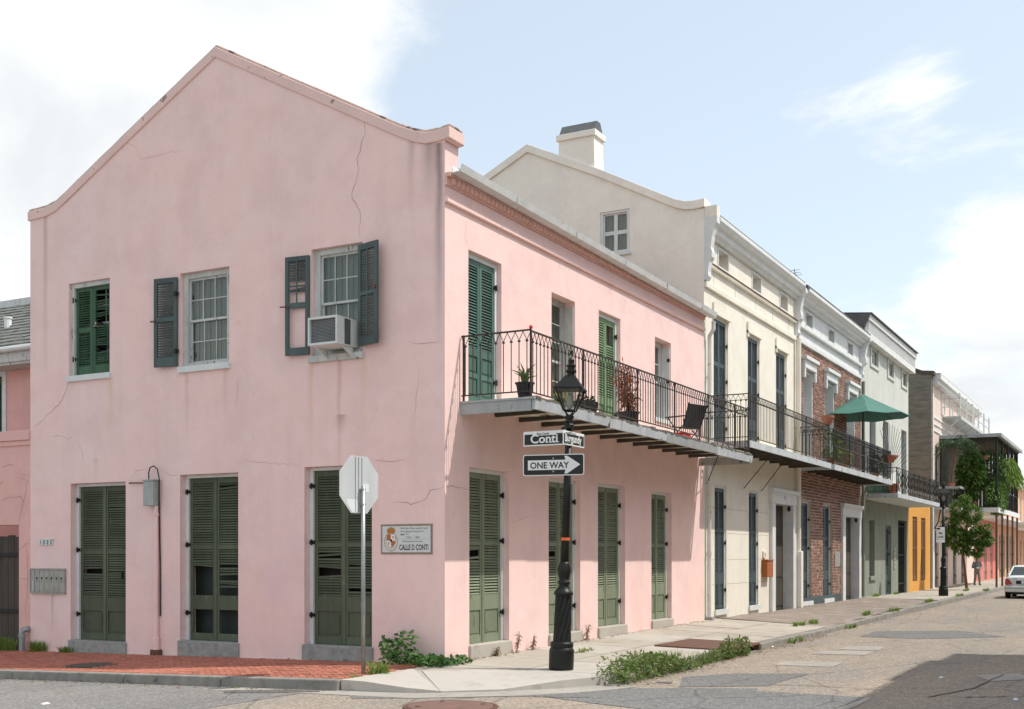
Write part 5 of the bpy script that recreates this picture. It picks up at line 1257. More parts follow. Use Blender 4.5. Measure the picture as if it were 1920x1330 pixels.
for i in range(nrow):
    x0_, x1_ = NX - .66 + (rx1 - NX + .66) * i / nrow, NX - .66 + (rx1 - NX + .66) * (i + 1.15) / nrow
    z0_, z1_ = rz0 + (rz1 - rz0) * i / nrow + .035, rz0 + (rz1 - rz0) * (i + 1.15) / nrow
    y = WID + .3
    while y < 24:
        w = R.uniform(.14, .3); dz = R.uniform(0, .015)
        sh.hexa([(x0_, y, z0_ - .02), (x0_, y + w - .008, z0_ - .02), (x1_, y + w - .008, z1_ - .02), (x1_, y, z1_ - .02), (x0_, y, z0_ + dz), (x0_, y + w - .008, z0_ + dz), (x1_, y + w - .008, z1_ + dz), (x1_, y, z1_ + dz)]); y += w
tag(sh.build('roof_shingles', 'shingle_grey', nh), kind='stuff')
m = MB(); m.hexa([(rx1 - .15, WID + .3, rz1 - .05), (rx1 + .1, WID + .3, rz1 - .05), (rx1 + .1, 24, rz1 - .05), (rx1 - .15, 24, rz1 - .05), (rx1 - .1, WID + .3, rz1 + .16), (rx1 + .1, WID + .3, rz1 + .16), (rx1 + .1, 24, rz1 + .16), (rx1 - .1, 24, rz1 + .16)]); m.build('ridge_cap', 'old_white', nh)
MB().hexa([(rx1, WID + .3, rz1), (rx1, 24, rz1), (10, 24, 6.5), (10, WID + .3, 6.5), (rx1, WID + .3, rz1 + .05), (rx1, 24, rz1 + .05), (10, 24, 6.55), (10, WID + .3, 6.55)]).build('rear_roof', 'shingle_grey', nh)
vy, vz = onS(15, 607, 4.6); MB().lathe(4.6, vy, [(.09, vz - .4), (.09, vz + .12), (.11, vz + .13), (.11, vz + .17)], 10).build('roof_vent', 'sign_white', nh)

# ---------------------------------------------------------------- house across the street, behind the camera's right shoulder: it throws the shadow on the road
ov = thing('opposite_house', (14, -13, -.2), 'brick townhouse across the street, standing outside the view', 'house')
PO = lambda u, z, d=0.0: (u, -12.9 - d, z)
OH = [(a, a + 1.2, 0.0, 3.0) for a in range(-1, 40, 3)] + [(a, a + 1.2, 4.2, 6.9) for a in range(-1, 40, 3)]
m = MB().facade(PO, -3, 42, -.8, 7.8, OH, .2); m.facade(PO, -3, 10.6, 7.8, 10.3, [], .2); m.build('wall', 'brick_brown', ov)
m = MB(); m.box(-3, 42, -22, -13.2, -.8, 7.7); m.box(-3, 10.6, -22, -13.2, 7.71, 10.2); m.build('rear_wall', 'brick_brown', ov)
m = MB(); m.box(-3.1, 5.2, -13.2, -12.6, 10.3, 10.55); m.box(5.2, 9.0, -13.2, -12.6, 10.3, 10.75); m.box(9.0, 10.7, -13.2, -12.6, 10.3, 10.4); m.box(10.7, 42, -13.2, -12.6, 7.8, 8.05); m.build('cornice', 'white_paint', ov)
for a, b, c, d in OH: MB().box(a, b, -13.12, -13.1, c, d).build('shutter', 'shutter_slate', ov)
# ================================================================== STREET FURNITURE
def lamp(x, y, zb, lean, label, grp='iron street lamps', detail=True):
    root = thing('street_lamp', (x, y, zb), label, 'street lamp', grp)
    M = Matrix.Translation((x, y, zb)) @ Matrix.Rotation(lean, 4, Vector(DV).to_3d()) if lean else Matrix.Translation((x, y, zb))
    n = 28 if detail else 14
    def B_(m, name, mat, smooth=False): m.xf(M); return m.build(name, mat, root, smooth=smooth)
    b = MB().lathe(0, 0, [(.185, 0), (.192, .03), (.192, .30), (.180, .33), (.170, .34), (.178, .36), (.178, .41), (.165, .43), (.140, .44)], n)
    B_(b, 'base', 'lamp_paint')
    if detail:      # spirally fluted column
        m = MB(); nn, rows = 40, 30; vs = []
        for i in range(rows + 1):
            t = i / rows; zz = .44 + .70 * t
            for j in range(nn):
                a = 2 * math.pi * j / nn + t * 1.5
                rr = .128 - .012 * t + .010 * (1 if (j % 4) < 2 else -.4)
                vs.append((rr * math.cos(a), rr * math.sin(a), zz))
        m.add(vs, [(i * nn + j, i * nn + (j + 1) % nn, (i + 1) * nn + (j + 1) % nn, (i + 1) * nn + j) for i in range(rows) for j in range(nn)])
        B_(m, 'fluted_column', 'lamp_paint')
    else: B_(MB().lathe(0, 0, [(.13, .44), (.118, 1.14)], n), 'fluted_column', 'lamp_paint')
    B_(MB().lathe(0, 0, [(.118, 1.14), (.148, 1.15), (.148, 1.19), (.12, 1.22), (.085, 1.27), (.078, 1.31), (.095, 1.33), (.095, 1.36), (.075, 1.37), (.088, 1.42), (.104, 1.50), (.100, 1.57), (.080, 1.63), (.068, 1.66)], n), 'capital', 'lamp_paint', True)
    B_(MB().lathe(0, 0, [(.067, 1.66), (.052, 3.70)], n), 'pole', 'lamp_paint', True)
    m = MB().lathe(0, 0, [(.055, 3.70), (.075, 3.71), (.075, 3.76), (.058, 3.78), (.058, 3.86), (.07, 3.87), (.07, 3.90), (.03, 3.92)], n)
    m.tube([(-.13, .0, 3.80), (.13, .0, 3.80)], .014, 6)
    B_(m, 'collar', 'lamp_paint')
    rot = Matrix.Rotation(rad(16), 4, 'Z')
    def sq(h, z): return [tuple(rot @ Vector((sx * h, sy * h, z))) for sx, sy in ((-1, -1), (1, -1), (1, 1), (-1, 1))]
    z0, z1, h0, h1 = 3.98, 4.31, .085, .195
    q = MB(); lo, hi = sq(h0, z0), sq(h1, z1)
    for i in range(4):
        q.tube([lo[i], hi[i]], .014, 5); q.tube([tuple(rot @ Vector((.0, 0, 3.9))), lo[i]], .009, 4); q.tube([lo[i], lo[(i + 1) % 4]], .012, 4); q.tube([hi[i], hi[(i + 1) % 4]], .014, 4)
        e = tuple(rot @ Vector(((-1, 1, 1, -1)[i] * h1 * 1.12, (-1, -1, 1, 1)[i] * h1 * 1.12, z1 - .06)))
        q.tube([tuple(rot @ Vector((.0, 0, 3.84))), e, (hi[i][0] * 1.08, hi[i][1] * 1.08, z1 + .02)], .008, 4)
    B_(q, 'lantern_cage', 'lamp_paint')
    for i in range(4):
        p = MB().add([tuple(Vector(lo[i]) * .985 + Vector((0, 0, z0 * .015))), tuple(Vector(lo[(i + 1) % 4]) * .985 + Vector((0, 0, z0 * .015))), tuple(Vector(hi[(i + 1) % 4]) * .985 + Vector((0, 0, z1 * .015))), tuple(Vector(hi[i]) * .985 + Vector((0, 0, z1 * .015)))], [(0, 1, 2, 3)])
        B_(p, 'glass_panel', 'glass')
    B_(MB().lathe(0, 0, [(.02, 4.0), (.05, 4.04), (.055, 4.2), (.03, 4.25)], 10), 'bulb', 'lamp_frost', True)
    m = MB(); a, b_ = sq(h1 + .02, z1 + .005), sq(.07, 4.52); m.hexa(a + b_); m.hexa(sq(h1 + .03, z1 - .01) + sq(h1 + .03, z1 + .012)); B_(m, 'lantern_roof', 'lamp_paint')
    B_(MB().lathe(0, 0, [(.06, 4.51), (.06, 4.56), (.085, 4.57), (.085, 4.60), (.058, 4.61), (.058, 4.65), (.076, 4.66), (.076, 4.68), (.045, 4.70), (.05, 4.76), (.035, 4.78), (.02, 4.80)], 16), 'finial', 'lamp_paint')
    return root, M
lx, ly = onG(1052, 1256, -.13)
lampo, LM = lamp(lx, ly, -.13, rad(1.9), 'tall black fluted street lamp carrying signs at the near corner')
m = MB().lathe(0, 0, [(.0665, 1.985), (.0675, 1.99), (.0665, 2.02), (.066, 2.03)], 20); m.xf(LM); m.build('tape_band', 'orange_tape', lampo)
lamp(*onG(1769, 1119, -.12), -.12, 0, 'distant black street lamp with a small white parking sign, before the tree', detail=False)
# ---- signs on the near lamp
def sign_frame(px_c, py_c, depth, ang):
    """frame of a sign: u to its right as read, facing the viewer; ang = heading of u"""
    v = ray(px_c, py_c); O = tuple(CAM[i] + v[i] * depth for i in range(3))
    return P_F(O, (math.cos(ang), math.sin(ang), 0), (-math.sin(ang), math.cos(ang), 0)), O
DL = (lx - CAM[0]) * DV[0] + (ly - CAM[1]) * DV[1]
def serif_bits(P, items, d, mat, par):
    m = MB()
    for u0, u1, z0, z1 in items: m.pbox(P, u0, u1, z0, z1, d - .001, d + .0005)
    m.build('lettering', mat, par)
# Conti: reads along -Y
ang = rad(-90)
F, O = sign_frame(1021, 822, DL - .06, ang)
ss = thing('street_name_sign', (O[0], O[1], O[2] - .11), 'black and white street sign reading Conti, left of the lamp pole', 'street sign', 'street name signs on the lamp')
W2, H2 = .365, .113
MB().pbox(F, -W2, W2 - .0, -H2, H2, 0, .006).build('plate', 'sign_white', ss)
MB().pbox(F, -W2 + .02, W2 - .02, -H2 + .02, H2 - .045, -.003, -.0005).build('field', 'sign_black', ss)
MB().pbox(F, -.2, .2, H2 - .068, H2 - .012, -.005, -.0032).build('top_tab', 'sign_white', ss)
text('Rue Conti', .05, F, -.13, H2 - .058, -.0062, 'sign_black', ss, bold=.0015)
text('Conti', .185, F, -.245, -H2 + .045, -.0045, 'sign_white', ss, bold=.004, sx=1.12)
serif_bits(F, [(.02, .075, -H2 + .043, -H2 + .055), (.085, .14, -H2 + .043, -H2 + .055), (.205, .25, -H2 + .043, -H2 + .055)], -.0055, 'sign_white', ss)
for zz in (.06, -.075): MB().pbox(F, W2 - .06, W2 + .10, zz - .012, zz + .012, -.012, -.004).build('bracket_band', 'galvanised', ss)
# Burgundy: reads along +X
ang = rad(0)
F, O = sign_frame(1076, 822, DL + .02, ang)
ss = thing('street_name_sign', (O[0], O[1], O[2] - .11), 'black and white street sign reading Burgundy, seen at a steep angle', 'street sign', 'street name signs on the lamp')
W2 = .375
MB().pbox(F, -W2, W2, -H2 - .01, H2 - .02, 0, .006).build('plate', 'sign_white', ss)
MB().pbox(F, -W2 + .02, W2 - .02, -H2 + .012, H2 - .062, -.003, -.0005).build('field', 'sign_black', ss)
text('Rue Bourgogne', .04, F, -.17, H2 - .055, -.0035, 'sign_black', ss)
text('Burgundy', .165, F, -.33, -H2 + .045, -.0045, 'sign_white', ss, bold=.004, sx=.93)
# ONE WAY
ang = math.atan2(-math.cos(rad(11)), math.sin(rad(11)))
F, O = sign_frame(1037.5, 872, DL - .085, ang)
ow = thing('one_way_sign', (O[0], O[1], O[2] - .165), 'black sign with a white arrow reading ONE WAY on the lamp pole', 'traffic sign')
W2, H2 = .485, .163
def rr(a, b, r, n=5):
    return [(sx * (a - r) + r * math.cos(t), sy * (b - r) + r * math.sin(t)) for sx, sy, t0 in ((1, 1, 0), (-1, 1, 90), (-1, -1, 180), (1, -1, 270)) for t in [rad(t0 + 90 * i / n) for i in range(n + 1)]]
MB().pprism(F, rr(W2, H2, .035), 0, .005).build('plate', 'sign_white', ow)
MB().pprism(F, rr(W2 - .014, H2 - .014, .028), -.002, -.0003).build('field', 'sign_black', ow)
ar = [(-.405, -.075), (.195, -.075), (.175, -.135), (.22, -.135), (.425, 0), (.22, .135), (.175, .135), (.195, .075), (-.405, .075)]
MB().pprism(F, ar, -.004, -.0023).build('arrow', 'sign_white', ow)
text('ONE WAY', .135, F, -.37, -.05, -.0055, 'sign_black', ow, bold=.003, sx=.97)
for zz in (.10, -.10): MB().pbox(F, -.012, .012, zz - .012, zz + .012, -.006, -.0022).build('bolt', 'galvanised', ow)
# ---- stop sign seen from behind
sx_, sy_ = onG(681, 1266, -.13)
st_ = thing('stop_sign', (sx_, sy_, -.13), 'octagonal traffic sign on a steel post, seen from behind', 'traffic sign')
MB().tube([(sx_, sy_, -.16), (sx_, sy_, 2.64)], .031, 12).build('post', 'galvanised', st_, smooth=True)
phi = rad(-6); uv = (math.cos(phi), math.sin(phi), 0); nv = (-math.sin(phi), math.cos(phi), 0)
F = P_F((sx_ - .03, sy_ + .05, 2.665), uv, nv)
oc = [(.42 * math.cos(rad(22.5 + 45 * i)) / math.cos(rad(22.5)), .42 * math.sin(rad(22.5 + 45 * i)) / math.cos(rad(22.5))) for i in range(8)]
pl = MB().pprism(F, oc, 0, .006).build('plate', 'sign_back', st_)
MB().pprism(F, [(u * .995, z * .995) for u, z in oc], .0065, .009).build('red_face', 'car_red', st_)
m = MB()
for u in (-.09, -.02, .05): m.pbox(F, u, u + .012, -.40, .40, -.004, .0)
m.build('stiffening_rib', 'galvanised', pl)
MB().pprism(F, [(-.27, -.22), (-.05, -.22), (-.05, -.41), (-.15, -.41), (-.27, -.28)], -.0025, -.0005).build('sticker', 'sticker_white', pl)
MB().pbox(F, .08, .21, -.10, .02, -.0025, -.0005).build('sticker', 'sticker_white', pl)
for zz in (-.3, -.08): MB().pbox(F, .0, .06, zz, zz + .02, -.075, -.005).build('bolt', 'galvanised', st_)
# ---- FIRE LANE sign on the far lamp
flx, fly = onG(1769, 1119, -.12)
v = ray(1764, 1003); dd = (flx - CAM[0]) * DV[0] + (fly - CAM[1]) * DV[1] - .12
F, O = sign_frame(1763.5, 1003, dd, math.atan2(RV[1], RV[0]) + rad(8))
fs = thing('parking_sign', (O[0], O[1], O[2] - .3), 'small white sign reading FIRE LANE on the distant lamp', 'traffic sign')
MB().pbox(F, -.19, .19, -.32, .32, 0, .006).build('plate', 'sign_white', fs)
m = MB(); m.pbox(F, -.16, .16, -.20, .17, -.002, -.0003); m.build('field', 'box_grey', fs)
MB().pbox(F, -.145, .145, -.185, .155, -.004, -.0022).build('field', 'sign_white', fs)
text('FIRE', .13, F, 0, .02, -.005, 'sign_black', fs, bold=.004, align='CENTER', sx=.8)
text('LANE', .13, F, 0, -.13, -.005, 'sign_black', fs, bold=.004, align='CENTER', sx=.8)
MB().pbox(F, -.17, -.02, .22, .29, -.003, -.0003).build('field', 'sign_black', fs)
MB().pbox(F, -.05, .05, -.2, .2, .006, .06).build('bracket', 'galvanised', fs)

# ================================================================== THINGS ON THE PINK HOUSE
# ---- painted tile plaque
pq = thing('tile_plaque', (-.02, .73, 1.65), 'white tile street plaque with a gold crest reading Calle D Conti', 'plaque')
Fq = P_F((-.012, .73, 1.89), (0, -1, 0), (1, 0, 0)); PW, PH = .50, .245
MB().pbox(Fq, -PW, PW, -PH, PH, 0, .011).build('border', 'tile_border', pq)
for i in range(4):
    for j in range(2): MB().pbox(Fq, -PW + .03 + i * .235 + .001, -PW + .03 + (i + 1) * .235 - .001, -PH + .03 + j * .215 + .001, -PH + .03 + (j + 1) * .215 - .001, -.006, 0).build('tile', 'tile_white', pq)
cxq = -.295
def pic(poly, mat, d=-.0075, name='crest_paint'): return MB().pprism(Fq, [(cxq + u, z) for u, z in poly], d, d + .001).build(name, mat, pq)
ring = []
for i in range(20):
    a = 2 * math.pi * i / 20; b_ = 2 * math.pi * (i + .72) / 20
    pic([(.135 * math.cos(a), -.045 + .155 * math.sin(a)), (.135 * math.cos(b_), -.045 + .155 * math.sin(b_)), (.118 * math.cos(b_), -.045 + .138 * math.sin(b_)), (.118 * math.cos(a), -.045 + .138 * math.sin(a))], 'crest_gold')
shield = [(-.088, .085), (.088, .085), (.088, -.06), (.06, -.12), (0, -.15), (-.06, -.12), (-.088, -.06)]
pic(shield, 'tile_border', -.0072); pic([(u * .92, z * .92) for u, z in shield], 'sign_white', -.0078)
pic([(-.08, .077), (-.004, .077), (-.004, -.02), (-.08, -.02)], 'crest_red', -.0088); pic([(.004, -.025), (.08, -.025), (.08, -.055), (.05, -.105), (.004, -.13)], 'crest_red', -.0088)
pic([(-.02, .0), (.02, .0), (.024, -.03), (0, -.05), (-.024, -.03)], 'ink_blue', -.0096)
pic([(.03, .05), (.06, .05), (.06, .02), (.03, .02)], 'crest_gold', -.0088); pic([(-.06, -.05), (-.03, -.05), (-.03, -.09), (-.05, -.09)], 'crest_gold', -.0088)
pic([(-.07, .095), (-.085, .14), (-.07, .175), (-.035, .19), (0, .20), (.035, .19), (.07, .175), (.085, .14), (.07, .095)], 'crest_gold', -.0078)
pic([(-.05, .105), (-.055, .14), (-.02, .165), (.02, .165), (.055, .14), (.05, .105)], 'crest_red', -.0088); pic([(-.02, .11), (0, .155), (.02, .11)], 'crest_gold', -.0096)
def pt(s, size, u, z, **k): text(s, size, Fq, u, z, -.0075, 'ink_blue', pq, **k)
pt('When New Orleans was the Capital', .042, -.115, .165, sx=.86); pt('of the Spanish Province of Lui', .042, -.115, .112, sx=.90); pt('siana  + +', .042, -.11, .066, sx=.95, bold=.0012)
pt('1762  -  1803', .048, .0, .012, sx=1.0); pt('This street bore the name', .042, -.075, -.048, sx=.88)
text('CALLE D CONTI', .125, Fq, -.135, -.175, -.0075, 'sign_black', pq, bold=.0025, sx=.62)
# ---- apartment letter boxes, house number
mb2 = thing('letter_boxes', (-.02, 9.19, .86), 'row of six grey apartment letter boxes set in the pink wall', 'letter box')
Fm = P_F((-.004, 9.19, 1.115), (0, -1, 0), (1, 0, 0))
m = MB(); m.pbox(Fm, -.50, .50, -.25, .25, -.02, .01); m.build('case', 'mailbox_metal', mb2, bevel=.006)
m = MB(); m.pbox(Fm, -.50, .50, .225, .25, -.04, -.0205); m.pbox(Fm, -.50, .50, -.25, -.225, -.04, -.0205); m.pbox(Fm, .475, .50, -.224, .224, -.04, -.0205); m.pbox(Fm, -.50, -.475, -.224, .224, -.04, -.0205); m.build('rim', 'mailbox_metal', mb2)
MB().pbox(Fm, -.47, -.375, -.22, .22, -.03, -.0205).build('bell_panel', 'box_grey', mb2)
for i in range(6): MB().pbox(Fm, -.43, -.41, -.17 + i * .03, -.155 + i * .03, -.034, -.0302).build('bell_button', 'sign_white', mb2)
for i in range(6):
    u = -.365 + i * .14
    d = MB().pbox(Fm, u + .003, u + .135, -.215, .215, -.032, -.0205).build('box_door', 'mailbox_metal', mb2, bevel=.003)
    MB().pprism(Fm, [(u + .035, .075), (u + .105, .075), (u + .085, .05), (u + .09, .03), (u + .05, .03), (u + .055, .05)], -.034, -.0322).build('name_slot', 'sign_black', d)
    MB().pbox(Fm, u + .062, u + .075, -.02, .0, -.035, -.0322).build('keyhole', 'sign_black', d)
nu = thing('house_number', (-.01, 9.26, 1.83), 'small white house number plate reading 1005 on the pink wall', 'number plate')
Fn = P_F((-.004, 9.26, 1.885), (0, -1, 0), (1, 0, 0))
for i in range(4): MB().pbox(Fn, -.2 + i * .10 + .001, -.2 + (i + 1) * .10 - .001, -.06, .06, -.012, 0).build('tile', 'tile_white', nu)
for i, c_ in enumerate('1005'): text(c_, .125, Fn, -.2 + i * .10 + .05, -.045, -.0135, 'sign_black', nu, align='CENTER', bold=.003, sx=.8, shear=.12)
text("'", .11, Fn, .205, -.025, -.0135, 'sign_black', nu, bold=.002)
# ---- electric box with conduit and looped cable
eb = thing('electric_box', (-.05, 6.3, -.1), 'grey electric box with looped black cable and conduit down the wall', 'electric box')
MB().box(-.17, -.015, 6.20, 6.46, 2.54, 3.00).build('box', 'box_grey', eb, bevel=.012)
MB().box(-.185, -.005, 6.185, 6.475, 3.0, 3.025).build('lid', 'box_grey', eb)
m = MB().tube([(-.055, 6.24, 2.54), (-.055, 6.24, -.05)], .042, 10)
m.lathe(-.055, 6.24, [(.055, 2.36), (.055, 2.40)], 10); m.lathe(-.055, 6.24, [(.065, -.15), (.06, .10)], 10)
m.build('conduit', 'pink_stucco', eb)
MB().box(-.12, .0, 6.14, 6.33, -.22, -.12).build('conduit_foot', 'rust_iron', eb)
pts = [(-.08, 6.40, 3.02), (-.085, 6.40, 3.16), (-.09, 6.36, 3.25), (-.09, 6.27, 3.28), (-.085, 6.18, 3.22), (-.07, 6.15, 3.05), (-.05, 6.17, 2.8), (-.03, 6.19, 2.4), (-.02, 6.175, 1.5), (-.02, 6.17, .5)]
MB().tube(pts, .012, 5).build('cable', 'black_iron', eb)
MB().tube([(-.01, 6.98, 2.985), (-.06, 6.9, 2.985), (-.06, 6.46, 2.97)], .014, 6).build('stay_rod', 'rust_iron', eb)
vp = thing('vent_pipe', (-.12, 9.9, -.28), 'short bent grey pipe standing at the foot of the courtyard wall', 'pipe')
vy_, vz_ = onS(43, 1200, -.1)
m = MB().tube([(-.12, vy_, -.30), (-.12, vy_, .06), (-.11, vy_ - .02, .13), (-.06, vy_ - .05, .15), (.0, vy_ - .05, .15)], .062, 10); m.lathe(-.12, vy_, [(.075, .0), (.075, .05)], 10); m.build('pipe', 'galvanised', vp)
# ---- air conditioner
AX = -.50
ay1, az1 = onS(577, 600, AX); ay0, az0 = onS(632, 643, AX)
az1 = onS(632, 590, AX)[1]
ac = thing('air_conditioner', (-.2, (ay0 + ay1) / 2, az0), 'white window air conditioner jutting from the upper gable window', 'air conditioner')
PA = P_S(AX)
m = MB(); fw = .035
m.pbox(PA, ay0, ay0 + fw, az0, az1, 0, .06); m.pbox(PA, ay1 - fw, ay1, az0, az1, 0, .06); m.pbox(PA, ay0 + fw, ay1 - fw, az1 - fw, az1, .0, .06); m.pbox(PA, ay0 + fw, ay1 - fw, az0, az0 + fw, 0, .06)
m.box(AX + .061, .12, ay0, ay1, az1 - .02, az1); m.box(AX + .061, .12, ay0, ay1, az0, az0 + .02); m.box(AX + .061, AX + .20, ay0, ay0 + .02, az0 + .021, az1 - .021); m.box(AX + .38, .12, ay0, ay0 + .02, az0 + .021, az1 - .021); m.box(AX + .061, .12, ay1 - .02, ay1, az0 + .021, az1 - .021)
case = m.build('case', 'white_paint', ac)
MB().pbox(PA, ay0 + fw, ay1 - fw, az0 + fw, az1 - fw, .05, .062).build('condenser_grille', 'hood_metal', ac)
m = MB()
for i in range(16): m.pbox(PA, ay0 + fw, ay1 - fw, az0 + fw + .012 + i * (az1 - az0 - .09) / 16, az0 + fw + .016 + i * (az1 - az0 - .09) / 16, .042, .049)
tag(m.build('grille_wires', 'box_grey', ac), kind='stuff')
MB().box(AX + .205, AX + .375, ay0 + .006, ay0 + .014, az0 + .03, az1 - .03).build('side_grille', 'hood_metal', ac)
for yy in (ay0 + .03, ay1 - .06): MB().pprism(lambda u, z, d=0: (u, yy + d, z), [(AX + .15, az0 - .002), (-.02, az0 - .002), (-.02, az0 - .16)], 0, .025).build('support_bracket', 'white_paint', ac)
# ---- dog looking out through the broken shutter
dy_, dz_ = onS(184, 611, .17)
dg_ = thing('dog', (.3, dy_, dz_ - .35), 'small black and white dog peering out through the broken green shutter', 'dog')
m = MB(); m.ell((.19, dy_, dz_), (.085, .075, .08)); m.ell((.11, dy_, dz_ - .03), (.06, .035, .032)); m.ell((.075, dy_, dz_ - .035), (.03, .026, .025)); m.ell((.30, dy_, dz_ - .13), (.10, .085, .16)); m.ell((.38, dy_ + .02, dz_ - .28), (.16, .10, .14))
for sg in (-1, 1): m.ell((.205, dy_ + sg * .078, dz_ - .03), (.035, .018, .07)); m.ell((.20, dy_ + sg * .055, dz_ + .04), (.03, .03, .03))
remeshed(m, 'body', 'dog_fur', dg_, .012)
m = MB(); m.ell((.112, dy_, dz_ + .035), (.02, .012, .05)); m.ell((.075, dy_ - .012, dz_ - .028), (.03, .016, .018)); m.ell((.075, dy_ + .012, dz_ - .028), (.03, .016, .018)); remeshed(m, 'white_blaze', 'dog_white', dg_, .008)
for sg in (-1, 1):
    MB().ell((.118, dy_ + sg * .033, dz_ + .012), (.012, .011, .011)).build('eye', 'sign_black', dg_, smooth=True); MB().ell((.116, dy_ + sg * .04, dz_ - .03), (.02, .014, .02)).build('cheek_patch', 'dog_tan', dg_, smooth=True)
MB().ell((.045, dy_, dz_ - .022), (.012, .014, .010)).build('nose', 'sign_black', dg_, smooth=True)

# ================================================================== ON THE BALCONIES
def pot(parent, x, y, z, r0, r1, h, mat='pot_black'):
    return MB().lathe(x, y, [(r0, z), (r1, z + h * .93), (r1 + .015, z + h * .93), (r1 + .018, z + h), (r1 - .01, z + h), (r1 - .02, z + h * .9), (.01, z + h * .88)], 20).build('pot', mat, parent, smooth=False)
def on_balc(px, py, Y): X, z = onB(px, py, Y); return X
x = on_balc(984, 735, -1.12); z = BZ + .0
al = thing('potted_aloe', (x, -1.12, z), 'spiky aloe in a black plastic pot at the balcony corner', 'potted plant', 'pots on the pink balcony')
pot(al, x, -1.12, z, .105, .145, .25)
m = MB()
for i in range(11):
    a = i * 2.4; L = R.uniform(.22, .42); o = Vector((math.cos(a), math.sin(a), 0)); k = .25 + .5 * (i / 11)
    pts = [Vector((x, -1.12, z + .22)) + o * .02, Vector((x, -1.12, z + .22)) + o * L * .4 * k + Vector((0, 0, L * .55)), Vector((x, -1.12, z + .22)) + o * L * k * 1.3 + Vector((0, 0, L * (1.0 - .5 * k)))]
    m.tube(pts, [.026, .018, .003], 5)
m.build('leaves', 'leaf_aloe', al)
x = on_balc(1097, 758, -1.1)
fp = thing('potted_flowers', (x, -1.1, BZ - .03), 'square black planter with yellow flowers half hidden behind the lamp', 'potted plant', 'pots on the pink balcony')
MB().hexa([(x - .16, -1.24, BZ - .03), (x + .16, -1.24, BZ - .03), (x + .16, -.96, BZ - .03), (x - .16, -.96, BZ - .03), (x - .2, -1.27, BZ + .22), (x + .2, -1.27, BZ + .22), (x + .2, -.93, BZ + .22), (x - .2, -.93, BZ + .22)]).build('pot', 'pot_black', fp)
m = MB(); clump(m, (x, -1.1, BZ + .27), (.15, .13, .08), 60, .10, .05); m.build('leaves', 'leaf_dark', fp)
fp['label'] = 'square black planter half hidden behind the near lamp'; fp.name = 'square_planter'; WORG[fp.name] = Vector((x, -1.1, BZ - .03))
x = on_balc(1050, 757, -1.22)
yf = thing('potted_flowers', (x, -1.22, BZ), 'small pot of yellow flowers at the balcony edge, left of the lamp', 'potted plant', 'pots on the pink balcony')
pot(yf, x, -1.22, BZ, .06, .08, .12)
m = MB(); clump(m, (x, -1.24, BZ + .14), (.14, .10, .09), 80, .07, .045); m.build('flowers', 'leaf_yellow', yf)
x = on_balc(1178, 780, -1.0)
rp = thing('potted_cordyline', (x, -1.0, BZ - .03), 'bushy red leaved potted plant behind the balcony railing', 'potted plant', 'pots on the pink balcony')
pot(rp, x, -1.0, BZ - .03, .16, .21, .30)
m = MB()
for k in range(16):
    a = R.uniform(0, 6.28); hh_ = R.uniform(.5, 1.35); s = R.uniform(.1, .42)
    tip = Vector((x + math.cos(a) * s, -1.0 + math.sin(a) * s * .7, BZ + hh_))
    if k < 12: MB_t = m.tube([(x, -1.0, BZ + .2), tuple((Vector((x, -1.0, BZ + .2)) + tip) / 2 + Vector((0, 0, .08))), tuple(tip)], .006, 3)
    for q in range(34):
        t = R.uniform(.25, 1.0); p = Vector((x, -1.0, BZ + .22)) * (1 - t) + tip * t
        leafbit(m, p, R.uniform(.12, .26), .03, rdir(.35), .4)
m.build('leaves', 'leaf_red', rp)
# folding sling chair
x0c = on_balc(1284, 800, -.75)
cr_ = thing('sling_chair', (x0c, -.75, BZ - .05), 'dark sling camp chair on the pink balcony', 'chair')
Mx = Matrix.Translation((x0c, -.75, BZ - .05)) @ Matrix.Rotation(rad(-18), 4, 'Z')
def CB(m, n, mt): m.xf(Mx); return m.build(n, mt, cr_)
m = MB(); m.add([(-.29, .20, .42), (.29, .20, .42), (.29, -.22, .38), (-.29, -.22, .38), (-.29, .20, .40), (.29, .20, .40), (.29, -.22, .36), (-.29, -.22, .36)], [(0, 1, 2, 3), (7, 6, 5, 4), (0, 1, 5, 4), (2, 3, 7, 6), (1, 2, 6, 5), (3, 0, 4, 7)]); CB(m, 'seat', 'sling_fabric')
m = MB(); m.hexa([(-.29, -.22, .38), (.29, -.22, .38), (.29, -.19, .38), (-.29, -.19, .38), (-.34, -.38, .88), (.34, -.38, .88), (.34, -.35, .88), (-.34, -.35, .88)]); CB(m, 'backrest', 'sling_fabric')
for sx in (-.31, .31):
    m = MB().tube([(sx, -.26, .0), (sx, .24, .62)], .012, 6); CB(m, 'leg', 'black_iron'); m = MB().tube([(sx, .28, .0), (sx, -.20, .42), (sx * 1.08, -.38, .90)], .012, 6); CB(m, 'leg', 'black_iron')
    m = MB(); m.box(sx - .03, sx + .03, -.25, .28, .61, .635); CB(m, 'armrest', 'black_iron')
x = on_balc(1282, 812, -1.15)
rb_ = thing('red_toolbox', (x, -1.12, BZ - .05), 'small bright red box lying at the balcony edge', 'box')
MB().box(x - .28, x + .22, -1.24, -1.02, BZ - .05, BZ + .07).build('box', 'red_plastic', rb_, bevel=.015)
MB().box(x - .29, x + .23, -1.25, -1.01, BZ + .071, BZ + .095).build('lid', 'red_plastic', rb_, bevel=.008)
# terracotta pot on the corner of the cream balcony rail
x = 20.9; tp = thing('rail_flowerpot', (x, -1.09, 5.69), 'terracotta pot standing on the cream balcony rail corner', 'flower pot')
MB().lathe(x, -1.09, [(.12, 5.69), (.19, 5.90), (.205, 5.90), (.205, 5.97), (.18, 5.97), (.17, 5.9), (.01, 5.88)], 18).build('pot', 'terracotta', tp)
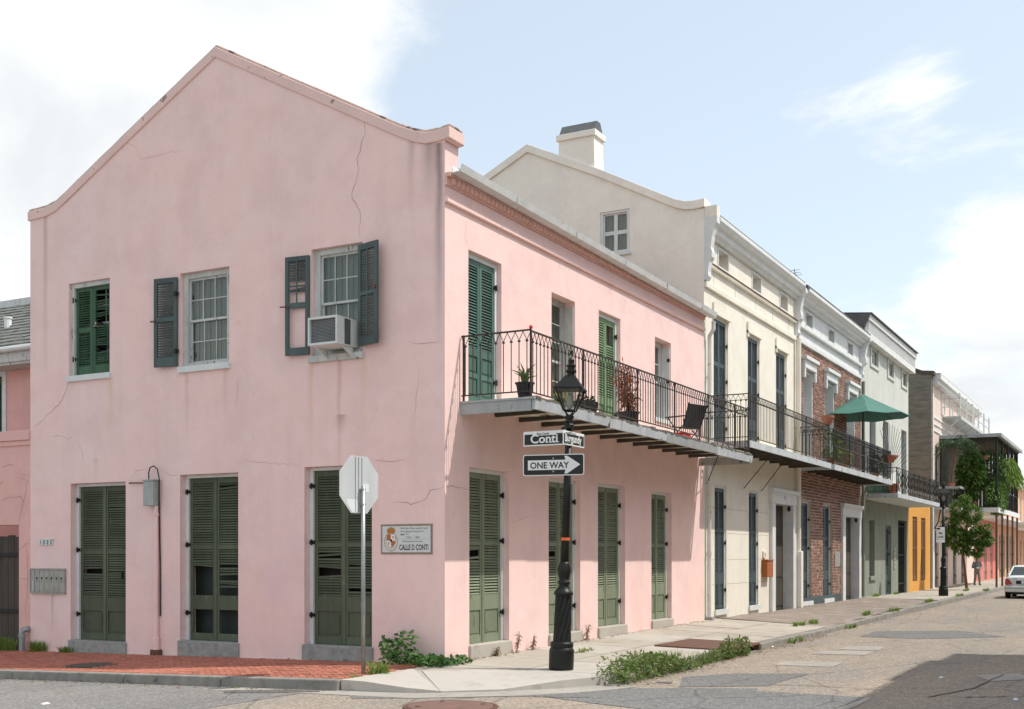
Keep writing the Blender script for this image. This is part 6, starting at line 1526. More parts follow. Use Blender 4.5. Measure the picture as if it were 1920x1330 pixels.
# green parasol on the brick balcony
ux, uz = onB(1620, 838, -.75); ux = 27.9
um = thing('parasol', (ux, -.8, 4.48), 'open dark green market parasol on the black balcony', 'parasol')
pxx = onB(1618, 740, -.8); ux = pxx[0]; zt = pxx[1]
um.location = (ux, -.8, 4.48); WORG[um.name] = Vector((ux, -.8, 4.48))
MB().tube([(ux, -.8, 4.48), (ux, -.8, zt + .05)], .025, 8).build('pole', 'wood_dark', um)
MB().lathe(ux, -.8, [(.28, 4.48), (.26, 4.55), (.05, 4.6), (.04, 4.8)], 16).build('base', 'black_iron', um)
edge = onB(1556, 783, -.8)
rad_u = 1.66; zd = zt - .80; nseg = 8
for i in range(nseg):
    a0, a1 = 2 * math.pi * i / nseg + .3, 2 * math.pi * (i + 1) / nseg + .3
    m = MB(); vs = []
    for t in (0.12, .4, .7, 1.0):
        for s in (0, .5, 1):
            a = a0 + (a1 - a0) * s; rr_ = rad_u * t * (1 - (.05 * t if s == .5 else 0))
            vs.append((ux + rr_ * math.cos(a), -.8 + rr_ * math.sin(a), zt - (zt - zd) * (t ** .92) - (.05 * t if s == .5 else 0)))
    m.add(vs, [(3 * i_ + j, 3 * i_ + j + 1, 3 * i_ + j + 4, 3 * i_ + j + 3) for i_ in range(3) for j in range(2)])
    c_ = m.build('canopy_panel', 'umbrella_green', um)
    so = c_.modifiers.new('solid', 'SOLIDIFY'); so.thickness = .008
    MB().tube([(ux, -.8, zt - .02), (ux + rad_u * math.cos(a0), -.8 + rad_u * math.sin(a0), zd - .02)], .009, 4).build('rib', 'wood_dark', um)
MB().lathe(ux, -.8, [(.36, zt - .19), (.2, zt - .09), (.05, zt - .01), (.02, zt + .05)], 8).build('top_cap', 'umbrella_green', um)
def potplant(nm, lab, x, y, z, mat, r3, n, L, W, potmat='terracotta', ph_=.25, pr=.15, grp='plants on the far balconies', cz=None):
    t = thing(nm, (x, y, z), lab, 'potted plant', grp)
    MB().lathe(x, y, [(pr * .7, z), (pr, z + ph_), (pr + .02, z + ph_), (pr + .02, z + ph_ + .03), (.01, z + ph_ * .95)], 14).build('pot', potmat, t)
    m = MB(); clump(m, (x, y, (z + ph_ + r3[2] * .8) if cz is None else cz), r3, int(n * (2.4 if grp == 'plants on the iron gallery' else 1.3)), L, W); m.build('leaves', mat, t)
    return t
potplant('potted_fern', 'leafy green plant at the near end of the brick balcony', 22.0, -.95, 4.48, 'leaf_mid', (.35, .22, .5), 170, .2, .05)
potplant('potted_croton', 'yellow green potted plant at the brick balcony rail', 23.6, -1.0, 4.48, 'leaf_yellow', (.35, .16, .28), 120, .14, .06)
potplant('potted_shrub', 'dark bushy plant at the far end of the brick balcony', 28.9, -.95, 4.48, 'leaf_dark', (.7, .18, .35), 240, .15, .06)
x = 30.3; tb = thing('rail_planter', (x, -1.17, 5.35), 'terracotta bowl fixed on the far corner of the brick balcony rail', 'flower pot')
MB().lathe(x, -1.20, [(.14, 5.16), (.30, 5.36), (.33, 5.36), (.33, 5.42), (.29, 5.42), (.02, 5.38)], 16).build('bowl', 'terracotta', tb)
gpx = onB(1640, 915, -1.0)[0]
pb = thing('planter_box', (32.6, -.85, 4.02), 'long dark green planter box on the sage balcony', 'planter')
MB().hexa([(31.5, -1.2, 4.02), (31.9, -1.2, 4.02), (31.9, -.1, 4.02), (31.5, -.1, 4.02), (31.45, -1.25, 4.42), (31.95, -1.25, 4.42), (31.95, -.05, 4.42), (31.45, -.05, 4.42)]).build('box', 'shutter_teal', pb)
t2 = thing('clay_pot', (31.32, -1.18, 4.03), 'terracotta pot at the outer corner of the sage balcony', 'flower pot')
MB().lathe(31.32, -1.15, [(.13, 4.03), (.20, 4.32), (.22, 4.32), (.22, 4.40), (.01, 4.36)], 16).build('pot', 'terracotta', t2)
# ---- plants on the far gallery
def gp(px, py, Y): X, z = onB(px, py, Y); return X, z
for (px, py, Y, mt, r3, n, L, W, lab) in (
    (1822, 885, -2.4, 'leaf_mid', (1.1, .75, 1.15), 800, .24, .13, 'leafy green shrub at the near corner of the iron gallery'),
    (1812, 920, -2.0, 'leaf_bright', (.6, .75, .6), 330, .2, .08, 'yellow green plant low on the near corner of the iron gallery'),
    (1890, 930, -2.5, 'leaf_mid', (2.4, .5, 1.0), 900, .2, .1, 'dark foliage along the iron gallery floor'),
    (1852, 880, -1.6, 'leaf_dark', (1.0, 1.0, 1.1), 480, .2, .1, 'shaded dark plant in the middle of the iron gallery')):
    Y_ = Y; X_ = GX0 + .55 if px < 1840 else (GX0 + 1.9 if px > 1870 else GX0 + 1.2)
    Yp = CAM[1] + (X_ - CAM[0]) / ray(px, py)[0] * ray(px, py)[1]; zc = CAM[2] + (X_ - CAM[0]) / ray(px, py)[0] * ray(px, py)[2]
    Yp = max(GY + .25, min(-.3, Yp))
    potplant('gallery_plant', lab, X_, Yp, 4.12, mt, r3, n, L, W, grp='plants on the iron gallery', cz=zc)
hf = thing('hanging_fern', (GX0 + 1.2, GY + .1, 6.0), 'bright yellow green fern hanging at the outer corner of the gallery', 'hanging plant', 'plants on the iron gallery')
X_ = GX0 + 2.6; v = ray(1890, 885); t = (X_ - CAM[0]) / v[0]; fz = CAM[2] + t * v[2]; fy = min(GY - .05, CAM[1] + t * v[1])
hf.location = (X_, fy, fz); WORG[hf.name] = Vector((X_, fy, fz))
m = MB()
for i in range(760):
    a = R.uniform(0, 6.28); s = R.uniform(.2, 1.0); h0 = R.uniform(-.1, .35)
    b_ = Vector((X_, fy, fz + .3)); o = Vector((math.cos(a), math.sin(a) * .7, 0))
    p = b_ + o * s * 1.0 + Vector((0, 0, h0 + .25 - s * s * 1.3)); leafbit(m, p, .36, .08, o + Vector((0, 0, -.8)), .3)
m.build('fronds', 'leaf_bright', hf)
MB().lathe(X_, fy, [(.1, fz), (.26, fz + .2), (.28, fz + .22), (.02, fz + .2)], 12).build('basket', 'terracotta', hf)
MB().tube([(X_, fy, fz + .2), (X_, fy, 7.84)], .008, 4).build('chain', 'black_iron', hf)
hp = thing('hanging_pot', (GX0 + .4, -1.4, 6.3), 'small terracotta pot hanging in the gallery shade', 'hanging plant', 'plants on the iron gallery')
v = ray(1846, 862); t = (GX0 + .5 - CAM[0]) / v[0]; hz, hy = CAM[2] + t * v[2], CAM[1] + t * v[1]
hp.location = (GX0 + .5, hy, hz); WORG[hp.name] = Vector((GX0 + .5, hy, hz))
MB().lathe(GX0 + .5, hy, [(.14, hz), (.22, hz + .22), (.24, hz + .22), (.02, hz + .2)], 12).build('pot', 'terracotta', hp)
MB().tube([(GX0 + .5, hy, hz + .2), (GX0 + .5, hy, 7.82)], .006, 4).build('chain', 'black_iron', hp)
m = MB(); clump(m, (GX0 + .5, hy, hz + .32), (.28, .28, .16), 90, .14, .06); m.build('leaves', 'leaf_dark', hp)
fl = MB(); rx_, rz_ = 0, 0
v = ray(1828, 905); t = (GX0 + .2 - CAM[0]) / v[0]
rf = thing('red_flowers', (GX0 + .2, CAM[1] + t * v[1], 4.12), 'small spray of red flowers on the gallery corner', 'potted plant', 'plants on the iron gallery')
MB().lathe(GX0 + .25, CAM[1] + t * v[1], [(.1, 4.12), (.16, 4.4), (.17, 4.42), (.02, 4.4)], 10).build('pot', 'terracotta', rf)
m = MB(); clump(m, (GX0 + .25, CAM[1] + t * v[1], CAM[2] + t * v[2]), (.22, .22, .2), 60, .12, .08); m.build('flowers', 'flower_red', rf)
# palm standing on the blush house balcony ledge
ld = thing('planter_ledge', (49.6, -.9, 4.1), 'dark ledge balcony with a palm on it, left of the iron gallery', 'balcony')
MB().box(48.6, 50.35, -1.3, -.01, 5.08, 5.2).build('shelf', 'grey_fascia', ld); MB().box(48.62, 50.33, -1.28, -.01, 4.0, 4.1).build('floor', 'old_white', ld)
m = MB()
for i in range(9): m.box(48.64 + i * .2, 48.67 + i * .2, -1.27, -1.24, 4.1, 5.08)
for i in range(6): m.box(48.63, 48.66, -1.22 + i * .2, -1.19 + i * .2, 4.1, 5.08)
m.build('bars', 'black_iron', ld)
for yy in (-1.1, -.3): MB().tube([(48.8, yy, 4.0), (48.8, yy + .1, 3.4), (48.8, -.01, 3.0)], .03, 5).build('bracket', 'black_iron', ld)
plx, ply, plz = 49.5, -.75, 5.2
pa = thing('potted_palm', (plx, ply, plz), 'tall drooping palm on the ledge before the blush house', 'palm')
MB().tube([(plx, ply, plz), (plx + .05, ply - .05, plz + 1.0), (plx + .03, ply - .25, plz + 2.3)], [.06, .05, .045], 7).build('trunk', 'wood_brown', pa)
MB().lathe(plx, ply, [(.15, plz), (.2, plz + .22), (.02, plz + .2)], 12).build('pot', 'terracotta', pa)
m = MB(); tp_ = Vector((plx + .03, ply - .25, plz + 2.3))
for i in range(26):
    a = R.uniform(0, 6.28); L = R.uniform(1.1, 2.0); up = R.uniform(.2, 1.2); o = Vector((math.cos(a), math.sin(a), 0))
    prev = tp_
    for k in range(1, 9):
        s = k / 8; p = tp_ + o * L * s * .85 + Vector((0, 0, L * (up * s - 1.15 * s * s)))
        sd = Vector((-o.y, o.x, 0))
        for sg in (-1, 1):
            for _ in range(2): leafbit(m, prev.lerp(p, R.random()), .34 * (1 - .4 * s), .035, sd * sg + o * .6 + Vector((0, 0, -.6)), .3)
        prev = p
m.build('fronds', 'palm_frond', pa)

# ================================================================== TREE, PERSON, CAR
tx, ty = onG(1813, 1106, -.1)
tr = thing('street_tree', (tx, ty, -.12), 'small dense green street tree on the pavement by the distant lamp', 'tree')
m = MB().tube([(tx, ty, -.15), (tx - .04, ty + .08, .8), (tx - .08, ty + .18, 1.7), (tx, ty + .05, 2.6), (tx + .1, ty - .05, 3.6)], [.075, .062, .055, .045, .02], 8)
for i in range(9):
    a = i * 2.4; z0 = 1.6 + i * .2; m.tube([(tx - .05, ty + .1, z0), (tx + .45 * math.cos(a), ty + .45 * math.sin(a), z0 + .4), (tx + .85 * math.cos(a), ty + .85 * math.sin(a), z0 + .65)], [.03, .02, .008], 5)
m.build('trunk', 'wood_brown', tr)
m = MB()
for (ox, oy, oz, r_, n) in ((0, .1, 3.0, .74, 620), (-.25, .55, 2.5, .6, 500), (.2, -.6, 2.5, .55, 480), (.0, .35, 3.9, .5, 380), (.1, -.25, 3.65, .5, 380), (.1, -.3, 2.0, .48, 300), (-.1, .3, 2.05, .42, 260), (.1, -1.0, 2.35, .3, 150), (0, .95, 3.2, .34, 170), (0, .9, 2.7, .3, 130), (.0, .1, 4.35, .28, 120), (0, -.95, 2.9, .3, 130), (0, -.55, 1.75, .25, 90)):
    clump(m, (tx + ox, ty + oy * .92, oz), (r_, r_, r_ * .8), int(n * 1.5), .17 + .05 * R.random(), .09, .3, .45)
m.build('crown', 'leaf_mid', tr)
# person walking towards us in grey shirt and khaki trousers, hands together at the waist
gx, gy_ = onG(1832, 1097, -.1)
pe = thing('person', (gx, gy_, -.12), 'person in a grey shirt and khaki trousers walking under the tree', 'person')
ht = 1.62 / 1.75
Mp = Matrix.Translation((gx, gy_, -.12)) @ Matrix.Rotation(math.atan2(-DV[1], -DV[0]) + rad(-90) + rad(180), 4, 'Z') @ Matrix.Diagonal((ht, ht, ht, 1))
# local: +y is forward
Mp = Matrix.Translation((gx, gy_, -.12)) @ Matrix.Rotation(math.atan2(-DV[1], -DV[0]) - rad(90), 4, 'Z') @ Matrix.Diagonal((ht, ht, ht, 1))
def limb(m, pts, rs, n=10):
    for (a, b), (r0, r1) in zip(zip(pts, pts[1:]), zip(rs, rs[1:])):
        m.tube([a, tuple((Vector(a) + Vector(b)) / 2), b], [r0, (r0 + r1) / 2, r1], n); m.ell(a, (r0, r0, r0)); m.ell(b, (r1, r1, r1))
def PBd(m, nm, mt, vox): m.xf(Mp); return remeshed(m, nm, mt, pe, vox)
m = MB()      # whole body in one skin
m.ell((0, .02, 1.63), (.078, .098, .118)); m.ell((0, .05, 1.58), (.06, .07, .075)); m.ell((0, .118, 1.61), (.014, .02, .022)); limb(m, [(0, -.01, 1.42), (0, .0, 1.55)], [.062, .055])
for sg in (-1, 1): m.ell((sg * .08, .0, 1.62), (.012, .022, .032))
m.ell((0, 0, 1.24), (.165, .105, .24)); m.ell((0, 0, 1.0), (.15, .10, .14))
LEG = {}
for sg, fw in ((-1, .16), (1, -.10)):
    sh_, el, wr = (sg * .20, -.01, 1.39), (sg * .27, -.03, 1.12), (sg * .09, .22, 1.03)
    limb(m, [sh_, el, wr], [.058, .045, .032]); hd = (sg * .045, .27, 1.02); limb(m, [wr, hd], [.032, .036])
    for k in range(4): limb(m, [(hd[0], hd[1] + .01, hd[2] + .03 - k * .02), (hd[0] - sg * .05, hd[1] + .03, hd[2] + .025 - k * .02), (hd[0] - sg * .085, hd[1] + .015, hd[2] + .02 - k * .018)], [.011, .010, .008], 6)
    limb(m, [(hd[0], hd[1], hd[2] + .03), (hd[0] - sg * .03, hd[1] + .015, hd[2] + .07)], [.012, .009], 6)
    hip, kn, an2 = (sg * .09, 0, .92), (sg * .10, fw * .6 + .03, .50), (sg * .10, fw - (.06 if fw < 0 else 0), .09)
    LEG[sg] = (hip, kn, an2); limb(m, [hip, kn, an2], [.085, .062, .042]); limb(m, [an2, (sg * .105, an2[1] + .13, .045)], [.042, .035])
PBd(m, 'body', 'skin', .016)
m = MB(); m.ell((0, 0, 1.24), (.185, .122, .25)); m.ell((0, .0, 1.36), (.21, .10, .10)); m.ell((0, 0, 1.02), (.172, .122, .13))
for sg in (-1, 1): limb(m, [(sg * .20, -.01, 1.39), (sg * .275, -.03, 1.12), (sg * .15, .15, 1.05)], [.075, .062, .052])
PBd(m, 'shirt', 'cloth_grey', .018)
m = MB(); m.ell((0, 0, .93), (.172, .122, .12))
for sg in (-1, 1):
    a, b, c = LEG[sg]; limb(m, [a, b, (c[0], c[1], .10)], [.10, .08, .068])
PBd(m, 'trousers', 'cloth_khaki', .018)
for sg in (-1, 1):
    c = LEG[sg][2]; m = MB(); m.ell((c[0], c[1] + .06, .04), (.05, .135, .045)); m.ell((c[0], c[1] - .02, .06), (.048, .06, .055)); PBd(m, 'shoe', 'shoe_dark', .014)
m = MB(); m.ell((0, -.01, 1.67), (.086, .10, .095)); m.ell((0, -.06, 1.60), (.078, .06, .09)); PBd(m, 'hair', 'hair_dark', .015)
for sg in (-1, 1): m = MB().ell((sg * .03, .108, 1.64), (.012, .008, .008)); m.xf(Mp); m.build('eye', 'sign_black', pe, smooth=True)
m = MB().ell((0, .112, 1.555), (.028, .01, .008)); m.xf(Mp); m.build('mouth', 'crest_red', pe, smooth=True)
m = MB(); m.box(-.01, .15, .30, .33, 1.04, 1.14); m.xf(Mp); tag(m.build('folded_paper', 'sign_white'), 'white folded paper held in the walking person\'s hands', 'paper')

# ---- white saloon parked at the kerb, seen from behind
ccx, ccy = onG(1884, 1121, -.26)
RX, LY = 38.75, -4.38
car = thing('parked_car', (RX + 2.2, LY - .86, -.268), 'white saloon car parked at the kerb, tail towards us', 'car')
def cpt(x, y, z): return (RX + x, LY - .86 + y, -.268 + z)     # x forward from the tail, y to the left side (+)
ST = [  # x, half width, sill z, bulge z, belt z, deck z, deck half width
    (.00, .74, .38, .52, .80, .86, .62), (.06, .80, .26, .50, .86, .965, .70), (.35, .84, .22, .50, .89, 1.00, .72), (.95, .86, .20, .50, .90, 1.00, .74), (1.6, .865, .19, .50, .90, .95, .76),
    (2.6, .865, .19, .50, .89, .93, .76), (3.2, .86, .19, .50, .87, .92, .74), (3.9, .83, .21, .49, .80, .84, .68), (4.35, .76, .25, .47, .66, .70, .58), (4.5, .62, .36, .46, .56, .58, .45)]
m = MB(); ring = []
for x_, hw, zs_, zb2, zt_, zd_, dw in ST:
    half = [(hw * .86, zs_), (hw * .97, zs_ + .10), (hw, zb2), (hw * .99, (zb2 + zt_) / 2), (hw * .955, zt_), (dw, zd_), (dw * .5, zd_ + .012)]
    ring.append([cpt(x_, y_, z_) for y_, z_ in half] + [cpt(x_, -y_, z_) for y_, z_ in half[::-1]])
n = len(ring[0])
m.add([p for r_ in ring for p in r_], [(i * n + j, i * n + (j + 1) % n, (i + 1) * n + (j + 1) % n, (i + 1) * n + j) for i in range(len(ST) - 1) for j in range(n)] + [tuple(range(n - 1, -1, -1)), tuple((len(ST) - 1) * n + j for j in range(n))])
bd = m.build('body', 'car_paint', car, smooth=True); ss_ = bd.modifiers.new('sub', 'SUBSURF'); ss_.levels = 1; ss_.render_levels = 2
CAB = [(.78, .70, .985), (1.42, .58, 1.385), (2.45, .57, 1.41), (3.25, .70, .93)]
m = MB()
m.add([cpt(x_, s * y_, z_) for x_, y_, z_ in CAB for s in (1, -1)], [(2, 3, 5, 4)])
m2 = MB()
def cabq(a, b, c, d, mat, nm, sh=.0):
    MB().add([cpt(*a), cpt(*b), cpt(*c), cpt(*d)], [(0, 1, 2, 3)]).build(nm, mat, car)
MB().hexa([cpt(1.36, -.585, 1.36), cpt(2.50, -.575, 1.38), cpt(2.50, .575, 1.38), cpt(1.36, .585, 1.36), cpt(1.46, -.53, 1.415), cpt(2.42, -.52, 1.435), cpt(2.42, .52, 1.435), cpt(1.46, .53, 1.415)]).build('roof', 'car_paint', car, bevel=.03)
for s in (1, -1):
    m = MB()
    for a, b in (((.74, .72, .97), (1.40, .585, 1.385)), ((2.46, .575, 1.40), (3.30, .72, .91)), ((2.02, .745, .93), (1.98, .585, 1.40))):
        m.tube([cpt(a[0], s * a[1], a[2]), cpt(b[0], s * b[1], b[2])], .038, 6)
    m.build('pillar', 'car_paint', car)
    cabq((.86, s * .715, .95), (1.44, s * .585, 1.36), (1.95, s * .585, 1.38), (1.98, s * .745, .92), 'car_glass', 'side_window')
    cabq((2.05, s * .745, .92), (2.02, s * .585, 1.38), (2.46, s * .575, 1.38), (3.2, s * .72, .90), 'car_glass', 'side_window')
cabq((.80, .66, .985), (.80, -.66, .985), (1.40, -.55, 1.375), (1.40, .55, 1.375), 'car_glass', 'rear_window')
cabq((3.25, .66, .92), (3.25, -.66, .92), (2.50, -.55, 1.385), (2.50, .55, 1.385), 'car_glass', 'windscreen')
MB().hexa([cpt(.7, -.64, .93), cpt(3.2, -.64, .9), cpt(3.2, .64, .9), cpt(.7, .64, .93), cpt(.82, -.6, .97), cpt(3.1, -.6, .93), cpt(3.1, .6, .93), cpt(.82, .6, .97)]).build('parcel_shelf', 'car_black', car)
m = MB(); m.hexa([cpt(-.10, -.76, .30), cpt(.10, -.84, .28), cpt(.10, .84, .28), cpt(-.10, .76, .30), cpt(-.10, -.76, .55), cpt(.10, -.845, .56), cpt(.10, .845, .56), cpt(-.10, .76, .55)]); m.build('bumper', 'car_paint', car, bevel=.03)
MB().hexa([cpt(-.115, -.75, .44), cpt(.08, -.85, .44), cpt(.08, .85, .44), cpt(-.115, .75, .44), cpt(-.115, -.75, .475), cpt(.08, -.85, .475), cpt(.08, .85, .475), cpt(-.115, .75, .475)]).build('bumper_strip', 'box_grey', car)
for s in (1, -1):
    MB().hexa([cpt(-.02, s * .50, .62), cpt(-.02, s * .78, .60), cpt(.16, s * .835, .60), cpt(.06, s * .50, .62), cpt(.0, s * .66, .86), cpt(.02, s * .76, .86), cpt(.16, s * .81, .86), cpt(.08, s * .62, .86)]).build('tail_light', 'car_red', car, bevel=.012)
    MB().hexa([cpt(2.95, s * .84, .92), cpt(3.05, s * .84, .92), cpt(3.05, s * 1.0, .93), cpt(2.95, s * 1.0, .93), cpt(2.96, s * .86, 1.04), cpt(3.05, s * .86, 1.04), cpt(3.05, s * 1.0, 1.04), cpt(2.96, s * 1.0, 1.04)]).build('mirror', 'car_paint', car, bevel=.015)
    for xx in (.85, 3.55):
        yc = s * .76
        w = MB(); prof = [(.20, -.1), (.29, -.1), (.315, -.07), (.315, .07), (.29, .1), (.20, .1)]
        vs = []; nn = 24
        for j in range(nn):
            a = 2 * math.pi * j / nn
            vs += [cpt(xx + r_ * math.cos(a), yc + o_, .315 + r_ * math.sin(a)) for r_, o_ in prof]
        k = len(prof); w.add(vs, [(j * k + i, j * k + (i + 1) % k, ((j + 1) % nn) * k + (i + 1) % k, ((j + 1) % nn) * k + i) for j in range(nn) for i in range(k)])
        wo = w.build('wheel', 'tyre', car)
        h = MB(); h.add([cpt(xx + .20 * math.cos(2 * math.pi * j / nn), yc + s * .07, .315 + .20 * math.sin(2 * math.pi * j / nn)) for j in range(nn)], [tuple(range(nn))]); h.build('rim', 'chrome', wo)
MB().hexa([cpt(-.015, -.36, .64), cpt(.02, -.36, .64), cpt(.02, .36, .64), cpt(-.015, .36, .64), cpt(.0, -.36, .78), cpt(.03, -.36, .78), cpt(.03, .36, .78), cpt(.0, .36, .78)]).build('plate_recess', 'car_black', car)
MB().box(RX - .03, RX - .016, LY - .86 - .15, LY - .86 + .15, -.268 + .655, -.268 + .765).build('number_plate', 'sign_white', car)
MB().hexa([cpt(-.012, .30, .88), cpt(.01, .30, .88), cpt(.01, .50, .88), cpt(-.012, .50, .88), cpt(.0, .30, .90), cpt(.02, .30, .90), cpt(.02, .50, .90), cpt(.0, .50, .90)]).build('boot_badge', 'chrome', car)
MB().box(RX + .1, RX + 4.2, LY - .86 - .6, LY - .86 + .6, -.268 + .18, -.268 + .24).build('underbody', 'car_black', car)

# ================================================================== WEEDS
def weed(nm, lab, fn, mat, cat='weeds', grp=None):
    m = MB(); fn(m); return tag(m.build(nm, mat), lab, cat, grp)
def gz(X, Y): return zside(X, Y) if X >= 0 and Y <= 0 else (zgable(X, Y) if Y > 0 else zcorner(X, Y))
def ivy(m):
    for i in range(620):
        t = R.random(); X = -.12 - (R.random() ** 1.5) * .45; px_ = 715 + 150 * t
        Y = onS(px_, 1230, X)[0]
        if px_ > 835: X = R.uniform(-.35, .3); Y = R.uniform(-.32, .0)
        hh_ = (.42 if t < .42 else .16) * (1 - t * .35) * R.random()
        if .18 < t < .40: hh_ = .5 * R.random() ** 1.3
        leafbit(m, (X, Y, gz(X, Y) + hh_), R.uniform(.07, .13), R.uniform(.06, .10), rdir(.5), .3)
weed('ivy_patch', 'low green ivy spreading round the foot of the pink corner', ivy, 'leaf_ivy', 'ivy')
ax, ay_ = onG(708, 1266, -.14)
weed('grass_tuft', 'bright grass tuft beside the stop sign post', lambda m: [tuft(m, (ax + R.uniform(-.14, .14), ay_ + R.uniform(-.10, .10), -.16), 16, .24, .20, .007) for _ in range(12)], 'grass_blade', 'grass', 'pavement grass')
ax2, ay2 = onG(660, 1281, -.2)
weed('kerb_grass', 'small grass tuft growing from the corner kerb joint', lambda m: [tuft(m, (ax2 + R.uniform(-.06, .06), ay2 + R.uniform(-.05, .05), -.25), 14, .20, .12, .007) for _ in range(4)], 'grass_blade', 'grass', 'pavement grass')
for (px, py, w, h, n, lab) in ((10, 1205, .30, .30, 14, 'tall grass at the foot of the plank gate'), (67, 1209, .20, .24, 12, 'grass clump beside the bent grey pipe'), (122, 1213, .12, .15, 6, 'thin grass beside the first door step')):
    yy, _ = onS(px, py, -.12)
    weed('wall_grass', lab, lambda m: [tuft(m, (-.10 + R.uniform(-.07, .06), yy + R.uniform(-w, w), zgable(-.1, yy) - .02), 22, h, .16, .007) for _ in range(n)], 'grass_blade', 'grass', 'pavement grass')
# big weed bank along the kerb by the lamp
def bank(m):
    for i in range(2800):
        t = R.random() ** .8; X = -.45 + 3.1 * t; env = (.44 * math.sin(math.pi * min(1, .12 + t * .88)) ** .6) * (1 - .35 * t)
        Y = -3.02 + R.gauss(0, .14) - .05; z = -.26 + max(0, env * R.random() ** .8)
        leafbit(m, (X, Y, z), R.uniform(.05, .11), R.uniform(.022, .045), rdir(.6), .25)
    for i in range(26):
        X = -.2 + 2.9 * R.random(); tuft(m, (X, -3.0 + R.uniform(-.15, .12), -.27), 8, .36, .2, .006)
weed('weed_bank', 'thick bank of leafy weeds along the kerb right of the lamp', bank, 'leaf_weed')
def bank2(m):
    for i in range(700):
        t = R.random(); X = 2.9 + 2.1 * t; z = -.27 + .24 * R.random() * (0.5 + .5 * t); leafbit(m, (X, -3.1 + R.gauss(0, .07), z), R.uniform(.05, .10), .03, rdir(.6), .25)
    for i in range(30): tuft(m, (2.8 + 2.2 * R.random(), -3.1 + R.uniform(-.1, .1), -.27), 8, .26, .14, .006)
weed('gutter_weeds', 'lower grassy weeds in the gutter before the storm drain', bank2, 'leaf_weed')
def bank3(m):
    clump(m, (5.55, -3.16, -.10), (.30, .12, .20), 330, .09, .035, .4); clump(m, (4.75, -3.15, -.08), (.28, .12, .2), 260, .09, .035, .4)
weed('drain_weeds', 'leafy weeds growing over the storm drain mouth', bank3, 'leaf_weed')
for (px, py, n, lab) in ((1095, 1222, 8, 'flat grass tuft in the pavement joint behind the lamp base'), (1130, 1196, 5, 'grass at the foot of the third green door step'), (1160, 1192, 6, 'grass strip in the joint right of the third door step')):
    X, Y = onG(px, py, -.1)
    weed('joint_grass', lab, lambda m: [tuft(m, (X + R.uniform(-.35, .35), Y + R.uniform(-.04, .04), zside(X, Y) - .01), 12, .09, .10, .006) for _ in range(n)], 'grass_blade', 'grass', 'pavement grass')
for (px, py, h, lab) in ((961, 1216, .42, 'tall dry weed at the pink wall right of the first door'), (991, 1214, .36, 'dead brown weed between the first and second doors'), (1093, 1196, .36, 'dry weed right of the second door'), (922, 1226, .18, 'small dry weed on the first door step')):
    X, Y = onB(px, py)[0], -.08
    def dry(m):
        for k in range(5):
            a = R.uniform(0, 6.28); tip = (X + .10 * math.cos(a), Y - abs(.06 * math.sin(a)), zside(X, Y) + h * R.uniform(.6, 1.0)); m.tube([(X, Y, zside(X, Y) - .02), tip], .004, 3)
            for q in range(14):
                t = R.random(); leafbit(m, tuple(Vector((X, Y, zside(X, Y))).lerp(Vector(tip), t)), .09, .016, rdir(.2), .5)
    weed('dry_weed', lab, dry, 'leaf_dry', 'weed', 'dry wall weeds')
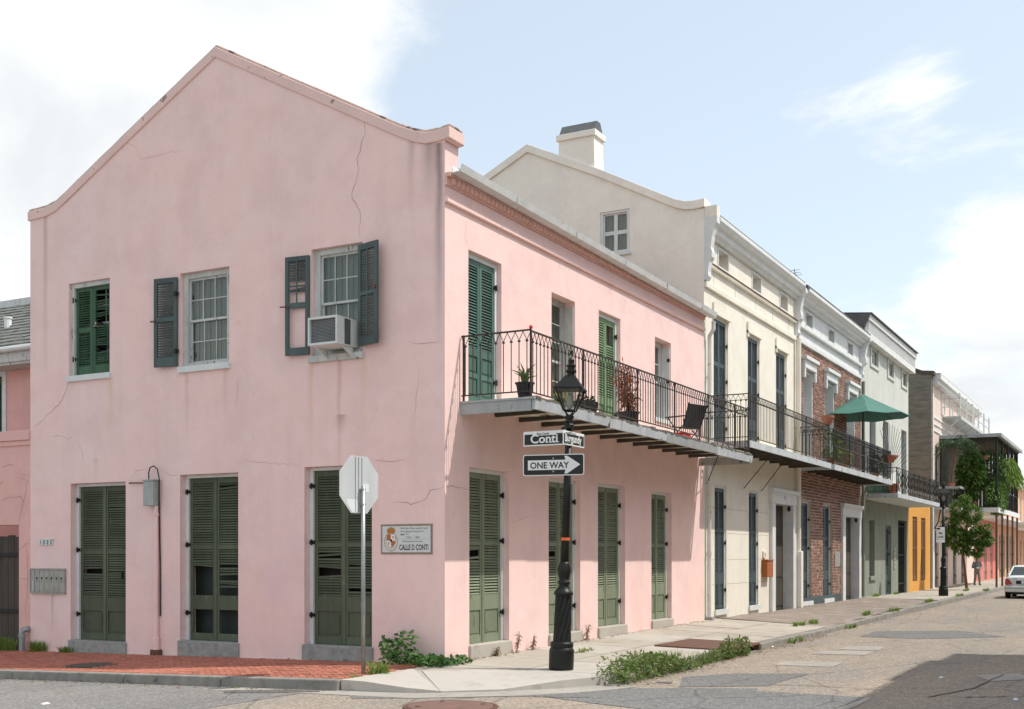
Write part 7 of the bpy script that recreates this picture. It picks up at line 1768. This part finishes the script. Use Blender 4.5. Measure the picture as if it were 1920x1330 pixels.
for (px, py, n, w, lab) in ((1345, 1158, 8, .4, 'grass at the foot of the white downspout'), (1495, 1172, 6, .3, 'grass patch on the old paving near the kerb, first'), (1527, 1168, 7, .3, 'grass patch on the old paving near the kerb, second'), (1628, 1152, 9, .5, 'grass clump on the kerb before the brick house'), (1675, 1146, 7, .5, 'grass on the kerb before the sage house'), (1740, 1130, 10, .9, 'grass along the kerb left of the distant lamp'), (1812, 1108, 12, .8, 'grass round the foot of the street tree'), (1640, 1121, 7, .6, 'grass at the foot of the sage wall'), (1680, 1115, 5, .4, 'grass beside the sage passage gate'), (1850, 1108, 9, 1.0, 'grass strip along the kerb beyond the tree'), (1460, 1190, 6, .6, 'thin grass in the gutter before the cream house'), (1590, 1166, 6, .5, 'thin grass in the gutter before the brick house'), (1800, 1118, 6, .8, 'grass on the kerb between the distant lamp and tree')):
    X, Y = onG(px, py, -.1)
    if px in (1460, 1590): Y = -3.14
    z = zside(X, Y) - .01 if Y > -3.08 else -.268
    weed('joint_grass', lab, lambda m: [tuft(m, (X + R.uniform(-w, w), Y + R.uniform(-.08, .08), z), 12, .15, .12, .010) for _ in range(n)], 'grass_blade', 'grass', 'pavement grass')
# litter on the road: a few pale chips
for i, (px, py) in enumerate(((85, 1309), (172, 1327), (1765, 1271), (1905, 1312), (1447, 1213))):
    X, Y = onG(px, py, -.26 - .026 * max(0, 0)); z = zroad(X, Y) + .006
    m = MB(); m.hexa([(X - .07, Y - .03, z), (X + .05, Y - .04, z), (X + .07, Y + .03, z), (X - .05, Y + .04, z), (X - .06, Y - .02, z + .015), (X + .04, Y - .03, z + .01), (X + .05, Y + .02, z + .02), (X - .04, Y + .03, z + .012)])
    tag(m.build('paper_scrap', 'sticker_white'), ('pale scrap of paper on the side road, left of the other one', 'pale scrap of paper at the bottom edge of the side road', 'tiny pale scrap in the shadow edge on the road', 'tiny pale scrap in the dark road shadow', 'tiny pale scrap by the kerb beyond the drain')[i], 'litter', 'scraps of litter')

# ---- blown leaves and grit in the gutters and along the wall foot
m = MB()
for i in range(900):
    q = R.random()
    if q < .55: X = R.uniform(-.3, 34) if R.random() < .5 else R.uniform(2, 12); Y = -3.12 - abs(R.gauss(0, .16)); z = zroad(X, Y) + .008
    elif q < .75: X = R.uniform(.2, 12); Y = -.04 - abs(R.gauss(0, .10)); z = zside(X, Y) + .008
    elif q < .9: X = -2.84 - abs(R.gauss(0, .12)); Y = R.uniform(.2, 9); z = zroad(X, Y) + .012
    else: X = -.04 - abs(R.gauss(0, .10)); Y = R.uniform(.3, 10); z = zgable(X, Y) + .010
    a = R.uniform(0, 6.28); L = R.uniform(.015, .05); o = Vector((math.cos(a) * L, math.sin(a) * L, 0)); p_ = Vector((-o.y * .5, o.x * .5, 0)); c_ = Vector((X, Y, z))
    m.add([c_ - o, c_ + p_ + Vector((0, 0, .008)), c_ + o + Vector((0, 0, .012)), c_ - p_], [(0, 1, 2, 3)])
tag(m.build('fallen_leaves', 'leaf_dry'), 'dry leaves and grit scattered along gutters and wall foot', 'leaves', kind='stuff')
